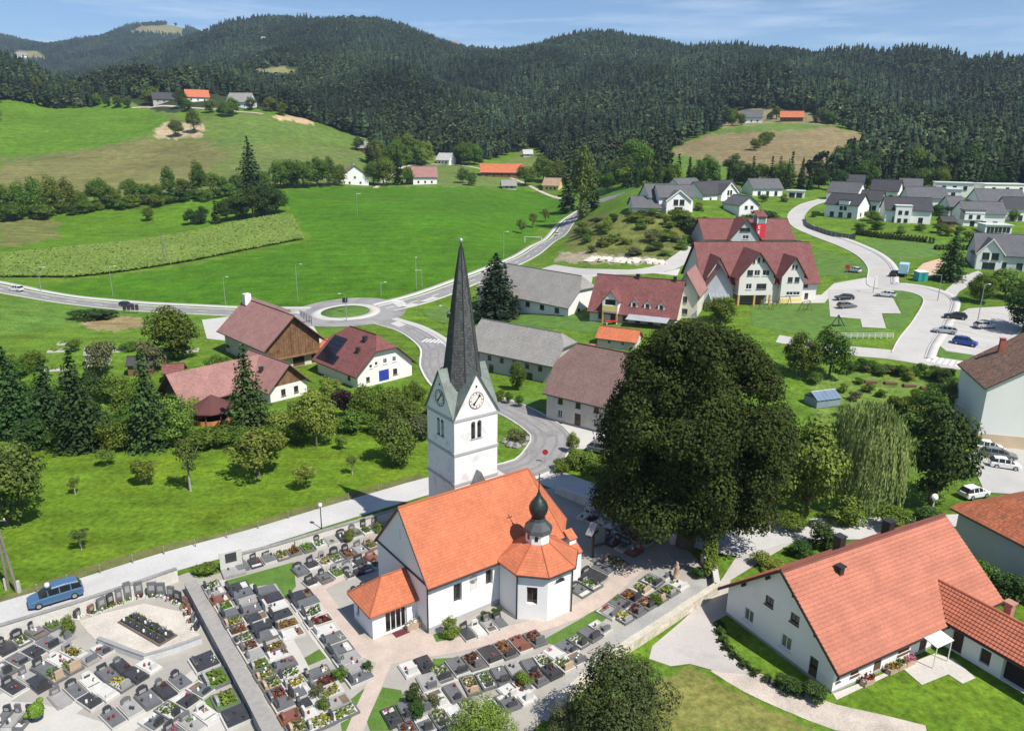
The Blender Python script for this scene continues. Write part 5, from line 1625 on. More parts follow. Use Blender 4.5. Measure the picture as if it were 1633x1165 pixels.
def cross_gable(root, roof, wallm, roofm, s0, s1, t_front, t_back, zb, e, h, over=0.4, wins=(), th=0.18, base=0.0, name='gable_bay'):
    """gabled bay standing out of a long side; ridge runs across (t); parts of an existing house"""
    b = MB(); w = s1 - s0
    wall_panel(b, (s0, t_front, 0), (1, 0, 0), (0, -1, 0), w, [(0, e), (w / 2, h), (w, e)], [(q[0] - s0, q[1], q[0] - s0 + q[2], q[1] + q[3]) for q in wins], 0.12, z0=zb)
    if t_back - t_front > 0.05:
        b.face([(s0, t_front, zb), (s0, t_front, e), (s0, t_back, e), (s0, t_back, zb)]); b.face([(s1, t_front, zb), (s1, t_back, zb), (s1, t_back, e), (s1, t_front, e)])
    b.obj(name, wallm, root)
    r = MB(); sm = (s0 + s1) / 2; sl_ = (h - e) / (w / 2); zo = e - over * sl_ + .1
    r.roof_poly([(s0 - over, t_front - over, zo), (sm, t_front - over, h + .1), (sm, t_back, h + .1), (s0 - over, t_back, zo)], th)
    r.roof_poly([(s1 + over, t_front - over, zo), (s1 + over, t_back, zo), (sm, t_back, h + .1), (sm, t_front - over, h + .1)], th)
    r.obj(name + '_roof', roofm, root)
    for q in wins:
        fr, pa, si = window_parts(q[2], q[3], q[4] if len(q) > 4 else 'w')
        o = link('window', fr, root, (q[0] + q[2] / 2, t_front + 0.03, q[1])); link('pane', pa, o)
        if si is not None: link('sill', si, o)

# --- grey-walled neighbour on the right edge, hipped old tile roof
A_, B_ = at_z(1526, 812, 5.3), at_z(1650, 876, 5.3)
t_ = (B_ - A_)[:2]; az_ = math.atan2(t_[1], t_[0])
nbh = gable_house('neighbour_house', 'grey-walled house with weathered hipped red roof at the right edge', 'house', (A_[0] + 0.6, A_[1] + .5, 0), az_, 11.0, 13.5, 5.3, 8.6, mat('blue_grey_render', (0.50, 0.52, 0.53), 0.9, 0.05), OLDRED_ROOF, 0.6, 0.6, [('S', 10.5, 1.0, 1.1, 1.4, 'w'), ('S', 10.5, 3.7, 1.1, 1.3, 'w')], hip=(5.5, 5.5), hipz=5.31)
# --- white building with brown tile roof at the right edge
c_ = G(1557, 708)
e_h = zrow(c_, 616)
wbh = gable_house('white_house', 'tall white house with patchy brown tile roof and peach base at the right edge', 'house', (c_[0] + 18.0 * math.cos(R(-14)), c_[1] + 18.0 * math.sin(R(-14)), c_[2]), R(76), 18.0, 13.0, e_h, e_h + 6.2, WHITE, OLDTILE_ROOF, 0.5, 0.5, [('W', 9.0, 4.0, 1.2, 1.4)], plinth=(PEACH, 1.9), chimneys=[(10.5, 13.5, 2.2, 0.7, mat('red_brick', (0.4, 0.12, 0.08), 0.9, 0.2))])

# --- brown-roofed house behind the church
o, az, L = fr_long((871, 668), (953, 689)); L = 17.5; w = 10.5
e = 5.1
h = 11.9
gable_house('old_village_house', 'old cream house with brown half-hipped roof behind the big linden', 'house', o, az, w, L, e, h, OLDWALL, BROWN_ROOF, 0.55, 0.5,
            [('S', 2.6, 0.9, 0.9, 1.3, 'w'), ('S', 5.9, 0.2, 1.1, 2.1, 'd'), ('S', 9.2, 0.9, 0.9, 1.3, 'w'), ('S', 12.5, .9, .9, 1.3, 'w'), ('S', 2.6, 3.2, 0.9, 1.0, 'b'), ('S', 5.9, 3.2, 0.9, 1.0, 'b'), ('S', 9.2, 3.2, 0.9, 1.0, 'b'), ('S', 12.5, 3.2, 0.9, 1.0, 'b'), ('W', 3.5, 3.2, 0.9, 1.0, 'b'), ('W', 7, 3.2, 0.9, 1.0, 'b')],
            hip=(2.2, 2.2), chimneys=[(4.3, 6.3, 1.3, 0.8, mat('red_brick', (0.4, 0.12, 0.08)))], plinth=(PLINTH, 0.35))
# --- long grey barn
o, az, L = fr_long((745, 588), (880, 612)); w = 11.0
gable_house('long_barn', 'long old barn with grey slab roof behind the church tower', 'barn', o, az, w, L, 4.9, 9.3, GREYWALL, GREY_ROOF, 0.7, 0.6,
            row_wins('S', L, 2.9, 0.9, 1.0, 6, 'b') + [('S', L * .30, 0.1, 1.1, 2.0, 'd'), ('S', L * .75, 0.1, 1.4, 2.0, 'd')], hip=(0, 1.6))
# --- orange shed roof beyond
o, az, L = fr_long((952, 553), (1012, 559))
gable_house('small_outbuilding', 'low outbuilding with bright orange tiled roof beyond the brown-roofed house', 'outbuilding', o, az, 5.0, L, 2.2, 4.0, OLDWALL, ORANGE_ROOF, 0.4, 0.4, row_wins('S', L, 1.0, 0.8, 0.9, 2))
# --- white house with grey roof near the roundabout
o, az, L = fr_long((762, 493), (906, 504)); w = 14.0
e = zrow(G(906, 504), 465)
wg = gable_house('white_farmstead', 'long white two-storey house with pale grey half-hipped roof by the black fir', 'house', o, az, w, L, e, e + 6.2, WHITE, GREY_ROOF, 0.7, 0.5,
            row_wins('S', L, 3.7, 1.5, 1.3, 6, 'b') + row_wins('S', L, 0.9, 1.1, 1.1, 6, 'w') + row_wins('E', w, 3.6, 1.0, 1.2, 2, 'b'), hip=(1.8, 1.8), chimneys=[(L * .55, w * .62, 1.0, .7, METAL_DK), (L * .72, w * .62, 1.0, .7, METAL_DK), (L * .87, w * .6, .9, .7, METAL_DK)])
# --- red restaurant with dormers
o, az, L = fr_long((940, 512), (1076, 520)); w = 12.5
e = 3.3; h = 10.2
rr_ = gable_house('guesthouse', 'dark red roofed guesthouse with three arched dormers and yellow balcony gable', 'house', o, az, w, L, e, h, CREAM, RED_ROOF, 0.8, 0.5,
            row_wins('S', L, 0.9, 1.2, 1.4, 6, 'b') + [('W', 3.5, 1, 1, 1.2), ('W', 8, 1, 1, 1.2)], chimneys=[(5.2, 7.2, 1.0, .6, METAL_DK), (9.5, 6.2, 0.8, .8, METAL_DK), (18.2, 6.2, 0.9, .7, METAL_DK)])
for sx in (10.3, 13.4, 16.6):
    cross_gable(rr_, None, WHITE, RED_ROOF, sx - 0.75, sx + 0.75, 0.75, 3.2, 3.8, 5.3, 6.2, 0.22, [(sx - 0.4, 4.3, 0.8, 0.95, 'b')], 0.1, name='dormer')
cross_gable(rr_, None, WHITE, RED_ROOF, 3.3, 7.0, -1.1, 4.2, 2.7, 5.6, 7.8, 0.3, [(3.9, 4.6, 2.5, 1.3, 'p')], 0.12, name='balcony_gable')
by = MB(); by.box(3.35, -1.2, 3.1, 6.95, -1.11, 4.4); by.obj('balcony_front', YELLOW, rr_)
for sx in (3.45, 6.85):
    cp_ = MB(); cp_.cbox(sx, -0.95, -0.4, 0.3, 0.3, 3.1); cp_.obj('column', mat('orange_column', (0.62, 0.33, 0.12), 0.8), rr_)
aw = MB(); aw.roof_poly([(9.6, -3.8, 2.3), (19.0, -3.8, 2.3), (19.0, -0.02, 2.9), (9.6, -0.02, 2.9)], 0.08); aw.obj('awning', mat('grey_awning', (0.33, 0.35, 0.37), 0.7), rr_)
# --- school block with big gables
o, az, L = fr_long((1118, 482), (1300, 476)); w = 15.0
SCW = mat('school_render', (0.68, 0.66, 0.62), 0.9, 0.04, 0.3, 3)
e, h = 5.6, 14.2
sc = gable_house('school', 'large cream building with three front gables under a dark red roof', 'school', o, az, w, L, e, h, SCW, RED_ROOF, 0.8, 0.6,
            row_wins('S', L, 3.6, 1.1, 1.3, 8, 'g') + row_wins('E', w, 3.6, 1.1, 1.3, 3, 'g') + row_wins('E', w, 0.8, 1.1, 1.3, 3, 'g') + [('S', L - 2.5, 0.1, 1.0, 2.1, 'd')], chimneys=[(6, 8.2, 1.0, .6, METAL_DK), (9.4, 8.2, 1.0, .6, METAL_DK), (27.0, 8.2, 1.1, .7, METAL_DK), (L * .93, 8.0, 0.8, .6, METAL_DK)])
sL = L
cross_gable(sc, None, SCW, RED_ROOF, sL * .27, sL * .56, -3.2, 7.2, 2.4, 7.6, 13.1, 0.9, [(sL * .37, 10.4, 0.55, 1.0, 'g'), (sL * .41, 10.6, .55, 1.2, 'g'), (sL * .45, 10.6, .55, 1.0, 'g'), (sL * .33, 7.3, 1.5, 1.4, 'g'), (sL * .39, 7.3, 1.5, 1.4, 'w'), (sL * .46, 7.3, 1.9, 1.4, 'w'), (sL * .33, 3.9, 1.5, 1.4, 'w'), (sL * .42, 3.9, 2.6, 1.4, 'g')])
cross_gable(sc, None, SCW, RED_ROOF, sL * .66, sL * .85, -1.6, 7.2, -0.4, 7.4, 11.6, 0.8, [(sL * .735, 8.7, .55, 1.0, 'g'), (sL * .765, 8.7, .55, 1.0, 'g'), (sL * .71, 5.3, 1.3, 1.3, 'g'), (sL * .77, 5.3, 1.3, 1.3, 'g'), (sL * .71, 2.0, 1.8, .9, 'w'), (sL * .77, 2.0, 1.8, .9, 'w')])
cross_gable(sc, None, SCW, RED_ROOF, sL * .02, sL * .19, -1.2, 7.2, -0.4, 7.4, 11.6, 0.8, [(sL * .09, 8.6, .7, 1.2, 'g')])
for q in (.28, .415, .55):
    cp_ = MB(); cp_.cbox(sL * q, -2.95, -0.5, 0.45, 0.45, 2.9); cp_.obj('column', mat('orange_column', (0.62, 0.33, 0.12)), sc)
uf = MB(); uf.box(sL * .27, -0.45, 0.0, sL * .56, -0.35, 2.4); uf.obj('undercroft', mat('undercroft_wall', (0.22, 0.18, 0.13), 0.9, 0.15), sc)
yb = MB(); yb.box(sL * .66 - .1, -1.72, -0.4, sL * .85 + .1, -1.61, 1.1); yb.obj('yellow_base', YELLOW, sc)
# rear block of the school
o, az, L = fr_long((1122, 402), (1262, 402))
rb_ = gable_house('hall_building', 'dark red roofed hall with grey half-round gable behind the school', 'hall', o - [0, 0, 0.5], az, 13, L, 5.2, 10.4, GREYWALL, RED_ROOF, 0.8, 0.6, row_wins('S', L, 2.5, 1.2, 1.3, 7, 'g'))
cross_gable(rb_, None, mat('grey_gable', (0.45, 0.47, 0.50), 0.9), RED_ROOF, L * .26, L * .58, -2.5, 6.5, 0, 5.5, 11.2, 0.8, [(L * .35, 7.2, 3.4, 1.3, 'g'), (L * .39, 5.0, 2.0, 1.2, 'w')])
# tower sign, red with white characters
tp = G(1206, 404)
tz = zrow(tp, 340)
ts = thing('sign_tower', 'narrow red sign tower with pale top rising behind the school roof', 'tower', tp, 0.15)
q_ = MB(); q_.prism([(-1.5, -1.5), (1.5, -1.5), (1.5, 1.5), (-1.5, 1.5)], -0.5, tz * 0.76); q_.obj('shaft', mat('signal_red', (0.62, 0.03, 0.05), 0.6, 0.06), ts)
q_ = MB(); q_.prism([(-1.4, -1.4), (1.4, -1.4), (1.4, 1.4), (-1.4, 1.4)], tz * .76, tz * 0.93); q_.obj('glazed_stage', mat('teal_glass', (0.16, 0.28, 0.27), 0.3), ts)
for sx in (-1.4, 1.4):
    for sy in (-1.4, 1.4):
        q_ = MB(); q_.cbox(sx, sy, tz * .76, .3, .3, tz * .18); q_.obj('post', FRAME_W, ts)
q_ = MB(); q_.roof_poly([(-1.8, -1.8, tz * .93), (1.8, -1.8, tz * .93), (1.8, 1.8, tz * 1.06), (-1.8, 1.8, tz * 1.06)], 0.2); q_.obj('top_roof', RED_ROOF, ts)
q_ = MB(); q_.tube([(0, 0, tz), (0, 0, tz + 6.5)], 0.06, 5); q_.obj('aerial', METAL_DK, ts)
for i in range(5):
    zc_ = tz * 0.70 - i * 1.5
    g_ = MB(); g_.box(-0.95, -1.53, zc_ - .95, -0.75, -1.505, zc_); g_.box(-0.75, -1.53, zc_ - .2, -.3, -1.505, zc_); g_.box(-.75, -1.53, zc_ - .95, -.3, -1.505, zc_ - .75)
    if i % 2: g_.box(-.75, -1.53, zc_ - .57, -.4, -1.505, zc_ - .4)
    g_.obj('sign_character', FRAME_W, ts)
# wings between guesthouse and school
o, az, w = fr_gable((1110, 508), (1080, 506))
gable_house('guesthouse_wing', 'steep gabled cream wing with red roof at the guesthouse end', 'house', o, az, w + 1.5, 12, 6.0, 10.6, CREAM, ROSE_ROOF, 0.6, 0.7, [('W', 3, 3.6, 1.2, 1.4, 'g'), ('W', 3, 0.9, 1.8, 1.2, 'g')])
o, az, w = fr_gable((1166, 492), (1122, 490))
k_ = gable_house('glazed_entrance_house', 'grey-gabled red roofed link building before the school', 'house', o, az, w, 12, 5.2, 10.2, mat('grey_gable', (0.45, 0.47, 0.50)), ROSE_ROOF, 0.7, 0.8, [('W', w * .3, 2.2, 1.2, 1.2, 'g')])
q_ = MB(); q_.roof_poly([(-5.5, 1.0, 2.4), (-0.02, 1.0, 3.6), (-0.02, w - 1, 3.6), (-5.5, w - 1, 2.4)], 0.08); q_.obj('glass_canopy', mat('glass_canopy', (0.25, 0.27, 0.28), 0.2), k_)
for i in range(6):
    q_ = MB(); tt = 1.0 + (w - 2) * i / 5
    q_.tube([(-5.5, tt, 2.46), (0, tt, 3.66)], 0.06, 4); q_.obj('canopy_bar', FRAME_W, k_)

# --- white house with solar panels
o, az, w = fr_gable((657, 598), (571, 619))
SL = 14.5
sh = gable_house('solar_house', 'white half-hipped house with red roof and solar panels beside the barn', 'house', o, az, w, SL, 3.2, 8.8, WHITE, RED_ROOF, 0.9, 0.8,
            [('W', w * .76, 3.4, .7, .7, 'w'), ('W', w * .66, 3.7, .7, .7, 'w'), ('W', w * .5, 3.7, 0.9, 1.0, 'w'), ('W', w * .33, 3.7, .9, 1.0, 'w'), ('W', w * .32, 1.0, 1.0, 1.2, 'b'), ('W', w * .82, .9, .8, .9, 'b'), ('N', 3.0, 1.0, 1.0, 1.2, 'b'), ('N', 9.0, 2.0, .7, 1.2, 'b')], hip=(2.6, 2.6), hipz=6.6, chimneys=[(4.3, w * .62, 1.0, .7, METAL_DK), (3.8, w * .78, 1.0, .6, METAL_DK)])
q_ = MB(); q_.box(-0.06, w * .44, 0.4, -0.02, w * .62, 2.5); q_.obj('blue_shutter', mat('blue_shutter', (0.03, 0.05, 0.35), 0.6), sh)
sro = [c for c in sh.children if c.name.startswith('roof')][0]
PANEL = mat('solar_panel', (0.012, 0.014, 0.022), 0.15, 0.1, spec=0.6)
_sl2 = 5.6 / (w / 2); _len = math.hypot(1, _sl2)
pm_ = MB(); pm_.box(0, 0, 0, 1.55, 0.95, 0.05)
pmesh = pm_.mesh('solar_panel', PANEL)
ang_ = math.atan(_sl2)
for r_i in range(6):
    for c_i in range(4 if r_i < 2 else 3):
        t0 = w - 0.2 - (r_i + 0.2) * 1.0 / _len * 1.0
        tt = w + 0.4 - (r_i * 1.03) * math.cos(ang_); zz = 3.2 + (w - tt) * _sl2 + 0.2
        s_ = 12.6 - c_i * 1.62
        ob = link('solar_panel', pmesh, sro, (s_, tt, zz), (0, 0, 0))
        ob.rotation_euler = (math.pi - ang_, 0, 0) if False else (-ang_, 0, math.pi)
        ob.rotation_euler = (ang_, 0, math.pi)
        ob.location = (s_ + 1.55, tt, zz)
# --- timber barn
o, az, w = fr_gable((511, 577), (428, 594))
BL = 20.0
e = zrow(o, 535)
bn = gable_house('timber_barn', 'big barn with weathered board gable and long faded red roof', 'barn', o, az, w, BL, e, e + 5.2, OLDWALL, ROSE_ROOF, 1.2, 1.2, [('W', w * .42, 0.1, 2.6, 2.3, 'd'), ('W', w * .12, 0.1, 1.2, 2.0, 'd')], gable=(WOOD, 2.6))
for i in range(22):
    y0 = w * i / 22
    k = e + 5.2 * (1 - abs(y0 + w / 44 - w / 2) / (w / 2)) - 0.15
    q_ = MB(); q_.box(-0.10 - 0.02 * (i % 3), y0 + 0.02, 2.62, -0.045, y0 + w / 22 - 0.02, k); q_.obj('board', WOOD, bn)
q_ = MB(); q_.box(-1.2, 0.3, 2.5, -0.05, w - .3, 2.62); q_.obj('balcony_floor', WOOD, bn)
q_ = MB(); q_.box(3.0, w / 2 - 1.5, e + 5.35, BL + 1.0, w / 2 + .1, e + 5.5); q_.obj('ridge_sheet', mat('rusty_sheet', (0.22, 0.14, 0.11), 0.7, 0.2), bn)
q_ = MB(); q_.cbox(BL - 1, w / 2 + .6, e + 4.4, 1.4, 1.4, 2.4); q_.obj('chimney', WHITE, bn)
sg_ = thing('roof_rail', 'dark lattice rail standing on the far slope of the timber barn roof', 'rail', (o[0], o[1], o[2]), az)
q_ = MB()
for i in range(8): q_.box(1.5, 0.6 + i * 0.35, e + 2.2 + i * .3, 1.6, .68 + i * .35, e + 3.9 + i * .25)
q_.box(1.5, .6, e + 3.0, 1.6, 3.2, e + 3.1); q_.obj('lattice', METAL_DK, sg_)
# --- lower house, L-shaped
o, az, w = fr_gable((490, 628), (432, 642))
lh = gable_house('old_farmhouse', 'white farmhouse with faded red L-shaped roof below the timber barn', 'house', o, az, w, 12.0, 3.0, 6.6, WHITE, ROSE_ROOF, 0.9, 0.9, [('W', w * .3, 0.9, .9, 1.2, 'b'), ('W', w * .65, .9, .9, 1.2, 'b')], gable=(WOOD, 2.9), chimneys=[(5, w * .8, .9, .6, METAL_DK)])
q_ = MB(); L2 = 13.0
wall_panel(q_, (5.0, w, 0), (0, 1, 0), (-1, 0, 0), L2, [(0, 2.8), (L2, 2.8)], [(3, .9, 4, 2.0), (7, .9, 8, 2.0)], z0=-.5)
wall_panel(q_, (13.0, w, 0), (0, 1, 0), (1, 0, 0), L2, [(0, 2.8), (L2, 2.8)], [], z0=-.5)
wall_panel(q_, (5.0, w + L2, 0), (1, 0, 0), (0, 1, 0), 8.0, [(0, 2.8), (4, 6.4), (8, 2.8)], [], z0=-.5)
q_.obj('wing_wall', DARKWOOD, lh)
q_ = MB(); q_.roof_poly([(4.1, w - 2, 2.1), (4.1, w + L2 + .8, 2.1), (9, w + L2 + .8, 6.55), (9, w - 4, 6.55)], .2); q_.roof_poly([(13.9, w - 2, 2.1), (9, w - 4, 6.55), (9, w + L2 + .8, 6.55), (13.9, w + L2 + .8, 2.1)], .2); q_.obj('wing_roof', ROSE_ROOF, lh)
# small shed between barn and solar house
o, az, L = fr_long((512, 571), (545, 574))
gable_house('link_shed', 'small shed with orange tiled roof between barn and solar house', 'shed', o, az, 5.0, L, 2.4, 3.8, OLDWALL, ORANGE_ROOF, 0.3, 0.3, [('S', L / 2, 0.1, 1.2, 1.9, 'd')])

# ------------------------------------------------------------------ newer estate on the terrace
EST = 'modern houses of the hillside estate'
def estate(c0, c1, w, e, h, roof, label, wins=None, wall=WHITE, bay=None, hip=(0, 0), gf=None):
    o, az, L = fr_long(c0, c1)
    o = o.copy()
    o[2] = min(o[2], G(*c1)[2])
    ws = wins if wins is not None else row_wins('S', L, 0.3, 1.6, 2.0, 3, 'g') + row_wins('E', w, 1.0, 1.2, 1.3, 2, 'g')
    r = gable_house('estate_house', label, 'house', o, az, w, L, e, h, wall, roof, 0.5, 0.4, ws, group=EST, hip=hip, base=-1.5, chimneys=[(L * .3, w * .6, 0.9, .6, METAL_DK)])
    if bay:
        s0, s1, hb, out = bay
        b = MB(); b.prism([(L * s0, -out), (L * s1, -out), (L * s1, w * .35), (L * s0, w * .35)], -1.0 if out > .6 else 2.6, hb); b.obj('bay', WHITE, r)
        q = MB(); q.prism([(L * s0 - .2, -out - .2), (L * s1 + .2, -out - .2), (L * s1 + .2, w * .4), (L * s0 - .2, w * .4)], hb, hb + .2); q.obj('bay_roof', FRAME_W if out > .6 else roof, r)
        for k in range(2):
            for zz in ((3.0,) if out <= .6 else (0.4, 3.2)):
                fr, pa, si = window_parts(1.2, 1.5, 'g')
                ob = link('window', fr, r, (L * (s0 + (s1 - s0) * (.3 + .4 * k)), -out - .1, zz)); link('pane', pa, ob)
    if gf:
        s0, s1, ee, hh, out = gf
        cross_gable(r, None, WHITE, roof, L * s0, L * s1, -out, w * .5, -1.0, ee, hh, 0.5, [(L * (s0 + s1) / 2 - 2.0, 2.9, 1.8, 2.0, 'g'), (L * (s0 + s1) / 2 + .3, 2.9, 1.8, 2.0, 'g'), (L * (s0 + s1) / 2 - 1.6, 0.2, 3.2, 2.0, 'g')], name='front_gable')
        v = MB(); m = L * (s0 + s1) / 2
        for a, b_ in ((L * s0 - .5, m), (L * s1 + .5, m)):
            v.extrude([(a, -out - .55, ee - .55), (b_, -out - .55, hh - .1), (b_, -out - .55, hh + .35), (a, -out - .55, ee - .1)], (0, .12, 0))
        v.obj('white_verge', FRAME_W, r)
    return r, L
estate((1314, 345), (1366, 350), 10, 5.2, 8.8, SLATE_ROOF, 'dark roofed estate house with white box dormer above the curved black fence', bay=(.42, .72, 6.6, .4))
estate((1410, 353), (1483, 358), 11, 5.0, 9.0, SLATE_ROOF, 'black roofed estate house with white square bay behind the long hedge', bay=(.2, .55, 6.4, 1.4))
estate((1535, 360), (1600, 364), 11, 5.2, 8.8, LSLATE_ROOF, 'white estate house with grey roof and white garage doors, right of the brown hut', bay=(.0, .48, 6.0, .5))
estate((1317, 318), (1366, 320), 10, 3.6, 7.8, LSLATE_ROOF, 'grey roofed estate house directly behind the house with the box dormer')
estate((1385, 318), (1430, 320), 10, 4.2, 8.6, SLATE_ROOF, 'dark grey roofed estate house in the second row left of the flat-roofed ones')
estate((1445, 333), (1508, 336), 10, 5.0, 8.8, LSLATE_ROOF, 'grey roofed estate house partly hidden behind the black roofed one')
estate((1558, 338), (1632, 341), 11, 5.0, 9.0, LSLATE_ROOF, 'long grey roofed estate house behind the one with garage doors')
estate((1553, 427), (1645, 434), 13, 4.4, 9.4, LSLATE_ROOF, 'large pale grey house with solar roof beside the lone spruce', wall=mat('pale_grey_render', (0.55, 0.56, 0.58), 0.9), gf=(.0, .45, 4.6, 8.6, 1.5))
estate((1050, 337), (1104, 339), 10, 5.8, 9.6, LSLATE_ROOF, 'white estate house with glazed white front gable and grey roof above the scrub bank', gf=(.15, .85, 4.6, 8.0, 3.0))
estate((1121, 319), (1180, 320), 10, 3.8, 8.4, SLATE_ROOF, 'dark roofed estate house with broad white arched front gable', gf=(.38, .82, 3.8, 7.6, 1.5))
estate((1200, 312), (1247, 313), 10, 3.8, 7.8, LSLATE_ROOF, 'grey roofed estate house left of the white garage')
o, az, w = fr_gable((1010, 344), (978, 342))
gable_house('estate_house', 'low white estate house with double gables at the left end of the terrace', 'house', o, az - .35, w, 10, 3.0, 6.4, WHITE, LSLATE_ROOF, 0.5, 0.5, [('W', w * .4, .2, 2.4, 2.0, 'g'), ('W', w * .75, .2, 1.2, 2.0, 'g')], group=EST, base=-1.5)
o, az, w = fr_gable((1034, 334), (1008, 333))
gable_house('estate_house', 'steep white gable with grey roof just behind the leftmost estate house', 'house', o, az - .35, w, 12, 4.6, 9.0, WHITE, LSLATE_ROOF, 0.4, 0.4, [('W', w * .5, 2.5, 1.2, 1.2, 'g')], group=EST, base=-1.5)
o, az, w = fr_gable((1208, 346), (1178, 345))
gable_house('estate_house', 'small white gable-fronted estate house above the school roof', 'house', o, az, w, 11, 4.6, 7.6, WHITE, LSLATE_ROOF, 0.5, 0.5, [('W', w * .35, 3.0, 1.3, 1.2, 'g'), ('W', w * .65, 3.0, 1.3, 1.2, 'g')], group=EST, base=-1.5)
o, az, L = fr_long((1472, 325), (1530, 328))
flat_roof_house('estate_house', 'white flat-roofed cube house, nearer one of the two left flat roofs', o, az, 10, L, 6.2, WHITE, EST, row_wins('S', L, 3.2, 1.6, 1.8, 3, 'g') + row_wins('E', 10, 3.2, 1.6, 1.8, 2, 'g'))
o, az, L = fr_long((1490, 313), (1550, 315))
flat_roof_house('estate_house', 'white flat-roofed cube house set farther back at the forest edge', o, az, 10, L, 6.0, WHITE, EST, row_wins('S', L, 3.0, 1.6, 1.8, 3, 'g'))
o, az, L = fr_long((1567, 316), (1640, 318))
flat_roof_house('estate_house', 'pale flat-roofed house at the far right end of the estate', o, az, 10, L, 6.0, WHITE, EST, row_wins('S', L, 3.0, 1.6, 1.8, 3, 'g'))
o, az, L = fr_long((1254, 315), (1282, 316))
flat_roof_house('garage', 'low white garage with dark openings beside the estate street', o, az, 6, L, 3.0, WHITE, None, [('S', L * .3, 0.1, 2.6, 2.2, 'g'), ('S', L * .72, 0.1, 2.6, 2.2, 'g')])
o, az, L = fr_long((1570, 372), (1612, 374))
flat_roof_house('garage', 'row of white garages in front of the right-hand estate house', o, az, 6, L, 2.8, WHITE, None, [('S', L * .2, 0.1, 2.6, 2.2, 'w'), ('S', L * .5, 0.1, 2.6, 2.2, 'w'), ('S', L * .8, .1, 2.6, 2.2, 'w')])
o, az, L = fr_long((1502, 362), (1522, 363))
gable_house('garden_hut', 'small brown wooden garden hut between two estate gardens', 'hut', o, az, 4, L, 2.3, 3.6, WOOD, SLATE_ROOF, .4, .4, [('S', L / 2, .1, .9, 1.8, 'd')])
estate((1368, 336), (1402, 338), 9, 4.4, 7.8, SLATE_ROOF, 'charcoal roofed estate house between the box dormer and black roofed ones')
estate((1602, 352), (1650, 354), 10, 5.0, 8.6, SLATE_ROOF, 'charcoal roofed estate house cut by the right picture edge')
estate((1432, 312), (1468, 313), 9, 4.2, 7.6, LSLATE_ROOF, 'small grey roofed estate house left of the flat-roofed cubes')
estate((1340, 303), (1376, 304), 9, 4.0, 7.4, SLATE_ROOF, 'dark roofed estate house farthest back at the wood edge')
estate((1512, 346), (1536, 347), 8, 4.4, 7.6, LSLATE_ROOF, 'narrow grey roofed estate house above the brown hut')
estate((1085, 313), (1120, 314), 9, 4.0, 7.4, LSLATE_ROOF, 'grey roofed estate house left of the arched gable house')

# ------------------------------------------------------------------ farms on the slopes
FAR = 'farm buildings on the far slopes'
def far_house(u, v, wpx, e, h, w, az, wall, roof, label, name='farm_house', cat='house', n=3):
    p = G(u, v); L = wpx * m_per_px(p)
    base = math.atan2(p[1], p[0]) - math.pi / 2 + az
    d = np.array([math.cos(base), math.sin(base), 0])
    o = p - d * L / 2; o[2] = p[2] - .3
    return gable_house(name, label, cat, o, base, w, L, e, h, wall, roof, .8, .7, row_wins('S', L, 1.2, 1.2, 1.3, n, 'b') + [('W', w * .3, 1.2, 1.1, 1.3, 'b'), ('W', w * .7, 1.2, 1.1, 1.3, 'b'), ('W', w * .5, e, 1.1, 1.2, 'b')], base=-3, group=FAR)
far_house(262, 164, 32, 4, 9, 11, 0.1, GREYWALL, SLATE_ROOF, 'dark roofed farmhouse on the left hilltop, leftmost of three')
far_house(316, 162, 34, 4.5, 10, 11, 0.1, WHITE, ORANGE_ROOF, 'red roofed farmhouse in the middle of the left hilltop farm')
far_house(380, 171, 38, 5, 12, 13, -0.5, WHITE, GREY_ROOF, 'grey roofed barn with white gable at the right of the left hilltop farm')
far_house(582, 243, 20, 4, 8, 9, 0.0, WOOD, GREY_ROOF, 'small grey roofed shed under the forest above the bright field')
o, az, w = fr_gable((588, 296), (550, 296))
gable_house('farm_house', 'white gable-fronted house with brown roof at the top of the bright field', 'house', o, az - .4, w, 14, 6, 12, WHITE, BROWN_ROOF, .7, .7, [('W', w * .3, 1.2, 1.2, 1.2, 'b'), ('W', w * .7, 1.2, 1.2, 1.2, 'b'), ('W', w * .5, 4.4, 1.2, 1.2, 'b')], base=-2, chimneys=[(4, w * .5, 1, .9, GREYWALL)], group=FAR)
far_house(678, 294, 38, 5.5, 11, 10, .15, WHITE, ROSE_ROOF, 'brownish red roofed house behind the garden spruce at the field edge')
far_house(706, 262, 24, 4, 8.5, 9, -.6, WHITE, tile_mat('pale_sheet_roof', (0.5, 0.49, 0.47)), 'little white house with pale roof below the forest')
far_house(800, 283, 66, 4.2, 9.5, 12, .02, WOOD, ORANGE_ROOF, 'long farm barn with bright orange roof among trees', 'barn', 'barn', 5)
far_house(878, 304, 26, 4, 8, 9, -.3, YELLOW, tile_mat('tan_roof', (0.38, 0.26, 0.18)), 'small yellow house with tan roof at the end of the bright field')
far_house(812, 302, 22, 3, 6, 8, .1, OLDWALL, GREY_ROOF, 'low grey roofed shed below the orange barn', 'shed', 'shed', 2)
far_house(842, 250, 14, 3, 6, 7, .1, WHITE, tile_mat('pale_sheet_roof', (0.5, 0.49, 0.47)), 'tiny pale hut in the clearing under the forest', 'hut', 'hut', 1)
far_house(1198, 196, 32, 5, 10, 11, .05, WHITE, LSLATE_ROOF, 'white farmhouse with grey roof above the stubble field')
far_house(1262, 194, 34, 4.0, 8.5, 12, .03, WOOD, ORANGE_ROOF, 'orange roofed barn right of the white farmhouse above the stubble field', 'barn', 'barn', 4)
far_house(1168, 190, 14, 3, 6.5, 8, .1, OLDWALL, RED_ROOF, 'small red roofed shed left of the white farmhouse above the stubble field', 'shed', 'shed', 2)
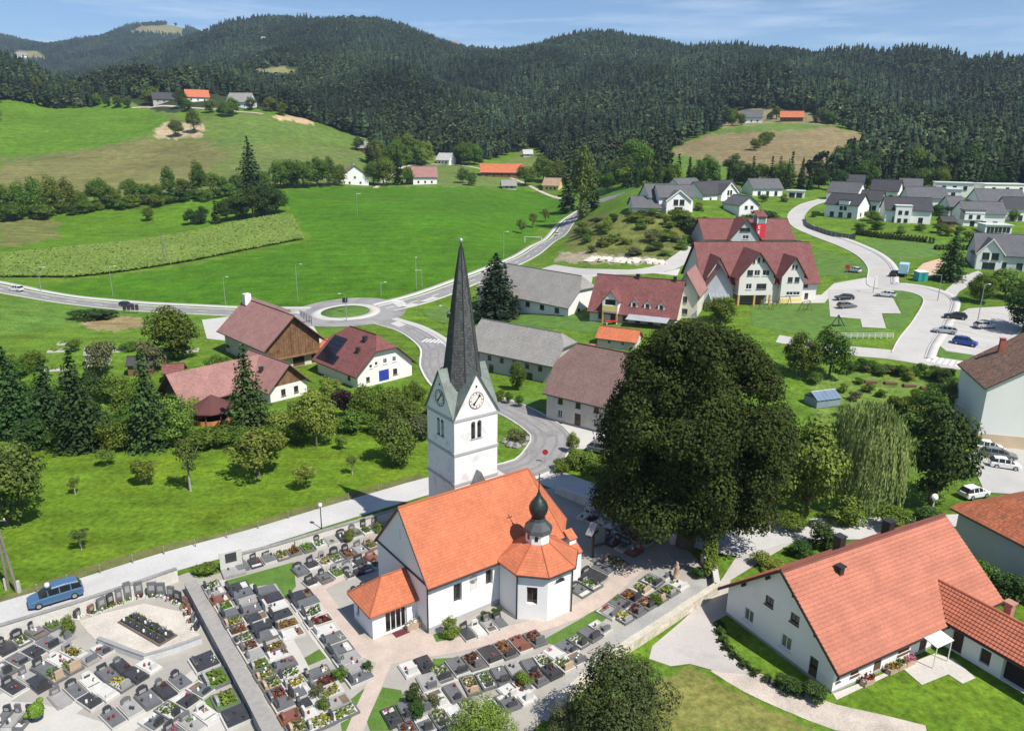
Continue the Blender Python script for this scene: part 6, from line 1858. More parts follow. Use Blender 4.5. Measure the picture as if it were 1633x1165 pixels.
far_house(718, 72, 22, 7, 16, 20, .1, WOOD, ORANGE_ROOF, 'tiny orange roofed farm on the saddle of the far ridge', n=1)
far_house(785, 82, 16, 6, 14, 18, .1, WOOD, ROSE_ROOF, 'tiny brownish roof right of the farm on the far ridge saddle', n=1)
far_house(424, 68, 12, 6, 12, 14, .1, WHITE, GREY_ROOF, 'tiny pale house high in the left forest', n=1)
far_house(36, 92, 14, 8, 18, 22, .1, WHITE, GREY_ROOF, 'tiny white house in the far left clearing', n=1)

# ------------------------------------------------------------------ the churchyard
GRAN_D = mat('black_granite', (0.045, 0.046, 0.05), 0.3, 0.25, 2, 14, spec=0.5)
GRAN_G = mat('grey_granite', (0.13, 0.133, 0.138), 0.35, 0.18, 2, 14, spec=0.5)
GRAN_L = mat('pale_granite', (0.30, 0.295, 0.285), 0.45, 0.15, 2, 14)
MARBLE = mat('white_marble', (0.54, 0.53, 0.50), 0.45, 0.06, 1, 8)
TAN_ST = mat('tan_stone', (0.42, 0.31, 0.22), 0.7, 0.15, 1, 8)
RED_ST = mat('brown_granite', (0.20, 0.085, 0.06), 0.4, 0.2, 2, 12)
KERB_L = mat('grave_kerb', (0.48, 0.47, 0.44), 0.8, 0.1, 1, 8)
SOIL = mat('grave_soil', (0.16, 0.115, 0.08), 0.95, 0.3, 1, 8)
PEBBLE = mat('white_pebbles', (0.52, 0.51, 0.48), 0.9, 0.2, 4, 25, 0.4)
LANT_R = mat('red_lantern', (0.20, 0.025, 0.025), 0.3, 0.1)
LANT_W = mat('white_lantern', (0.72, 0.70, 0.66), 0.4, 0.1)
PETAL = {'red': leaf_mat('petal_red', (0.17, 0.025, 0.028), (0.07, 0.05, 0.02), 0.1), 'orange': leaf_mat('petal_orange', (0.28, 0.11, 0.03), (0.13, 0.1, 0.03), 0.1),
         'pink': leaf_mat('petal_pink', (0.50, 0.14, 0.20), (0.3, 0.1, 0.1), 0.1), 'white': leaf_mat('petal_white', (0.7, 0.68, 0.62), (0.4, 0.42, 0.3), 0.1), 'yellow': leaf_mat('petal_dull_yellow', (0.32, 0.26, 0.03), (0.15, 0.17, 0.03), 0.1), 'green': LEAF['mid'], 'lightgreen': LEAF['light']}
WALLC = mat('churchyard_wall', (0.60, 0.575, 0.52), 0.92, 0.12, 0.4, 3, 0.2, dirt=((0.38, 0.35, 0.29), 0.5, 0.52, 0.6))
STONEW = mat('rubble_wall', (0.55, 0.49, 0.38), 0.95, 0.3, 0.8, 3, 0.7, dirt=((0.33, 0.29, 0.22), 0.9, 0.5, 0.6))
CAPC = mat('wall_cap', (0.26, 0.255, 0.24), 0.9, 0.2, 0.5, 4)

sheet_poly('churchyard_gravel', [(-60, 1030), (0, 1008), (115, 972), (284, 918), (330, 902), (440, 873), (540, 843), (640, 812), (740, 790), (885, 778), (960, 805), (1045, 842), (1100, 880), (1140, 920), (1135, 945), (1050, 1000), (985, 1045), (900, 1110), (840, 1175), (820, 1200), (-60, 1200)], GRAVEL, 0.02, 3)
for poly in ([(300, 912), (352, 895), (355, 912), (318, 922)], [(352, 928), (468, 896), (472, 935), (455, 955), (440, 930), (362, 942)], [(675, 1018), (700, 1008), (735, 1022), (762, 1026), (745, 1034), (690, 1036)], [(862, 1022), (930, 984), (984, 946), (1002, 952), (962, 990), (890, 1030)],
             [(690, 1050), (768, 1046), (745, 1056), (690, 1064)], [(585, 1150), (610, 1095), (640, 1100), (648, 1130), (625, 1165), (590, 1165)], [(540, 1130), (590, 1090), (596, 1110), (570, 1165), (545, 1165)], [(466, 1060), (520, 1028), (530, 1045), (480, 1066)], [(325, 1112), (345, 1105), (365, 1115), (330, 1145)], [(290, 1085), (320, 1075), (345, 1085), (310, 1105)]):
    sheet_poly('grass_patch', poly, LAWN, 0.028, 2)
sheet_poly('grey_gravel_strip', [(1140, 915), (1112, 925), (1060, 955), (1010, 990), (960, 1030), (900, 1085), (850, 1140), (872, 1150), (960, 1060), (1005, 1030), (1060, 995), (1142, 935)], mat('grey_gravel', (0.33, 0.325, 0.315), 0.95, 0.2, 0.5, 8, 0.4), 0.03, 2)
ribbon('paved_path', [(500, 938), (535, 985), (580, 1036), (625, 1042), (700, 1034), (790, 1014), (880, 990), (945, 962), (990, 924), (1012, 904)], -0.95, 0.95, PINK, 0.04)
ribbon('paved_path', [(618, 1045), (600, 1085), (582, 1125), (562, 1175)], -0.65, 0.65, PINK, 0.036)
ribbon('paved_path', [(497, 940), (545, 918), (585, 898), (606, 888)], -0.85, 0.85, PINK, 0.044)
sheet_poly('paved_forecourt', [(572, 1020), (600, 1018), (655, 1003), (690, 1012), (700, 1032), (640, 1056), (606, 1062), (585, 1048)], PINK, 0.032, 2)
# light aisles between the grave rows
AISLE = mat('pale_aisle', (0.47, 0.45, 0.41), 0.95, 0.08, 0.5, 6)
for px, w_ in (([(352, 925), (423, 1042), (456, 1100), (500, 1170)], .8), ([(398, 932), (460, 1020), (500, 1092), (548, 1150)], .8), ([(463, 954), (505, 1017), (536, 1055)], .8), ([(-5, 1052), (85, 1001)], .9), ([(0, 1118), (132, 1037)], 1.5), ([(100, 1142), (208, 1061)], 1.4), ([(190, 1172), (320, 1068)], 1.3), ([(330, 1175), (395, 1118)], 1.5), ([(660, 1100), (790, 1066), (900, 1040), (960, 1000)], .6)):
    ribbon('aisle', px, -w_ / 2, w_ / 2, AISLE, 0.033)
sheet_poly('plot_paving', [(0, 1118), (60, 1120), (130, 1140), (205, 1165), (0, 1175)], AISLE, 0.026, 2)

def wall_line(name, label, pxs, h, th, m, capm, capw=0.06, top=False, cat='wall'):
    P = [(at_z(*p, h) if top else G(*p)) for p in pxs]
    ctr = P[0]
    root = thing(name, label, cat, (ctr[0], ctr[1], 0))
    b, c = MB(), MB()
    pts = np.array([p[:2] - ctr[:2] for p in P])
    T = np.gradient(pts, axis=0); T /= np.linalg.norm(T, axis=1)[:, None]
    N_ = np.stack([-T[:, 1], T[:, 0]], -1)
    for i in range(len(pts) - 1):
        a, d = pts[i], pts[i + 1]; na_, nd = N_[i], N_[i + 1]
        q = [a - na_ * th / 2, d - nd * th / 2, d + nd * th / 2, a + na_ * th / 2]
        b.prism([tuple(x) for x in q], -0.3, h - 0.08)
        t2 = th / 2 + capw
        c.prism([tuple(a - na_ * t2), tuple(d - nd * t2), tuple(d + nd * t2), tuple(a + na_ * t2)], h - 0.08, h)
    b.obj('masonry', m, root); c.obj('coping', capm, root)
    return root
wall_line('churchyard_wall', 'pale rendered wall with thin dark coping between blue car and plaza', [(-60, 1042), (0, 1020), (115, 984), (222, 948), (284, 926)], 1.5, 0.35, WALLC, CAPC)
wall_line('churchyard_wall', 'pale rendered wall along the road behind the upper grave rows', [(352, 905), (440, 882), (525, 856), (640, 822), (690, 806)], 1.1, 0.35, WALLC, CAPC)
wall_line('dividing_wall', 'broad grey concrete wall running diagonally through the cemetery', [(303, 926), (355, 1020), (400, 1102), (438, 1175)], 1.15, 1.05, mat('grey_concrete', (0.30, 0.285, 0.265), 0.92, 0.15, 0.4, 3, 0.15, dirt=((0.19, 0.175, 0.16), 0.4, 0.5, 0.6)), mat('grey_concrete', (0.3, 0.285, 0.265)), 0.05, True)
wall_line('stone_wall', 'creamy rubble stone wall between cemetery and farmhouse yard', [(1143, 944), (1100, 972), (1050, 1006), (1000, 1038), (940, 1085), (890, 1130)], 1.0, 0.6, STONEW, mat('pale_coping', (0.5, 0.46, 0.38), 0.9, 0.2, 1, 5), 0.04)
wall_line('shaded_wall', 'grey wall in linden shade along the lane beside the choir', [(886, 786), (960, 816), (1040, 850), (1060, 858)], 1.1, 0.35, WALLC, KERB)
wall_line('corner_wall', 'short stone wall running back from the column shaped thuja', [(1143, 944), (1138, 915), (1120, 895)], 1.0, 0.5, STONEW, KERB, 0.04)
for i, (u, v) in enumerate(((1060, 846), (1072, 866))):
    p = G(u, v); r = thing('gate_pillar', ('left' if i == 0 else 'right') + ' pale stone gate pillar in the shade under the linden', 'pillar', p)
    q = MB(); q.cbox(0, 0, -.2, .6, .6, 2.2); q.obj('shaft', WALLC, r); q = MB(); q.cbox(0, 0, 2.0, .8, .8, .18); q.obj('cap', KERB, r)

_FL = {}
def flower_mesh(kind, q):
    if (kind, q) in _FL: return _FL[(kind, q)]
    rng = np.random.default_rng(q * 7 + hash_str(kind))
    n = 60
    P = np.column_stack([rng.uniform(-.5, .5, n), rng.uniform(-.5, .5, n), rng.uniform(0.03, 0.28, n)])
    V, Fq = leaf_quads(P, np.tile([0, 0, 1.0], (n, 1)) + .6 * rng.normal(size=(n, 3)), 0.11, rng)
    me = mesh_np('flowers', V, Fq, PETAL[kind]); _FL[(kind, q)] = me
    return me
_LM = {}
def lantern_mesh(m):
    if m.name not in _LM:
        b = MB(); b.lathe([(0.09, 0), (0.1, 0.05), (0.085, 0.2), (0.1, 0.22), (0.03, 0.3)], 8); _LM[m.name] = b.mesh('lantern', m)
    return _LM[m.name]

ORD = ['first', 'second', 'third', 'fourth', 'fifth', 'sixth', 'seventh', 'eighth', 'ninth', 'tenth', 'eleventh', 'twelfth', 'thirteenth', 'fourteenth', 'fifteenth', 'sixteenth', 'seventeenth']
STY = [  # (words, slab/bed material, stone material, kind of bed, flower)
    ('black granite grave', GRAN_D, GRAN_D, 'slab', None), ('grey granite grave', GRAN_G, GRAN_D, 'slab', None), ('grey granite grave', GRAN_G, GRAN_G, 'slab', 'green'), ('pale granite grave', GRAN_L, GRAN_G, 'slab', None),
    ('grave with white pebbles', PEBBLE, GRAN_D, 'bed', 'green'), ('grave with red flowers', SOIL, GRAN_G, 'bed', 'red'), ('grave with orange flowers', SOIL, GRAN_D, 'bed', 'orange'), ('grave with yellow flowers', PEBBLE, GRAN_L, 'bed', 'yellow'),
    ('brown granite grave', RED_ST, RED_ST, 'slab', None), ('tan stone grave', TAN_ST, TAN_ST, 'bed', 'green'), ('black granite grave with flowers', GRAN_D, GRAN_G, 'slab', 'red'), ('grassy grave', LAWN, GRAN_L, 'bed', 'lightgreen'), ('white marble grave', MARBLE, MARBLE, 'slab', None)]
SID = {'K': 0, 'G': 1, 'g': 2, 'P': 3, 'W': 4, 'R': 5, 'O': 6, 'Y': 7, 'B': 8, 'T': 9, 'F': 10, 'L': 11, 'M': 12}
def grave(c, az, wx, ly, sty, label, hs=1.0, seed=0):
    """c centre; local x along the row, +y towards the headstone"""
    rr = random.Random(seed)
    words, bm_, sm_, bed, fl = STY[sty]
    root = thing('grave', label, 'grave', (c[0], c[1], 0.03), az, 'graves of the churchyard')
    k = MB(); t = 0.13; x, y = wx / 2, ly / 2; kh = rr.uniform(0.16, 0.26)
    k.box(-x, -y, -.1, x, -y + t, kh); k.box(-x, y - t, -.1, x, y, kh); k.box(-x, -y + t, -.1, -x + t, y - t, kh); k.box(x - t, -y + t, -.1, x, y - t, kh)
    k.obj('kerb', KERB_L if rr.random() < .45 else (bm_ if bed == 'slab' else GRAN_G), root)
    b = MB()
    if bed == 'slab':
        part = rr.random() < 0.4
        b.box(-x + t * .5, -y + t * .5 + (ly * .3 if part else 0), kh - .02, x - t * .5, y - t, kh + .09)
        b.obj('slab', bm_, root)
        if part:
            b2 = MB(); b2.box(-x + t, -y + t, -.05, x - t, -y + ly * .3, kh - .04); b2.obj('bed', rr.choice([PEBBLE, SOIL, PEBBLE]), root)
    else:
        b.box(-x + t, -y + t, -.05, x - t, y - t, kh - .04); b.obj('bed', bm_, root)
        if rr.random() < .35:
            b2 = MB(); b2.box(-x * .5, -y * .5, kh - .05, x * .5, y * .35, kh + .07); b2.obj('slab', rr.choice([GRAN_G, GRAN_D, GRAN_L]), root)
    # headstone
    h = MB(); hw = wx * rr.uniform(.45, .8) / 2; hh = rr.uniform(.75, 1.15) * hs; th = .1
    yb = y - .28
    ty = rr.randrange(4)
    if ty == 0:
        h.box(-hw, yb - th, kh, hw, yb + th, hh)
    elif ty == 1:
        h.extrude([(-hw, yb - th, kh), (hw, yb - th, kh), (hw, yb - th, hh * .8), (hw * .4, yb - th, hh), (-hw * .4, yb - th, hh), (-hw, yb - th, hh * .8)], (0, 2 * th, 0))
    elif ty == 2:
        h.extrude([(-hw, yb - th, kh), (hw, yb - th, kh)] + [(hw * math.cos(q), yb - th, hh * .75 + hh * .25 * math.sin(q)) for q in np.linspace(0, math.pi, 7)], (0, 2 * th, 0))
    else:
        h.extrude([(-hw, yb - th, kh), (hw, yb - th, kh), (hw * .9, yb - th, hh), (-hw * .9, yb - th, hh * .82)], (0, 2 * th, 0))
    ho = h.obj('headstone', sm_, root)
    pl_ = MB(); pl_.box(-hw * .6, yb - th - .012, hh * .4, hw * .6, yb - th - .002, hh * .68); pl_.obj('plaque', GRAN_L if sm_ in (GRAN_D, GRAN_G, RED_ST) else GRAN_D, ho)
    if fl or rr.random() < .3:
        kind = fl or rr.choice(['red', 'green', 'white', 'pink', 'lightgreen', 'orange'])
        full = bed == 'bed'
        s = (wx * (.75 if full else .35), ly * (.6 if full else .2), rr.uniform(.8, 1.3))
        link('flowers', flower_mesh(kind, rr.randrange(3)), root, (rr.uniform(-.2, .2) * wx * (0 if full else 1), -ly * .08 if full else rr.choice([-.32, .18]) * ly, kh), (0, 0, 0), s)
    for _ in range(rr.randrange(3)):
        link('lantern', lantern_mesh(rr.choice([LANT_R, LANT_W, GRAN_D, GRAN_D])), root, (rr.uniform(-.35, .35) * wx, rr.uniform(-.3, .2) * ly, kh + (.09 if bed == 'slab' else 0)))
    return root

GN = [0]
def grave_row(p0, p1, n, ly, sgn, where, styles=None, hs=1.0, wf=0.95, order='left'):
    a, b = at_z(*p0), at_z(*p1)
    d = (b - a)[:2]; Ld = np.linalg.norm(d); d /= Ld
    az = math.atan2(d[1], d[0]) + (0 if sgn > 0 else math.pi)
    rr = random.Random(hash_str(where))
    for i in range(n):
        c = a[:2] + d * Ld * ((i + .5) / n)
        if styles and i < len(styles):
            if styles[i] == '-': continue
            st = SID[styles[i]]
        else:
            st = rr.randrange(13)
        wx = Ld / n * wf * rr.uniform(.9, 1.0)
        GN[0] += 1
        grave(c, az + rr.uniform(-.02, .02), wx, ly * rr.uniform(.92, 1.05), st, '%s, %s from the %s in the %s' % (STY[st][0], ORD[i], order, where), hs, GN[0])

grave_row((334, 930), (480, 1172), 17, 1.7, -1, 'row along the grey wall', 'WPBLGTOWRPLTTRGBT', .75, order='top')
grave_row((374, 932), (430, 1022), 7, 2.3, -1, 'second row', 'KGPGKKG', order='top')
grave_row((432, 1028), (515, 1165), 9, 2.0, -1, 'lower second row', 'OMGWYGKMY', .9, order='top')
grave_row((418, 938), (470, 1020), 6, 2.3, -1, 'third row', 'GKMKOM', order='top')
grave_row((500, 1068), (552, 1148), 5, 2.3, -1, 'lower third row', 'GRYPW', .9, order='top')
grave_row((474, 945), (560, 1062), 8, 2.4, -1, 'row bordering the pink path', 'KGWRMGGP', order='top')
grave_row((556, 1062), (580, 1092), 2, 2.2, -1, 'short row by path fork', 'PG', .8, order='top')
grave_row((352, 914), (610, 838), 13, 2.2, 1, 'row under the road wall', 'PGKGTOLWPKgWR', .95)
grave_row((468, 915), (600, 868), 7, 1.9, 1, 'second row under road wall', 'GKYWOPT')
grave_row((486, 936), (604, 888), 6, 1.9, 1, 'row above the north path', 'KGLPKB', .85)
# lower-left plot
grave_row((-6, 1042), (95, 992), 4, 2.1, 1, 'row under the left wall', 'KWGLO', .9)
grave_row((-8, 1078), (112, 1010), 5, 2.15, -1, 'upper left block row', 'GGKGPM', .9)
grave_row((8, 1106), (128, 1036), 5, 2.15, 1, 'lower left block row', 'KPGMYB', .9)
grave_row((48, 1100), (176, 1032), 5, 2.15, -1, 'upper middle block row', 'KTTPGK', .9)
grave_row((82, 1124), (206, 1060), 5, 2.15, 1, 'lower middle block row', 'PGMGFK', .9)
grave_row((132, 1130), (248, 1058), 5, 2.15, -1, 'upper right block row', 'KMYKMG', .9)
grave_row((166, 1156), (300, 1082), 5, 2.2, 1, 'lower right block row', 'GPGFGg', .9)
grave_row((232, 1164), (332, 1094), 4, 2.15, -1, 'row before the diagonal wall', 'GWKGP', .9)
grave_row((266, 1184), (366, 1118), 4, 2.15, 1, 'last row before diagonal wall', 'GPM-K', .9)
grave_row((-6, 1150), (50, 1150), 3, 2.0, 1, 'bottom left corner plot', 'GPG', .9)
grave_row((318, 1046), (352, 1098), 2, 2.0, -1, 'pair against the diagonal wall', 'KL', .9, order='top')
grave_row((352, 1104), (384, 1160), 2, 2.0, -1, 'last pair against the diagonal wall', 'LK', .9, order='top')
# below the path
grave_row((690, 1080), (865, 1016), 7, 2.3, -1, 'row under the path', 'WGRKOBR', .8)
grave_row((876, 1052), (966, 998), 5, 2.0, -1, 'row below the grass strip', 'MGWGP', .8)
grave_row((668, 1096), (700, 1086), 1, 2.2, -1, 'plot beside path fork', 'P', .8)
grave_row((738, 1098), (880, 1056), 6, 2.2, -1, 'second row under the path', 'TWGPGW', .8)
grave_row((800, 1112), (930, 1048), 6, 1.8, -1, 'third row under the path', 'MRRKTg', .8)
grave_row((612, 1150), (735, 1104), 5, 2.2, -1, 'lower row by path branch', 'KGPMG', .9)
grave_row((640, 1172), (760, 1125), 5, 2.1, -1, 'bottom row by path branch', 'RGWMW', .9)
grave_row((640, 1074), (690, 1056), 2, 2.0, -1, 'plot above the path fork', 'MK', .9)
grave_row((740, 1150), (850, 1105), 4, 2.0, -1, 'row before the foreground bushes', 'PWGM', .9)
grave_row((560, 950), (590, 938), 2, 1.8, 1, 'pair left of the porch roof', 'GK', .7)
# beside the chapel
grave_row((735, 1016), (806, 992), 4, 1.9, 1, 'group against the nave wall', 'KMPG', .9)
grave_row((915, 948), (950, 928), 2, 2.2, 1, 'pair beside the chapel', 'GW', .8)
grave_row((935, 926), (990, 892), 3, 2.4, 1, 'row right of the chapel', 'KGT', .8)
grave_row((962, 985), (1062, 912), 6, 2.0, -1, 'row right of the path', 'PGOTWP', .8)
grave_row((985, 992), (1090, 930), 6, 1.8, -1, 'row beside gravel strip', 'YROTLM', .8)
grave_row((925, 822), (1040, 868), 8, 2.0, 1, 'row under the shaded wall', None, 1.1)
grave_row((940, 848), (1020, 885), 5, 2.0, 1, 'second shaded row', None, 1.0)
grave_row((548, 920), (606, 900), 4, 1.6, 1, 'row beside the porch shadow', 'KKGW', .7)

# urn plaza
sheet_poly('urn_plaza', [(126, 990), (165, 978), (230, 962), (300, 978), (322, 1018), (232, 1052), (158, 1024), (140, 1008)], mat('plaza_gravel', (0.50, 0.455, 0.40), 0.95, 0.18, 0.4, 5, 0.3, dirt=((0.37, 0.34, 0.29), 0.35, 0.54, 0.5)), 0.045, 2)
wall_line('plaza_wall', 'low angled pale wall along the near edge of the urn plaza', [(158, 1026), (196, 1041), (232, 1054), (280, 1040), (322, 1024)], 0.7, 0.3, mat('plaza_wall', (0.52, 0.52, 0.51), 0.9, 0.12), GRAN_L, 0.03)
P0, P1, P2 = at_z(190, 992, .05), at_z(254, 1029, .05), at_z(215, 977, .05)
d1 = (P1 - P0)[:2]; d2 = (P2 - P0)[:2]
um = thing('urn_memorial', 'dark twelve-panel urn memorial lying on the plaza gravel', 'memorial', (P0[0], P0[1], 0.05), math.atan2(d1[1], d1[0]))
Lm, Wm = np.linalg.norm(d1), np.linalg.norm(d2)
q = MB(); q.box(-.1, -.1, -.1, Lm + .1, Wm + .1, .1); q.obj('base', mat('memorial_bed', (0.13, 0.1, 0.085), 0.9, 0.3), um)
pm2 = MB(); pm2.box(.09, .12, 0, Lm / 6 - .09, Wm / 2 - .12, .2); pm2m = pm2.mesh('panel', GRAN_D)
for i in range(6):
    for j in range(2):
        link('panel', pm2m, um, (Lm / 6 * i, Wm / 2 * j, .1))
        link('lantern', lantern_mesh(LANT_W if (i + j) % 3 == 0 else GRAN_D), um, (Lm / 6 * (i + .5), Wm / 2 * (j + .25), .3))
        link('flowers', flower_mesh(('green', 'white', 'green', 'green')[(i * 2 + j) % 4], i % 3), um, (Lm / 6 * (i + .5), Wm / 2 * (j + .8), .15), (0, 0, 0), (.7, .3, 1.0))
rr = random.Random(4)
for i, (u, v, hh) in enumerate([(124, 985, .9), (146, 978, .9), (163, 972, 1.3), (177, 966, 1.3), (191, 961, 1.5), (205, 956, 1.9), (223, 951, 1.6), (244, 950, 1.5), (258, 951, 1.5), (274, 955, 1.4), (285, 960, 1.2), (297, 968, 1.1), (303, 980, 1.0), (309, 992, .9), (315, 1005, .9)]):
    p = at_z(u, v)
    c = at_z(225, 1000); az = math.atan2(c[1] - p[1], c[0] - p[0]) + math.pi / 2
    r = thing('urn_stone', 'upright dark urn stone, %s from the left around the plaza edge' % ORD[i], 'gravestone', (p[0], p[1], .04), az, 'urn stones round the plaza')
    w_ = rr.uniform(.55, .85); m_ = rr.choice([GRAN_D, GRAN_G, GRAN_G, RED_ST])
    q = MB(); q.box(-w_ / 2, -.12, 0, w_ / 2, .12, hh); so_ = q.obj('slab', m_, r)
    q = MB(); q.box(-w_ * .3, -.14, hh * .45, w_ * .3, -.12, hh * .8); q.obj('plaque', GRAN_L, so_)
    q = MB(); q.box(-w_ / 2 - .1, -.5, -.05, w_ / 2 + .1, .2, .12); q.obj('foot', PEBBLE, r)
    link('flowers', flower_mesh(rr.choice(['green', 'red', 'lightgreen', 'white', 'green']), i % 3), r, (0, -.35, .1), (0, 0, 0), (w_ * .8, .45, 1.2))
    link('lantern', lantern_mesh(rr.choice([LANT_R, LANT_W])), r, (rr.uniform(-.3, .3), -.3, .12))
# tall framed tomb against the road wall
p = at_z(372, 912); r = thing('wall_tomb', 'white framed family tomb with dark plaque against the road wall', 'tomb', (p[0], p[1], .03), CH_AZ - .1)
q = MB(); q.box(-1.1, .6, 0, 1.1, .9, 2.1); q.obj('frame', MARBLE, r); q = MB(); q.box(-.55, .55, .9, .55, .6, 1.9); q.obj('plaque', GRAN_D, r); q = MB(); q.box(-1.1, -1.1, -.1, 1.1, .6, .3); q.obj('slab', GRAN_L, r)
# large crucifix
p = at_z(945, 888); r = thing('crucifix', 'tall dark wooden crucifix with small roof in front of the shaded graves', 'crucifix', (p[0], p[1], 0), CH_AZ + .3)
q = MB(); q.box(-.1, -.1, -.3, .1, .1, 3.9); q.obj('post', DARKWOOD, r); q = MB(); q.box(-.95, -.08, 2.7, .95, .08, 2.9); q.obj('crossbar', DARKWOOD, r)
q = MB(); q.roof_poly([(0, -.4, 4.15), (0, .4, 4.15), (1.1, .4, 3.15), (1.1, -.4, 3.15)], .06); q.roof_poly([(0, -.4, 4.15), (-1.1, -.4, 3.15), (-1.1, .4, 3.15), (0, .4, 4.15)], .06); q.obj('roof', GALV, r)
p = at_z(955, 868); r = thing('leaning_panel', 'pale upright stone panel beside the wooden crucifix', 'gravestone', (p[0], p[1], 0), CH_AZ - .2)
q = MB(); q.box(-.7, -.1, 0, .7, .1, 2.0); q.obj('panel', GRAN_L, r); q = MB(); q.box(-.8, -.3, -.1, .8, .3, .2); q.obj('foot', GRAN_G, r)
p = at_z(1078, 925); r = thing('stone_angel', 'small weathered stone figure on a plinth by the gravel strip', 'statue', (p[0], p[1], 0))
q = MB(); q.lathe([(.35, 0), (.35, .6), (.28, .65), (.3, 1.0), (.22, 1.4), (.26, 1.65), (.12, 1.78), (.15, 1.95), (.1, 2.1), (.01, 2.15)], 10); q.obj('figure', TAN_ST, r, smooth=True)
# porch furniture
p = at_z(660, 1000); r = thing('planter', 'pinkish stone planter with pale flowers beside the porch door', 'planter', (p[0], p[1], .04), CH_AZ)
q = MB(); q.box(-.8, -.3, 0, .8, .3, .5); q.obj('trough', TAN_ST, r); link('flowers', flower_mesh('white', 1), r, (0, 0, .45), (0, 0, 0), (1.4, .5, 1.3))

# churchyard plants
for k_, u, v, hp, wp, lb, nm, ct in [
    ('topiary', 61, 1150, 34, 34, 'clipped round green bush on the white paving of the left plot', 'clipped_bush', 'bush'),
    ('columnar', 1131, 920, 72, 24, 'bright green column shaped thuja at the end of the stone wall', 'thuja', 'tree'),
    ('lightbush', 717, 1014, 30, 36, 'yellow-green bush against the sunny nave wall', 'bush', 'bush'),
    ('darkbush', 772, 990, 14, 22, 'small dark bush between graves by the nave wall', 'bush', 'bush'),
    ('darkbush', 792, 984, 14, 20, 'small dark bush nearest the chapel corner', 'bush', 'bush'),
    ('lightbush', 110, 1012, 30, 30, 'leafy yellow-green bush at the left end of the urn plaza', 'bush', 'bush'),
    ('bush', 543, 1082, 20, 26, 'rounded green bush in the row left of the path fork', 'bush', 'bush'),
    ('darkbush', 586, 1072, 16, 20, 'dark round bush at the path fork', 'bush', 'bush'),
    ('greybush', 506, 1112, 22, 24, 'grey-green ball bush among the lower graves', 'bush', 'bush'),
    ('lightbush', 516, 1132, 22, 26, 'yellowish bush below the grey-green ball bush', 'bush', 'bush'),
    ('darkbush', 664, 1122, 26, 36, 'dark spreading bush right of the path branch, upper one', 'bush', 'bush'),
    ('darkbush', 668, 1142, 22, 32, 'dark spreading bush right of the path branch, lower one', 'bush', 'bush'),
    ('greybush', 692, 1130, 22, 28, 'bluish juniper bush beside the dark spreading bushes', 'bush', 'bush'),
    ('bush', 330, 915, 18, 40, 'low dark hedge bush at the churchyard entrance', 'bush', 'bush'),
    ('lightbush', 835, 1092, 18, 34, 'pale feathery bush in the third row below the path', 'bush', 'bush'),
    ('olive', 556, 862, 18, 20, 'small olive bush under the road wall', 'bush', 'bush'),
    ('lightbush', 603, 848, 16, 16, 'light bush at the nave end of the road wall', 'bush', 'bush'),
    ('darkbush', 1110, 920, 16, 26, 'dark shrub at the foot of the column shaped thuja', 'bush', 'bush'),
    ('bush', 1048, 962, 14, 24, 'low green shrub with red blooms beside the gravel strip', 'bush', 'bush')]:
    plant_px(k_, u, v, hp, lb, ct, nm, wpx=wp)

# ------------------------------------------------------------------ trees and bushes
# the great linden
def linden():
    rng = np.random.default_rng(77)
    p = at_z(1092, 868)
    rx, rz, zc = 10.2, 12.4, 13.6
    lumps = [((0, 0, zc), (6.6, 6.6, 9.0))]
    for i in range(170):
        d = rng.normal(size=3); d /= np.linalg.norm(d)
        if d[2] < -0.88: d[2] *= -1
        r = rng.uniform(1.1, 2.5)
        f = 1 - r / rx * .8
        lumps.append(((d[0] * rx * f * (1.0 - .12 * max(0, d[2])), d[1] * rx * f, zc + d[2] * rz * f), (r, r, r * .9)))
    for i in range(50):
        d = rng.normal(size=3); d /= np.linalg.norm(d)
        lumps.append(((d[0] * 4.9, d[1] * 4.9, zc + d[2] * 6.5), (2.9, 2.9, 2.6)))
    for a_, r_, z_ in ((-.45, 6.4, 4.8), (-.2, 7.4, 4.4), (.3, 7.6, 5.2), (-2.4, 7.4, 5.2), (-2.8, 8.2, 5.6), (0, 5.0, 3.6), (-3.1, 8.4, 6.0), (-2.6, 8.4, 7.0), (-2.2, 8.6, 6.4), (3.0, 8.6, 5.0), (2.7, 8.0, 5.0)):  # low clumps, those on the left added to extend the crown's shade
        lumps.append(((r_ * math.cos(a_), r_ * math.sin(a_), z_), (2.4, 2.4, 2.2)))
    V, Fq = lump_crown(rng, lumps, 185000, 0.145, up=0.3, rand=0.6, shell=(.7, 1.08))
    o = thing('linden_tree', 'huge dark green linden tree right of the church', 'tree', (p[0], p[1], 0))
    link('crown', mesh_np('crown', V, Fq, LEAF['linden']), o)
    b = MB(); b.tube([(0, 0, -.4), (0, 0, .4), (.1, 0, 4), (.3, .2, 9), (.2, .3, 16)], [1.3, .95, .8, .6, .2], 12)
    for k in range(9):
        a = k * .7; z0 = 4 + k * .8
        b.tube([(.1, 0, z0), (3.2 * math.cos(a), 3.2 * math.sin(a), z0 + 2.2), (7 * math.cos(a), 7 * math.sin(a), z0 + 4.5)], [.4, .28, .08], 7)
    b.obj('trunk', BARK, o, smooth=True)
linden()

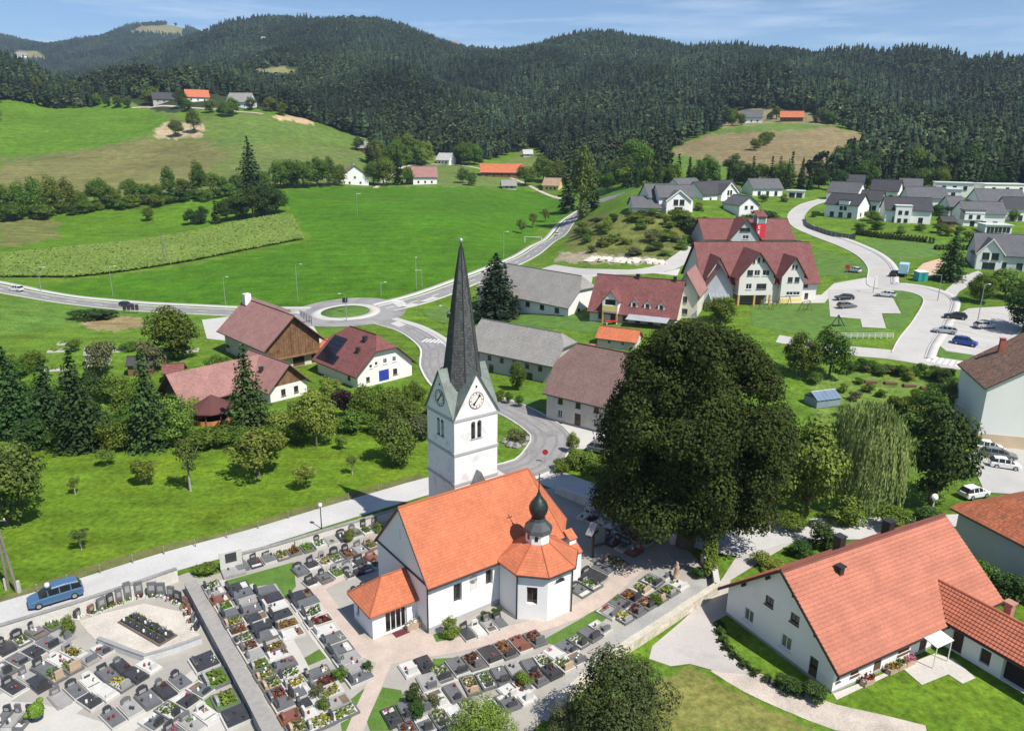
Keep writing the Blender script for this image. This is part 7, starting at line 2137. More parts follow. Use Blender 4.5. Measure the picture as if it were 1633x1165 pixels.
T = [
    # kind, u, v, height px, width px, label, group
    ('light', 1282, 830, 150, 112, 'tall light green tree between the linden and the willow'),
    ('willow', 1368, 812, 166, 116, 'weeping willow with pale hanging strands'),
    ('darkround', 1482, 800, 168, 118, 'dense dark tree between the willow and the white house'),
    ('round', 1322, 602, 84, 66, 'mid green tree behind the right shoulder of the linden'),
    ('round', 1275, 600, 70, 60, 'green tree squeezed against the right edge of the linden'),
    ('black_fir', 791, 508, 100, 78, 'black-green fir in front of the grey roofed white house'),
    ('spruce', 1513, 447, 82, 50, 'lone spruce beside the estate building plot'),
    ('spruce_fat', 27, 696, 140, 78, 'leftmost dark spruce of the garden row'),
    ('spruce_fat', 86, 704, 132, 74, 'second spruce from the left in the garden row'),
    ('spruce_fat', 132, 716, 152, 86, 'broad spruce in the middle of the garden row'),
    ('spruce_fat', 242, 714, 148, 74, 'slender spruce left of the light green garden tree'),
    ('spruce_fat', 399, 692, 138, 74, 'spruce standing before the faded red farmhouse roof'),
    ('round', 277, 572, 84, 92, 'rounded tree beside the bare plot by the main road'),
    ('greybush', 165, 598, 66, 52, 'grey thin-leaved tree in the upper garden'),
    ('greybush', 237, 594, 54, 50, 'grey twiggy tree below the rounded roadside tree'),
    ('olive', 12, 838, 132, 118, 'big grey-green tree cut by the left picture edge'),
    ('light', 285, 706, 78, 70, 'light green garden tree beside the slender spruce'),
    ('light', 505, 712, 88, 70, 'loose fruit tree left of the purple bush'),
    ('orchard', 412, 760, 76, 92, 'broad fruit tree in the middle of the orchard meadow'),
    ('sparse', 304, 782, 92, 56, 'old half-bare fruit tree with broken pale limb'),
    ('orchard', 233, 772, 42, 46, 'small fruit tree left of the half-bare one'),
    ('orchard', 172, 742, 30, 32, 'tiny fruit tree at the left of the meadow'),
    ('orchard', 488, 779, 42, 40, 'small round fruit tree near the cemetery road'),
    ('olive', 628, 740, 78, 74, 'olive green fruit tree left of the church tower'),
    ('sparse', 562, 756, 32, 26, 'thin young fruit tree left of the tower'),
    ('orchard', 546, 716, 24, 24, 'very small sapling at the upper meadow edge'),
    ('sparse', 120, 788, 30, 26, 'thin young tree at the left of the orchard meadow'),
    ('sparse', 130, 875, 34, 40, 'sparse sapling in the lower left meadow'),
    ('olive', 640, 690, 62, 60, 'greyish shrub-like tree just behind the tower'),
    ('round', 585, 674, 62, 56, 'green garden tree below the solar house'),
    ('light', 528, 640, 40, 44, 'yellow-green bush before the link shed'),
    ('round', 660, 650, 40, 46, 'green shrub at the road corner by the solar house'),
    ('round', 824, 622, 46, 30, 'small tree in front of the long barn'),
    ('light', 912, 722, 34, 22, 'small bright tree at the village court'),
    ('round', 918, 480, 26, 26, 'small tree at the gable of the white farmstead'),
    ('round', 962, 505, 40, 34, 'tree beside the yellow balcony gable of the guesthouse'),
    ('round', 1150, 512, 40, 60, 'bushy tree hiding the glass canopy'),
    ('round', 1480, 672, 58, 58, 'garden tree at the right end of the meadow plot'),
    ('olive', 1512, 648, 44, 44, 'olive bush tree beside the lower street'),
    ('light', 1602, 476, 48, 64, 'light green tree before the large pale grey house'),
    ('round', 1562, 482, 46, 44, 'green tree at the driveway of the large pale grey house'),
    ('darkround', 1632, 528, 74, 70, 'dark tree cut by the right picture edge above the brown roof'),
    ('front_olive', 985, 1205, 132, 195, 'big grey-olive bush in the bottom foreground'),
    ('front_light', 770, 1205, 66, 125, 'bright green bushy tree at the bottom edge'),
    ('front_grey', 902, 1200, 62, 90, 'greyish twiggy shrub left of the big foreground bush'),
    ('spruce', 400, 300, 78, 46, 'tall pointed spruce at the hedgerow end'),
    ('tallolive', 926, 350, 112, 40, 'tall slender tree at the road bend'),
    ('spruce_far', 905, 338, 78, 34, 'dark conifer left of the tall tree at the road bend'),
    ('spruce_far', 946, 335, 60, 30, 'dark conifer right of the tall tree at the road bend'),
    ('spruce_far', 634, 295, 60, 20, 'thin dark spruce in the garden at the field top'),
    ('orchard', 832, 373, 27, 17, 'nearest of three small trees in the bright field'),
    ('orchard', 850, 363, 25, 16, 'middle one of three small trees in the bright field'),
    ('orchard', 870, 354, 24, 16, 'farthest of three small trees in the bright field'),
    ('round', 237, 352, 22, 20, 'single round tree in the meadow above the maize'),
    ('round', 281, 218, 28, 26, 'bigger tree on the bare sandy bank'),
    ('tallolive', 310, 212, 36, 22, 'slim tree at the right of the sandy bank'),
]
for t in T:
    plant_px(t[0], t[1], t[2], t[3], t[5], 'tree', 'tree', wpx=t[4])

B = [
    ('darkbush', 65, 716, 50, 74, 'dark bush at the foot of the left spruces'),
    ('bush', 184, 716, 54, 60, 'blue-green bush between broad and slender spruce'),
    ('bush', 340, 712, 34, 80, 'wide green shrub below the red garden pavilion'),
    ('lightbush', 452, 690, 34, 70, 'light shrub right of the spruce before the farmhouse'),
    ('bush', 210, 690, 44, 60, 'green shrub behind the slender spruce'),
    ('bush', 260, 690, 52, 60, 'green shrub left of the light green garden tree'),
    ('lightbush', 308, 668, 34, 44, 'light shrub beside the red garden pavilion'),
    ('bush', 425, 706, 30, 60, 'low green shrub at the top of the orchard meadow'),
    ('purplebush', 549, 668, 52, 44, 'dark purple bush beside the solar house'),
    ('bush', 620, 660, 44, 50, 'green bush between solar house and tower'),
    ('lightbush', 652, 668, 30, 48, 'light green bush near the village road'),
    ('greybush', 668, 700, 44, 60, 'greyish bush touching the church tower'),
    ('bush', 796, 640, 22, 16, 'first of three clipped shrubs below the long barn'),
    ('bush', 811, 644, 22, 16, 'second of three clipped shrubs below the long barn'),
    ('bush', 827, 649, 22, 16, 'third of three clipped shrubs below the long barn'),
    ('greybush', 822, 704, 20, 40, 'dry shrub in the rock bed beside the tower'),
    ('lightbush', 915, 748, 30, 44, 'bright hedge bush at the left end by the lane'),
    ('lightbush', 942, 753, 32, 44, 'bright hedge bush second from the lane corner'),
    ('lightbush', 968, 757, 32, 44, 'bright hedge bush nearest the linden'),
    ('lightbush', 990, 760, 30, 40, 'bright hedge bush partly in linden shade'),
    ('bush', 895, 752, 20, 36, 'low green bush on the lane corner lawn'),
    ('lightbush', 1350, 838, 44, 70, 'light undergrowth below the willow'),
    ('bush', 1260, 846, 30, 62, 'rounded bush beside the lane right of the linden'),
    ('darkbush', 1314, 872, 42, 54, 'dark bush behind the farmhouse ridge'),
    ('darkbush', 1280, 888, 24, 44, 'small dark bush at the farmhouse back wall'),
    ('lightbush', 1222, 905, 22, 50, 'tuft of tall green leaves behind the farmhouse eaves'),
    ('darkbush', 1262, 1100, 22, 50, 'flowering dark shrub in the bed below the farmhouse gable, left one'),
    ('darkbush', 1300, 1112, 24, 50, 'flowering dark shrub in the bed below the farmhouse gable, right one'),
    ('bush', 1562, 945, 50, 60, 'shrub between farmhouse and grey neighbour house'),
    ('darkbush', 1606, 955, 48, 60, 'dark shrub at the grey neighbour house wall'),
    ('bush', 1440, 660, 34, 44, 'grey-green shrub in the meadow plot'),
    ('lightbush', 1462, 690, 44, 50, 'light shrub right of the willow top'),
    ('bush', 1420, 845, 40, 60, 'green undergrowth right of the willow foot'),
    ('darkbush', 1470, 845, 40, 60, 'dark undergrowth below the dense dark tree'),
    ('bush', 1385, 625, 14, 24, 'low bush in the meadow plot'),
    ('darkbush', 150, 508, 18, 70, 'low dark scrub beside the main road'),
    ('bush', 12, 585, 26, 30, 'small bush at the left edge of the upper garden'),
    ('bush', 120, 560, 22, 26, 'small round bush in the upper garden'),
    ('bush', 60, 590, 34, 40, 'round shrub above the left spruces'),
    ('bush', 205, 560, 18, 26, 'low bush by the garden plots'),
    ('bush', 380, 560, 20, 36, 'dark green bush at the barn corner'),
    ('darkbush', 1210, 352, 18, 60, 'dark hedge bush above the hall roof'),
    ('darkbush', 1115, 372, 28, 50, 'dark shrub at the top of the scrub bank'),
    ('bush', 1085, 352, 20, 40, 'bush below the glazed front gable house'),
    ('bush', 1435, 352, 20, 30, 'green garden bush left of the black roofed estate house'),
    ('bush', 1630, 398, 26, 34, 'bush at the right edge above the large grey house'),
]
B += [
    ('lightbush', 300, 640, 40, 56, 'light bush left of the old farmhouse gable'), ('bush', 190, 640, 44, 56, 'green bush above the slender spruce'), ('darkbush', 150, 640, 44, 56, 'dark bush behind the broad spruce'),
    ('bush', 50, 640, 44, 56, 'green bush between the two left spruces'), ('lightbush', 110, 620, 30, 40, 'light bush above the second spruce'), ('bush', 385, 712, 34, 60, 'shrub right of the wide green shrub'), ('lightbush', 480, 668, 34, 50, 'light bush at the old farmhouse porch'),
    ('bush', 560, 690, 36, 54, 'green bush below the purple one'), ('bush', 600, 640, 30, 44, 'bush at the foot of the solar house wall'), ('darkbush', 215, 712, 40, 60, 'dark shrub left of the slender spruce foot'), ('bush', 275, 712, 40, 56, 'shrub right of the slender spruce foot'),
    ('darkbush', 60, 668, 50, 60, 'dark bush between the leftmost spruces'), ('darkbush', 160, 690, 56, 60, 'dark bush right of the broad spruce'), ('bush', 205, 668, 50, 60, 'tall shrub between broad and slender spruce'), ('bush', 275, 655, 44, 50, 'shrub above the light green garden tree'), ('lightbush', 440, 712, 26, 50, 'light shrub at the upper orchard edge'), ('bush', 478, 706, 34, 50, 'shrub left of the loose fruit tree'), ('bush', 610, 690, 30, 50, 'shrub at the upper right orchard edge'), ('bush', 690, 660, 30, 40, 'shrub by the road behind the tower'),
    ('lightbush', 8, 745, 40, 60, 'light shrub above the big left edge tree'), ('bush', 100, 716, 34, 50, 'shrub between dark bush and broad spruce'), ('bush', 350, 590, 26, 44, 'bush at the upper end of the old farmhouse'), ('bush', 30, 600, 30, 44, 'bush in the left upper garden corner')]
for t in B:
    plant_px(t[0], t[1], t[2], t[3], t[5], 'bush', 'bush', wpx=t[4])

rr = random.Random(21)
KW = {'spruce_far': 'dark pointed spruce', 'spruce': 'dense green spruce', 'round': 'rounded mid green tree', 'tall': 'tall narrow leafy tree', 'tallolive': 'tall olive green tree', 'light': 'light green leafy tree', 'olive': 'olive green leafy tree', 'darkround': 'dark rounded tree', 'bush': 'low green shrub', 'darkbush': 'low dark shrub', 'lightbush': 'light green shrub', 'greybush': 'greyish shrub'}
def near(k, u, table):
    return '%s %s' % (KW[k], next(w for m, w in table if u < m))
HEDGE = [(60, 'at the left end of the hedgerow'), (125, 'in the tall left part of the hedgerow'), (200, 'in the hedgerow above the dry plot'), (290, 'in the middle of the hedgerow'), (345, 'in the hedgerow left of the pointed spruce'), (999, 'beside the pointed hedgerow spruce')]
TOPF = [(545, 'left of the white gable house'), (640, 'right of the white gable house'), (700, 'by the brownish red roofed house'), (790, 'left of the orange barn'), (999, 'right of the orange barn')]
BANK = [(960, 'on the left of the scrub bank'), (1020, 'in the middle of the scrub bank'), (1999, 'on the right of the scrub bank')]
PLACES = {
    'hill': [(100, 'at the left end of the left hilltop'), (220, 'in the row on the left hilltop pasture'), (330, 'before the hilltop farm'), (999, 'right of the hilltop farm')],
    'edge': [(1050, 'behind the double-gabled estate house'), (1120, 'behind the glazed gable house'), (1200, 'behind the arched gable house'), (1290, 'behind the white garage'), (1370, 'behind the box dormer house'), (1440, 'behind the second-row dark roof'), (1550, 'behind the flat-roofed cube houses'), (1999, 'behind the far right estate houses')],
    'foot': [(700, 'behind the field-top houses'), (880, 'near the orange barn'), (1999, 'behind the road bend at the forest foot')],
    'farm': [(1190, 'left of the stubble hill farm'), (1225, 'in the middle of the stubble field'), (1245, 'between farmhouse and orange barn'), (1999, 'right of the orange barn')],
}
def many(pts, kinds, hr, label, group, name='tree', cat='tree', wr=None):
    for (u, v) in pts:
        h = rr.uniform(*hr)
        k = rr.choice(kinds)
        pre = {'spruce_far': 'dark pointed spruce', 'spruce': 'dense green spruce', 'round': 'mid green leafy tree', 'tall': 'tall narrow leafy tree', 'light': 'light green leafy tree', 'olive': 'olive green leafy tree', 'darkround': 'dark leafy tree'}[k]
        where = next(w for m, w in PLACES[label] if u < m)
        plant_px(k, u, v, h, '%s %s' % (pre, where), cat, name, group, wpx=None if wr is None else h * rr.uniform(*wr))
# hedgerow between the meadow and the hill
for (u, v, h, k) in [(8, 348, 62, 'round'), (34, 346, 66, 'tall'), (58, 344, 70, 'tall'), (84, 342, 72, 'tall'), (108, 338, 66, 'tallolive'), (128, 336, 40, 'round'), (160, 328, 56, 'round'), (184, 326, 32, 'round'), (210, 321, 44, 'round'), (232, 319, 34, 'round'), (252, 318, 30, 'round'), (270, 315, 56, 'tall'), (292, 312, 34, 'round'), (316, 311, 62, 'tall'), (336, 308, 44, 'round'), (356, 305, 28, 'round'), (376, 303, 30, 'round'), (420, 300, 36, 'round'), (20, 352, 36, 'bush'), (70, 350, 32, 'bush'), (140, 338, 24, 'bush'), (190, 332, 22, 'bush'), (245, 325, 20, 'bush'), (330, 314, 18, 'bush')] + [(u, 350 - u * .105 + (u % 7), 20 + (u * 7) % 14, ('bush', 'darkbush', 'bush')[u % 3]) for u in range(4, 400, 19)]:
    plant_px(k, u, v, h * 0.82, near(k, u, HEDGE), 'tree', 'hedgerow_tree', 'hedgerow trees below the hill')
for (u, v, h, k) in [(305, 358, 26, 'darkround'), (322, 357, 28, 'darkround'), (345, 356, 44, 'spruce_far'), (362, 352, 38, 'darkround'), (384, 350, 46, 'darkround'), (404, 347, 54, 'darkround'), (424, 344, 52, 'darkround'), (440, 340, 44, 'darkround')]:
    plant_px(k, u, v, h, 'dark leafy tree of the clump above the maize', 'tree', 'clump_tree', 'tree clump above the maize')
for (u, v, h, k) in [(448, 300, 42, 'round'), (466, 300, 46, 'round'), (484, 299, 44, 'round'), (506, 298, 46, 'round'), (526, 297, 44, 'tall'), (540, 296, 34, 'round'), (596, 295, 40, 'round'), (612, 296, 44, 'round'), (650, 294, 28, 'round'), (668, 252, 26, 'round'), (738, 292, 24, 'round'), (752, 296, 22, 'round'), (838, 296, 34, 'round'), (866, 290, 40, 'round'), (886, 298, 42, 'round'), (610, 258, 26, 'round'), (572, 240, 22, 'round'), (716, 240, 24, 'round')]:
    plant_px(k, u, v, h, near(k, u, TOPF), 'tree', 'garden_tree', 'garden trees at the field top')
many([(12, 152), (30, 153), (48, 154), (66, 154), (84, 156), (140, 166), (156, 168), (172, 170), (188, 172), (90, 160), (110, 162), (204, 172), (236, 168), (246, 162), (290, 172), (300, 178), (336, 180), (352, 184), (364, 186), (372, 182), (400, 176), (430, 178), (450, 184), (120, 150), (60, 145)], ['round', 'olive', 'darkround'], (14, 28), 'hill', 'trees on the left hilltop')
# wood edge behind the estate
edge = [(u + rr.uniform(-5, 5), (300 if u > 1240 else 296) + rr.uniform(-7, 4)) for u in range(985, 1640, 9)]
many(edge, ['spruce_far', 'spruce_far', 'spruce_far', 'spruce_far', 'darkround', 'spruce', 'round', 'spruce'], (26, 52), 'edge', 'wood edge behind the estate')
edge2 = [(u + rr.uniform(-5, 5), 282 + rr.uniform(-6, 6) + (0 if u < 1040 or u > 1330 else 12)) for u in range(1000, 1640, 12) if not 1060 < u < 1330]
many(edge2, ['spruce_far', 'spruce_far', 'spruce', 'darkround', 'spruce', 'round'], (36, 62), 'edge', 'wood edge behind the estate')
# trees at the foot of the forest, middle
foot = [(u + rr.uniform(-5, 5), 268 + rr.uniform(-10, 8)) for u in range(600, 690, 10)] + [(u, 262 + rr.uniform(-6, 4)) for u in range(730, 770, 9)] + [(u + rr.uniform(-4, 4), 296 + rr.uniform(-10, 8)) for u in range(905, 1000, 9)] + [(u, 235 + (u - 480) * .2 + rr.uniform(-3, 6)) for u in range(590, 600, 8)]
many(foot, ['spruce_far', 'round', 'light', 'olive', 'tall', 'spruce_far'], (28, 50), 'foot', 'trees at the forest foot')
many([(1160 + rr.uniform(-8, 8), 196 + rr.uniform(-4, 6)) for _ in range(7)] + [(1228, 192), (1238, 190), (1300, 196), (1312, 196), (1322, 198), (1182, 200), (1210, 236), (1218, 232), (1226, 228), (1205, 240)], ['round', 'olive', 'darkround'], (12, 26), 'farm', 'trees around the stubble hill farm')
# scrub on the bank and by the lower street
n_ = 0
while n_ < 44:
    u, v = rr.uniform(905, 1110), rr.uniform(345, 408)
    if in_poly(np.array([u]), np.array([v]), [(908, 410), (908, 362), (960, 344), (1100, 348), (1118, 362), (1088, 398), (1060, 410)])[0]:
        kb = rr.choice(['bush', 'lightbush', 'darkbush', 'greybush', 'lightbush'])
        plant_px(kb, u, v, rr.uniform(9, 19), near(kb, u, BANK), 'bush', 'scrub_bush', 'scrub on the bank', wpx=rr.uniform(14, 32)); n_ += 1
for i in range(16):
    u = 1348 + i * 11
    plant_px(rr.choice(['greybush', 'bush', 'darkbush', 'bush']), u, 590 + (u - 1348) * .08 + rr.uniform(-3, 5), rr.uniform(12, 22), 'garden shrub of the row along the lower street', 'bush', 'shrub', 'shrubs along the lower street', wpx=rr.uniform(18, 28))

for (u, v, h) in [(1388, 352, 14), (1396, 356, 12), (1372, 366, 10), (1500, 372, 14), (1510, 376, 12), (1522, 346, 16), (1494, 344, 14), (1530, 372, 10), (1612, 352, 14), (1436, 372, 10), (1400, 366, 12), (1300, 346, 8), (1115, 336, 12), (1040, 348, 14), (1022, 350, 12), (1160, 332, 10), (1216, 322, 10), (1250, 322, 10), (1466, 368, 10), (1545, 382, 12), (1380, 326, 12), (1436, 326, 12), (1540, 332, 12), (1556, 352, 10)]:
    kb = rr.choice(['bush', 'lightbush', 'darkbush', 'bush'])
    plant_px(kb, u, v, h * 1.3, near(kb, u, [(1100, 'below the glazed gable estate house'), (1260, 'in the gardens left of the estate street'), (1400, 'beside the box dormer estate house'), (1480, 'in the garden of the black roofed estate house'), (1999, 'in the gardens at the right of the estate')]), 'bush', 'garden_bush', 'bushes in the estate gardens', wpx=h * 1.8)
for (u, v, h, k) in [(1300, 612, 20, 'bush'), (1345, 625, 14, 'lightbush'), (1365, 640, 18, 'greybush'), (1405, 632, 14, 'bush'), (1425, 648, 20, 'lightbush'), (1462, 640, 22, 'bush'), (1490, 630, 24, 'darkbush'), (1505, 690, 30, 'bush'), (1345, 665, 22, 'lightbush'), (1370, 612, 12, 'bush'), (1450, 606, 16, 'lightbush'), (1500, 612, 24, 'darkbush'), (1525, 625, 26, 'bush'), (1340, 700, 34, 'bush'), (1450, 700, 40, 'lightbush')]:
    plant_px(k, u, v, h, near(k, u, [(1330, 'left of the greenhouse'), (1380, 'right of the greenhouse'), (1440, 'in the middle of the meadow plot'), (1480, 'above the willow in the meadow plot'), (1999, 'at the right end of the meadow plot')]), 'bush', 'plot_bush', 'bushes of the meadow plot', wpx=h * 1.4)
# hedges: continuous clipped or rough rows
def hedge(label, pxs, h, w, leafname='dark', n=900, leaf=.16):
    P = np.array([G(*p) for p in pxs]); L = smooth_line(P[:, :2], 1.0)
    rng = np.random.default_rng(hash_str(label))
    c = L[rng.integers(0, len(L), n)] + rng.normal(size=(n, 2)) * .25
    t = rng.uniform(0, math.pi, n)
    off = np.column_stack([np.cos(t) * w / 2, np.sin(t) * h])
    T_ = np.gradient(L, axis=0); T_ /= np.linalg.norm(T_, axis=1)[:, None]; idx = rng.integers(0, len(L), n)
    N_ = np.stack([-T_[:, 1], T_[:, 0]], -1)[idx]
    X = L[idx] + N_ * off[:, :1] + rng.normal(size=(n, 2)) * .15
    Z = terr(X[:, 0], X[:, 1]) + off[:, 1] * rng.uniform(.7, 1.05, n)
    Pq = np.column_stack([X, Z]); Nn = np.column_stack([N_ * np.cos(t)[:, None], np.sin(t) + .2]) + .4 * rng.normal(size=(n, 3))
    V, Fq = leaf_quads(Pq - np.array([P[0][0], P[0][1], P[0][2]]), Nn, leaf, rng)
    o = thing('hedge', label, 'hedge', P[0])
    link('foliage', mesh_np('foliage', V, Fq, LEAF[leafname]), o)
    b = MB(); q = L[::3]
    z = terr(q[:, 0], q[:, 1])
    b.tube([(x - P[0][0], y - P[0][1], zz - P[0][2] + h * .42) for (x, y), zz in zip(q, z)], min(h * .4, w * .4), 6); b.obj('hedge_core', LEAF[leafname], o)
hedge('long dark clipped hedge in front of the black roofed estate house', [(1366, 374), (1410, 380), (1488, 388)], 2.0, 1.6, 'dark', 2600, .22)
hedge('low dark hedge right of the long estate hedge', [(1492, 398), (1530, 398), (1570, 400)], 1.5, 1.5, 'dark', 1200, .22)
hedge('low hedge along the estate garden at the right', [(1530, 385), (1600, 388)], 1.4, 1.4, 'mid', 1000, .22)
ribbon('grass_verge', [(-40, 975), (30, 950), (130, 914), (250, 878), (350, 857), (480, 815), (600, 780), (676, 759)], -1.5, 1.0, mat('dry_verge', (0.125, 0.135, 0.042), 0.95, 0.35, 0.6, 5, 0.5), 0.03)
hedge('flower bed edge of dark plants along the farmhouse drive', [(1146, 998), (1152, 1022), (1170, 1048), (1205, 1075), (1240, 1092)], 0.5, 0.7, 'dark', 900, .12)

# maize: one field of tall leafy plants
mz = [(2, 443), (110, 443), (300, 418), (484, 382), (466, 345), (440, 345), (330, 366), (150, 393), (2, 408)]
rng = np.random.default_rng(3)
mp_ = np.array([G(*p)[:2] for p in mz]); lo_, hi_ = mp_.min(0), mp_.max(0)
X = rng.uniform(lo_, hi_, (120000, 2))
X = X[in_poly(X[:, 0], X[:, 1], mp_)][:60000]
Z = terr(X[:, 0], X[:, 1]); hgt = rng.uniform(0.8, 1.15, len(X))
P = np.column_stack([X, Z + hgt * rng.uniform(.75, 1, len(X))])
V, Fq = leaf_quads(P, np.tile([0, -.3, 1.0], (len(X), 1)) + .3 * rng.normal(size=P.shape), .5, rng)
prop(link('maize_field', mesh_np('maize_field', V, Fq, LEAF['corn'])), 'yellow-green maize field beside the bright green field', 'maize', kind='stuff')

# ------------------------------------------------------------------ vehicles
TYRE = mat('tyre', (0.02, 0.02, 0.02), 0.85, 0.1)
RIM = mat('alloy_rim', (0.5, 0.5, 0.5), 0.35, 0.05, metal=0.7)
CGLASS = glass_mat('car_glass', (0.015, 0.018, 0.02))
LAMP = mat('lamp_glass', (0.75, 0.75, 0.72), 0.15, 0.02)
TAIL = mat('tail_lamp', (0.4, 0.02, 0.02), 0.2, 0.02)
BLACKP = mat('black_plastic', (0.025, 0.025, 0.027), 0.6, 0.1)
def paint(name, col):
    return mat('car_paint_' + name, col, 0.28, 0.03, coat=0.6, spec=0.5)
CARC = {'blue': paint('sky_blue', (0.06, 0.135, 0.25)), 'black': paint('black', (0.015, 0.016, 0.018)), 'white': paint('white', (0.72, 0.72, 0.71)), 'silver': paint('silver', (0.42, 0.43, 0.44)), 'deepblue': paint('deep_blue', (0.02, 0.06, 0.32)), 'grey': paint('grey', (0.12, 0.125, 0.13))}
def section(x, zb, zm, hw, zt, hwt):
    return [(x, -hw, zb), (x, -hw, zm), (x, -hwt, zt), (x, hwt, zt), (x, hw, zm), (x, hw, zb)]
def loft(b, secs):
    n = len(secs[0])
    for i in range(len(secs) - 1):
        for k in range(n):
            b.face([secs[i][k], secs[i][(k + 1) % n], secs[i + 1][(k + 1) % n], secs[i + 1][k]])
    b.face(secs[0]); b.face(secs[-1][::-1])
_CAR = {}
def car_meshes(style):
    if style in _CAR: return _CAR[style]
    W = 0.88
    if style == 'mpv':
        body = [(-2.33, .42, .75, .72, .95), (-2.2, .28, .85, W, 1.02), (-1.2, .25, .9, W, 1.02), (0.6, .25, .9, W, 1.0), (1.25, .26, .85, W, .98), (2.0, .3, .75, W * .97, .82), (2.3, .36, .62, .74, .70)]
        cab = [(-2.22, 1.0, .78, 1.1, .72), (-1.95, .98, .80, 1.60, .64), (-0.9, .98, .82, 1.70, .66), (0.25, .98, .82, 1.66, .66), (1.35, .95, .78, 1.0, .72)]
        pill = (-1.3, -.35, .62)
    elif style == 'estate':
        body = [(-2.3, .4, .72, .72, .9), (-2.15, .28, .8, W, .95), (0.5, .25, .82, W, .92), (1.15, .26, .8, W, .9), (2.0, .3, .7, W * .97, .78), (2.3, .36, .6, .74, .66)]
        cab = [(-2.2, .93, .76, 1.0, .72), (-1.8, .92, .78, 1.36, .62), (-.8, .92, .8, 1.46, .62), (.1, .92, .8, 1.44, .62), (1.2, .88, .76, .92, .7)]
        pill = (-1.2, -.3, .5)
    else:
        body = [(-2.0, .4, .72, .7, .88), (-1.88, .28, .8, W * .96, .94), (0.5, .25, .82, W * .96, .92), (1.05, .26, .8, W * .96, .9), (1.75, .3, .7, W * .93, .78), (2.0, .36, .6, .7, .66)]
        cab = [(-1.88, .93, .72, 1.0, .68), (-1.45, .92, .75, 1.42, .60), (-.6, .92, .77, 1.5, .60), (.15, .92, .77, 1.47, .60), (1.1, .88, .73, .92, .67)]
        pill = (-1.0, -.2, .5)
    bb = MB(); loft(bb, [section(x, zb, zm, hw, zt, hw * .93) for x, zb, zm, hw, zt in body])
    gb = MB(); loft(gb, [section(x, zb - .05, zb, hw, zt, hwt) for x, zb, hw, zt, hwt in cab])
    rb = MB()
    c = cab[1:-1]
    rs = [[(x, -hwt - .02, zt - .05), (x, -hwt * .9, zt + .035), (x, hwt * .9, zt + .035), (x, hwt + .02, zt - .05)] for x, zb, hw, zt, hwt in c]
    loft(rb, rs)
    pm = MB()
    for px_ in pill:
        for s in (-1, 1):
            pm.extrude([(px_ - .05, s * .835, .9), (px_ + .05, s * .835, .9), (px_ + .05, s * .66, c[1][3] - .03), (px_ - .05, s * .66, c[1][3] - .03)], (0, s * .03, 0))
    wl = MB(); wl.lathe([(0.2, -.1), (.31, -.1), (.325, -.05), (.325, .05), (.31, .1), (.2, .1)], 18)
    rm = MB(); rm.lathe([(0.01, .105), (.08, .112), (.2, .1), (.21, .06)], 12)
    hl = MB(); hl.box(-.1, -.16, -.07, .06, .16, .07)
    r = dict(body=bb, glass=gb.mesh('windows', CGLASS), roof=rb, pill=pm, tyre=wl.mesh('wheel', TYRE, smooth=True), rim=rm.mesh('rim', RIM), lamp=hl.mesh('headlight', LAMP), tail=hl.mesh('tail_light', TAIL), ends=(body[0][0], body[-1][0], body[-1][4]))
    _CAR[style] = r
    return r
_PM = {}
def car(u, v, u2, v2, style, colour, label, group=None, parts=True, scale=1.0):
    """car at ground pixel, nose towards the second pixel"""
    p = G(u, v); q = G(u2, v2)
    az = math.atan2(q[1] - p[1], q[0] - p[0])
    m = car_meshes(style); c = CARC[colour]
    key = (style, colour)
    if key not in _PM:
        _PM[key] = (m['body'].mesh('body', c), m['roof'].mesh('roof', c), m['pill'].mesh('pillars', c))
    o = thing('car', label, 'car', (p[0], p[1], p[2] + .1), az, group, scale)
    b = link('body', _PM[key][0], o)
    link('windows', m['glass'], o); link('roof', _PM[key][1], o); link('pillars', _PM[key][2], o)
    x0, x1, zt = m['ends']
    for wx in (x0 + .85, x1 - .82):
        for s in (-1, 1):
            w = link('wheel', m['tyre'], o, (wx, s * .80, .325), (-s * math.pi / 2, 0, 0)); link('rim', m['rim'], w)
    for s in (-1, 1):
        link('headlight', m['lamp'], o, (x1 - .12, s * .58, zt - .06)); link('tail_light', m['tail'], o, (x0 + .1, s * .62, .86))
    bp = MB(); bp.box(x1 - .06, -.55, .34, x1 + .02, .55, .5); bp.obj('bumper', BLACKP, o)
    return o
car(90, 957, 40, 972, 'mpv', 'blue', 'light blue estate car parked on the cemetery road')
car(202, 489, 240, 493, 'estate', 'black', 'dark car driving on the main road towards the roundabout')
car(26, 464, 0, 460, 'mpv', 'white', 'white car on the main road at the left edge')
car(889, 375, 900, 364, 'compact', 'white', 'tiny white car on the road bend beyond the roundabout')
PK = 'cars parked by the school'
car(1346, 478, 1320, 480, 'estate', 'black', 'dark parked car, upper of two side by side near the school', PK)
car(1350, 491, 1380, 488, 'estate', 'grey', 'dark grey parked car, lower of two side by side near the school', PK)
car(1412, 473, 1380, 471, 'estate', 'white', 'white car parked at the right end of the school lot', PK)
car(1361, 434, 1340, 432, 'compact', 'white', 'white car on the grass beside the estate street', PK)
car(1523, 508, 1500, 506, 'estate', 'black', 'black car parked right of the estate street', PK)
car(1506, 531, 1480, 528, 'estate', 'silver', 'silver car below the black one right of the estate street', PK)
car(1538, 550, 1570, 556, 'mpv', 'deepblue', 'bright blue car on the grass edge near the brown tiled roof', PK)
car(1570, 523, 1600, 521, 'estate', 'silver', 'pale silver car in the right-hand car park', PK)
car(1601, 746, 1640, 752, 'compact', 'white', 'white hatchback parked below the white house at the right edge')
car(1592, 730, 1640, 738, 'estate', 'grey', 'dark car behind the white hatchback at the right edge')
car(1576, 718, 1640, 726, 'compact', 'white', 'white car farthest back below the white house wall')
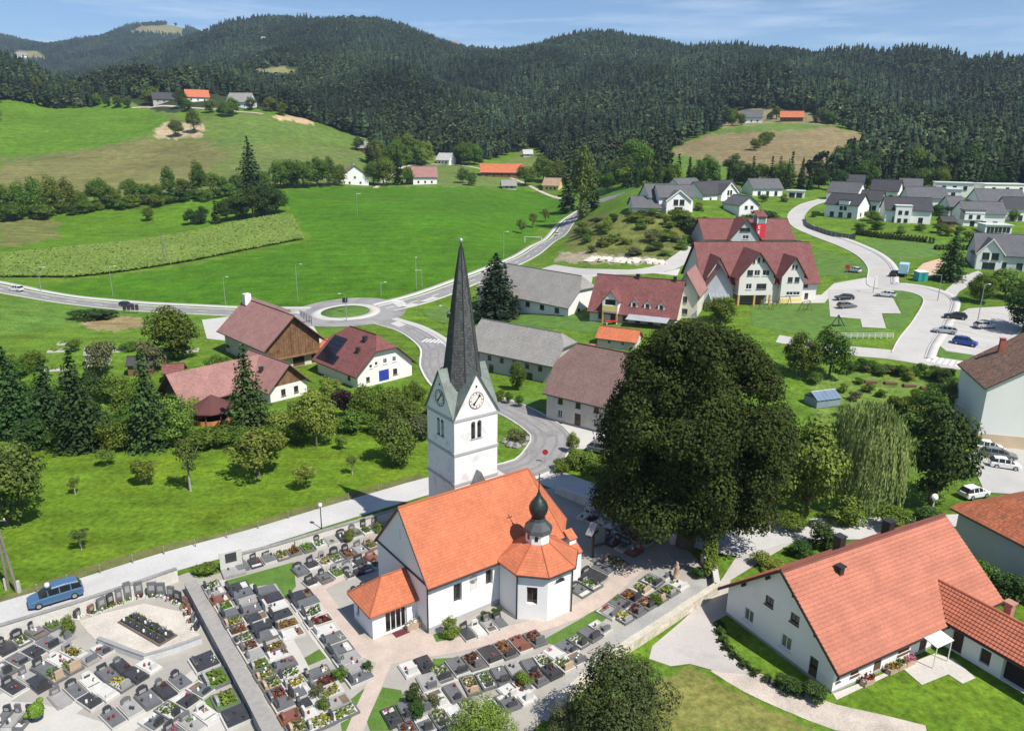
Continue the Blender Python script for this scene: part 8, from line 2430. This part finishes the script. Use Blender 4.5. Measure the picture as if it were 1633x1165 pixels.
car(1552, 792, 1590, 786, 'compact', 'white', 'small white car half hidden above the grey neighbour house roof')
car(962, 722, 990, 728, 'estate', 'grey', 'dark grey car beside the pale van at the linden edge')
car(1428, 440, 1440, 436, 'compact', 'black', 'dark car beside the light blue truck')
# truck
p = G(1440, 438); q = G(1448, 420); az = math.atan2(q[1] - p[1], q[0] - p[0])
o = thing('truck', 'light blue box truck parked at the building plot', 'truck', p, az)
b = MB(); b.box(-3.4, -1.15, .8, 1.4, 1.15, 3.3); b.obj('box_body', mat('pale_blue_panel', (0.35, 0.55, 0.65), 0.5, 0.05), o)
b = MB(); b.extrude([(1.5, -1.1, .6), (3.2, -1.1, .6), (3.2, -1.1, 1.6), (2.8, -1.1, 2.6), (1.5, -1.1, 2.6)], (0, 2.2, 0)); co = b.obj('cab', paint('sky_blue', (0.085, 0.2, 0.36)), o)
b = MB(); b.face([(3.22, -.95, 1.62), (3.22, .95, 1.62), (2.86, .95, 2.5), (2.86, -.95, 2.5)]); b.obj('windscreen', CGLASS, co)
for wx in (-2.4, 2.3):
    for s in (-1, 1):
        w = link('wheel', _CAR['mpv']['tyre'], o, (wx, s * 1.0, .45), (-s * math.pi / 2, 0, 0), 1.4); link('rim', _CAR['mpv']['rim'], w)
b = MB(); b.box(-3.4, -.5, .5, 3.0, .5, .8); b.obj('chassis', BLACKP, o)
# pale old van at the linden edge
p = G(976, 716); o = thing('van', 'pale van parked in the village court at the linden edge', 'van', p, -.4)
b = MB(); b.extrude([(-2.2, -.9, .4), (2.2, -.9, .4), (2.2, -.9, 1.1), (1.5, -.9, 1.9), (-2.2, -.9, 2.0)], (0, 1.8, 0)); b.obj('body', CARC['white'], o)
b = MB(); b.box(-1.9, -.93, 1.2, 1.4, -.9, 1.75); b.obj('side_window', CGLASS, o)
b = MB(); b.face([(2.18, -.8, 1.15), (2.18, .8, 1.15), (1.55, .8, 1.85), (1.55, -.8, 1.85)]); b.obj('windscreen', CGLASS, o)
for wx in (-1.4, 1.4):
    for s in (-1, 1):
        w = link('wheel', _CAR['mpv']['tyre'], o, (wx, s * .85, .33), (-s * math.pi / 2, 0, 0)); link('rim', _CAR['mpv']['rim'], w)
# container
p = G(1467, 447); o = thing('toilet_cabin', 'small teal site cabin at the building plot', 'cabin', p, .2)
b = MB(); b.box(-1.4, -1.1, 0, 1.4, 1.1, 2.4); b.obj('shell', mat('teal_plastic', (0.03, 0.30, 0.30), 0.5), o); b = MB(); b.box(-.5, -1.13, .1, .5, -1.1, 2.1); b.obj('door', mat('dark_teal', (0.02, 0.18, 0.18), 0.5), o)
b = MB(); b.roof_poly([(-1.5, -1.2, 2.4), (1.5, -1.2, 2.4), (1.5, 1.2, 2.6), (-1.5, 1.2, 2.6)], .08); b.obj('roof', FRAME_W, o)

# ------------------------------------------------------------------ lamps, poles, signs
def lamp(u, v, hpx, label, arm=1.4, group='street lamps'):
    p = G(u, v); h = hpx * m_per_px(p) / .97
    o = thing('street_lamp', label, 'street lamp', p, random.Random(int(u)).uniform(0, 6.28), group)
    b = MB(); b.tube([(0, 0, -.2), (0, 0, h * .5), (0, 0, h)], [.11, .085, .06], 8); b.obj('pole', GALV, o)
    b = MB(); b.tube([(0, 0, h), (arm * .5, 0, h + .15), (arm, 0, h + .15)], .04, 6); b.obj('arm', GALV, o)
    b = MB(); b.box(arm - .1, -.14, h + .08, arm + .6, .14, h + .2); b.obj('lamp_head', FRAME_W, o)
for u, v, h, lb in [(180, 471, 44, 'slim street lamp on the main road left of the dark car'), (66, 464, 36, 'street lamp near the white car at the left edge'), (360, 488, 46, 'street lamp beyond the rounded roadside tree'), (475, 479, 56, 'tall street lamp behind the timber barn'), (664, 461, 50, 'tall street lamp right of the roundabout'), (673, 458, 26, 'short lamp beside the tall one right of the roundabout'), (803, 412, 40, 'street lamp at the field edge left of the black fir'),
                     (780, 512, 42, 'street lamp in front of the black fir'), (711, 517, 30, 'street lamp on the small lawn by the zebra crossing'), (608, 474, 22, 'short lamp behind the roundabout'), (553, 512, 42, 'lamp standing before the roundabout island'), (1557, 522, 66, 'street lamp in the right-hand car park'), (1392, 468, 24, 'short lamp at the school parking'), (1495, 480, 40, 'street lamp at the estate street bend'), (570, 345, 34, 'slim mast in the bright field')]:
    lamp(u, v, h, lb)
def classic_lamp(u, v, hpx, label):
    p = G(u, v); h = hpx * m_per_px(p) / .9
    o = thing('street_lamp', label, 'street lamp', p, 0, 'cemetery road lamps')
    b = MB(); b.tube([(0, 0, -.2), (0, 0, h)], [.07, .05], 8); b.obj('pole', METAL_DK, o)
    b = MB(); b.lathe([(.02, h), (.2, h + .1), (.24, h + .3), (.2, h + .5), (.02, h + .58)], 12); b.obj('lamp_globe', mat('opal_globe', (0.7, 0.7, 0.68), 0.3), o, smooth=True)
classic_lamp(513, 843, 34, 'black post lamp with pale globe on the cemetery road')
classic_lamp(81, 966, 30, 'post lamp with pale globe in front of the blue car')
classic_lamp(712, 1014, 16, 'small garden lamp beside the nave wall bush')
p = G(1484, 830); o = thing('satellite_mast', 'white mast with dish behind the farmhouse ridge', 'mast', p)
b = MB(); b.tube([(0, 0, 0), (0, 0, 3.2)], .05, 6); b.obj('pole', FRAME_W, o); b = MB(); b.tube([(-.5, 0, 0), (0, 0, 2.4)], .04, 6); b.obj('stay', FRAME_W, o); b = MB(); b.lathe([(.01, .1), (.25, .03), (.4, -.1)], 14); b.obj('dish', FRAME_W, o, (0, -.1, 3.2), (1.1, 0, 0))
def a_pole(u, v, hpx, spread, label):
    p = G(u, v); h = hpx * m_per_px(p) / .88
    o = thing('utility_pole', label, 'utility pole', p, .05)
    wood = mat('pole_timber', (0.19, 0.17, 0.14), 0.9, 0.25, 1, 6)
    for s in (0, 1):
        b = MB(); b.tube([(s * spread, -s * .5, -.3), (s * .12, 0, h)], [.16, .1], 8); b.obj('leg', wood, o)
        b = MB(); b.cbox(s * spread - (.18 if not s else -.18), -s * .5, -.3, .22, .26, 1.6); b.obj('concrete_foot', KERB, o)
    b = MB(); b.tube([(-.9, 0, h - .3), (1.0, 0, h - .3)], .05, 6); b.obj('crossarm', wood, o)
    for x in (-.8, 0.05, .9):
        b = MB(); b.lathe([(.04, h - .25), (.06, h - .15), (.03, h - .02)], 8, x, 0); b.obj('insulator', FRAME_W, o)
a_pole(14, 940, 112, 1.15, 'twin-legged wooden utility pole in the meadow by the blue car')
a_pole(262, 422, 44, 2.4, 'twin-legged utility pole at the maize field')
# road fence wire posts beside the meadow
for i, (u, v) in enumerate([(60, 946), (108, 930), (160, 914), (212, 898), (262, 884), (312, 872), (362, 858), (412, 843), (460, 827), (508, 812), (556, 798), (604, 783)]):
    p = G(u, v); o = thing('fence_post', 'thin wooden post of the meadow fence, %s from the left' % ORD[i], 'fence post', p, 0, 'meadow fence posts')
    b = MB(); b.tube([(0, 0, -.2), (0, 0, 1.0)], .05, 6); b.obj('stake', mat('stake', (0.25, 0.22, 0.17), 0.9), o); b = MB(); b.lathe([(.07, 1.0), (.01, 1.06)], 6); b.obj('cap', GALV, o)
# signs
def sign(u, v, hpx, face, label, shape='disc', size=.35):
    p = G(u, v); h = hpx * m_per_px(p)
    o = thing('road_sign', label, 'road sign', p, math.atan2(-p[0], p[1]))
    b = MB(); b.tube([(0, 0, -.2), (0, 0, h)], .035, 6); b.obj('post', GALV, o)
    b = MB()
    if shape == 'disc': b.extrude([(size * math.cos(t), -.05, h - size + size * math.sin(t)) for t in np.linspace(0, 6.283, 17)[:-1]], (0, -.03, 0))
    else: b.box(-size, -.08, h - 2 * size, size, -.05, h)
    b.obj('sign_plate', face, o)
SIGN_R = mat('sign_red', (0.45, 0.03, 0.03), 0.5); SIGN_B = mat('sign_blue', (0.02, 0.08, 0.35), 0.5)
sign(869, 738, 24, SIGN_R, 'round red traffic sign at the lane junction behind the church', size=.42)
sign(1349, 446, 24, SIGN_R, 'red sign board at the school parking', 'box', .6)
sign(551, 500, 26, BLACKP, 'dark direction sign on the roundabout island', 'box', .7)
p = G(210, 500); o = thing('notice_stand', 'row of dark notice boards on posts beside the main road', 'notice board', p, .1)
for i in range(4):
    b = MB(); b.box(i * 1.1 - 2.2, -.05, 1.0, i * 1.1 - 1.3, .05, 2.6); b.obj('board', GRAN_D, o); b = MB(); b.tube([(i * 1.1 - 1.75, 0, -.2), (i * 1.1 - 1.75, 0, 1.0)], .05, 6); b.obj('post', METAL_DK, o)
# football goal
p = G(850, 388); o = thing('football_goal', 'white football goal at the edge of the bright field', 'goal', p, -.3)
for a_, c_ in (((-3.6, 0, 0), (-3.6, 0, 2.6)), ((3.6, 0, 0), (3.6, 0, 2.6)), ((-3.6, 0, 2.6), (3.6, 0, 2.6)), ((-3.6, 0, 2.6), (-3.6, 1.8, 0)), ((3.6, 0, 2.6), (3.6, 1.8, 0))):
    b = MB(); b.tube([a_, c_], .09, 6); b.obj('bar', FRAME_W, o)

# ------------------------------------------------------------------ garden and play things
p = G(341, 672); o = thing('garden_pavilion', 'small round pavilion with dark red roof below the farmhouse', 'pavilion', p)
b = MB(); b.lathe([(3.6, 2.3), (3.5, 2.5), (.1, 4.6)], 10); b.obj('roof', RED_ROOF, o)
for k in range(8):
    a = k * math.pi / 4; b = MB(); b.tube([(2.9 * math.cos(a), 2.9 * math.sin(a), -.2), (2.9 * math.cos(a), 2.9 * math.sin(a), 2.4)], .09, 6); b.obj('post', WOOD, o)
b = MB(); b.lathe([(2.95, 0), (2.95, 1.0), (2.85, 1.0), (2.85, 0)], 10); b.obj('parapet', mat('orange_boards', (0.5, 0.2, 0.07), 0.8), o)
p = G(366, 633); o = thing('swimming_pool', 'round turquoise swimming pool behind the garden pavilion', 'pool', p)
b = MB(); b.lathe([(3.0, 0), (3.05, 1.1), (2.95, 1.15)], 24); b.obj('pool_wall', mat('pool_wall', (0.4, 0.55, 0.6), 0.5), o); b = MB(); b.lathe([(2.95, 1.05), (.01, 1.05)], 24); b.obj('water', mat('pool_water', (0.02, 0.48, 0.52), 0.15, 0.05), o); b = MB(); b.box(-3.6, -.3, 0, -3.0, .3, 1.4); b.obj('ladder', FRAME_W, o)
p = G(1310, 644); o = thing('greenhouse', 'small glass greenhouse with bluish roof panes in the meadow plot', 'greenhouse', p, .35)
b = MB(); b.box(-2.5, -1.6, 0, 2.5, 1.6, 1.5); b.obj('glass_wall', mat('greenhouse_glass', (0.22, 0.28, 0.32), 0.15), o)
for s in (-1, 1):
    for i in range(6):
        b = MB(); x = -2.6 + i * .87; b.roof_poly([(x, s * 1.8, 1.45), (x + .82, s * 1.8, 1.45), (x + .82, 0, 2.5), (x, 0, 2.5)], .03); b.obj('pane', mat('greenhouse_pane', (0.16, 0.22, 0.30), 0.12, spec=.6), o)
b = MB(); b.tube([(-2.6, 0, 2.53), (2.6, 0, 2.53)], .05, 6); b.obj('ridge_bar', FRAME_W, o)
for i, (u, v) in enumerate([(1388, 610), (1420, 612), (1450, 616), (1478, 620)]):
    p = G(u, v); o = thing('raised_bed', 'dark raised garden bed in the meadow plot, %s from the left' % ORD[i], 'garden bed', p, -.1, 'raised beds in the meadow plot')
    b = MB(); b.box(-1.1, -.5, 0, 1.1, .5, .4); b.obj('frame', WOOD, o); b = MB(); b.box(-1.0, -.4, .4, 1.0, .4, .45); b.obj('soil', SOIL, o)
for i, (u, v, lb) in enumerate([(1222, 494, 'wooden swing frame nearest the school on the play lawn'), (1250, 488, 'wooden swing frame in the middle of the play lawn'), (1284, 496, 'wooden swing frame at the right of the play lawn')]):
    p = G(u, v); o = thing('swing_frame', lb, 'swing', p, .3 * i, 'swings on the play lawn')
    for s in (-1, 1):
        for q in (-1, 1):
            b = MB(); b.tube([(s * 1.6, q * .9, 0), (s * 1.5, 0, 2.4)], .07, 6); b.obj('leg', WOOD, o)
    b = MB(); b.tube([(-1.6, 0, 2.4), (1.6, 0, 2.4)], .07, 6); b.obj('beam', WOOD, o)
    for s in (-.6, .6):
        b = MB(); b.box(s - .25, -.12, .5, s + .25, .12, .56); b.obj('seat', BLACKP, o); b = MB(); b.tube([(s, 0, .55), (s, 0, 2.4)], .02, 4); b.obj('rope', BLACKP, o)
p = G(1334, 520); o = thing('climbing_frame', 'dark triangular climbing frame on the lawn below the car park', 'climbing frame', p, .2)
for a_, c_ in (((-1.6, 0, 0), (.2, 0, 2.6)), ((1.6, -.6, 0), (.2, 0, 2.6)), ((1.2, .9, 0), (.2, 0, 2.6))):
    b = MB(); b.tube([a_, c_], .1, 6); b.obj('leg', METAL_DK, o)
b = MB(); b.box(-.9, -.3, .05, 1.1, .3, .35); b.obj('seat', METAL_DK, o)
p = G(975, 517); o = thing('play_table', 'red garden table group before the guesthouse', 'table', p)
b = MB(); b.box(-1.4, -.6, .7, 1.4, .6, .8); b.obj('top', mat('bright_red', (0.5, 0.03, 0.03), 0.5), o)
for s in (-1, 1):
    b = MB(); b.box(s * 1.1 - .1, -.5, 0, s * 1.1 + .1, .5, .7); b.obj('trestle', FRAME_W, o)
# white railing below the play lawn
A1, B1 = G(1328, 540), G(1424, 540)
o = thing('railing', 'long white railing below the play lawn', 'railing', A1, math.atan2(B1[1] - A1[1], B1[0] - A1[0])); Lr = float(np.linalg.norm((B1 - A1)[:2])); dz = float(B1[2] - A1[2])
for i in range(11):
    b = MB(); x = Lr * i / 10; z = dz * i / 10; b.box(x - .05, -.05, z - .3, x + .05, .05, z + 1.2); b.obj('post', FRAME_W, o)
for z in (.5, .85, 1.2):
    b = MB(); b.tube([(0, 0, z), (Lr, 0, z + dz)], .04, 5); b.obj('rail', FRAME_W, o)
# dark fence along the estate street bend
fp_ = smooth_line(np.array([G(*p)[:2] for p in [(1283, 350), (1287, 362), (1306, 370), (1332, 378), (1364, 382)]]), 2.0)
o = thing('garden_fence', 'curved black panel fence along the estate street bend', 'fence', (*fp_[0], terr(*fp_[0])[0]))
for i in range(len(fp_) - 1):
    a_, c_ = fp_[i], fp_[i + 1]; za, zc_ = terr(*a_)[0], terr(*c_)[0]
    b = MB(); n_ = np.array([-(c_ - a_)[1], (c_ - a_)[0]]); n_ /= np.linalg.norm(n_); o3 = np.array([*fp_[0], terr(*fp_[0])[0]])
    aa, cc = a_ + (c_ - a_) * .03, c_ - (c_ - a_) * .03
    b.extrude([np.array([*aa, za - .4]) - o3, np.array([*cc, zc_ - .4]) - o3, np.array([*cc, zc_ + 1.6]) - o3, np.array([*aa, za + 1.6]) - o3], (*(n_ * .08), 0)); b.obj('panel', FRAME_G, o)
# pale rubble heaps on the bank
for i, (u, v, s) in enumerate([(948, 414, 3.2), (968, 415, 3.6), (990, 416, 3.4), (1012, 417, 4.0), (1036, 418, 3.6), (1052, 420, 2.6)]):
    p = G(u, v); rng = np.random.default_rng(i)
    o = thing('rubble_heap', 'pale heap of excavated rubble, %s from the left below the scrub bank' % ORD[i], 'rubble', p, 0, 'rubble heaps below the scrub bank')
    b = MB(); V = []
    rings = [[((s * f * (1 + .25 * rng.normal()) * math.cos(k * .524)), (s * .6 * f * (1 + .2 * rng.normal()) * math.sin(k * .524)), z + .08 * rng.normal()) for k in range(12)] for f, z in ((1, -.3), (.7, .6), (.35, 1.1))]
    for r_ in range(2):
        for k in range(12): b.face([rings[r_][k], rings[r_][(k + 1) % 12], rings[r_ + 1][(k + 1) % 12], rings[r_ + 1][k]])
    b.face(rings[2]); b.obj('mound', SAND, o)
    for k in range(4):
        q = MB(); q.lathe([(.01, 0), (.35, .15), (.3, .4), (.01, .5)], 6); q.obj('boulder', SAND, o, (rng.uniform(-s, s) * .8, -s * .5 + rng.uniform(-.3, .3), .1))
# garden clutter behind the spruces: sheds and beds
for u, v, w_, d_, h_, m_, rm_, lb in [(138, 585, 4, 3, 2.6, WHITE, GREY_ROOF, 'small white garden shed behind the grey thin-leaved tree'), (205, 600, 4.5, 3, 2.4, WOOD, SLATE_ROOF, 'dark wooden garden shed behind the spruces'), (262, 612, 3.5, 3, 2.3, mat('rust_board', (0.25, 0.1, 0.06), 0.9), RED_ROOF, 'rust coloured hut left of the old farmhouse')]:
    p = G(u, v); gable_house('garden_shed', lb, 'shed', p, .2, d_, w_, h_, h_ + 1.2, m_, rm_, .3, .3, [('S', w_ / 2, .1, .9, 1.8, 'd')])
for i, (u, v) in enumerate([(95, 560), (110, 548), (185, 560), (300, 560), (90, 590)]):
    p = G(u, v); o = thing('vegetable_bed', 'pale vegetable bed in the upper left garden, %s from the left' % ['second', 'third', 'fourth', 'fifth', 'first'][i], 'garden bed', p, .3, 'vegetable beds')
    b = MB(); b.box(-2.2, -1.0, 0, 2.2, 1.0, .35); b.obj('frame', KERB, o); link('plants', flower_mesh('lightgreen', i % 3), o, (0, 0, .3), (0, 0, 0), (4, 1.8, 1.5))
# flowers by the farmhouse front
for i, (s_, k_) in enumerate(((3.6, 'red'), (6.8, 'orange'), (8.9, 'pink'), (7.8, 'green'))):
    d_ = np.array([math.cos(FH_AZ), math.sin(FH_AZ)]); g_ = np.array([-math.sin(FH_AZ), math.cos(FH_AZ)])
    q = FH_O[:2] + d_ * s_ - g_ * .6
    o = thing('flower_tub', 'tub of %s flowers at the sunny farmhouse wall' % {'red': 'red', 'orange': 'orange', 'pink': 'pink', 'green': 'leafy green'}[k_], 'flower tub', (q[0], q[1], .05), FH_AZ)
    b = MB(); b.box(-.6, -.25, 0, .6, .25, .45); b.obj('trough', TAN_ST, o); link('flowers', flower_mesh(k_, i % 3), o, (0, 0, .42), (0, 0, 0), (1.2, .6, 1.6))
# rock bed beside the tower
for i, (u, v) in enumerate([(806, 705), (814, 711), (824, 713), (833, 709), (838, 701)]):
    p = G(u, v); o = thing('rock', 'dark boulder edging the planted bed beside the tower, %s along the edge' % ORD[i], 'rock', p, i)
    rng = np.random.default_rng(i); b = MB(); b.lathe([(.6, -.2), (.75, .2), (.5, .6), (.1, .75)], 7); b.obj('stone', CAPC, o)
    link('moss', flower_mesh('green', i % 3), o, (0, 0, .6), (0, 0, 0), (.7, .7, .4))

# ------------------------------------------------------------------ air
hz_m = bpy.data.materials.new('haze_air'); hz_m.use_nodes = True
ht = hz_m.node_tree; ht.nodes.clear()
pv_ = ht.nodes.new('ShaderNodeVolumePrincipled'); pv_.inputs['Density'].default_value = 0.0001; pv_.inputs['Color'].default_value = (0.62, 0.80, 1.0, 1); pv_.inputs['Anisotropy'].default_value = 0.2
ho_ = ht.nodes.new('ShaderNodeOutputMaterial'); ht.links.new(pv_.outputs[0], ho_.inputs['Volume'])
zmin = float(_Z.min()) - 1.5; zmax = float(_Z.max()) + 60
b = MB(); b.box(-5300, -5300, zmin, 5300, 5300, zmax)
prop(b.obj('haze', hz_m), 'faint bluish haze in the valley air', 'haze', kind='stuff')
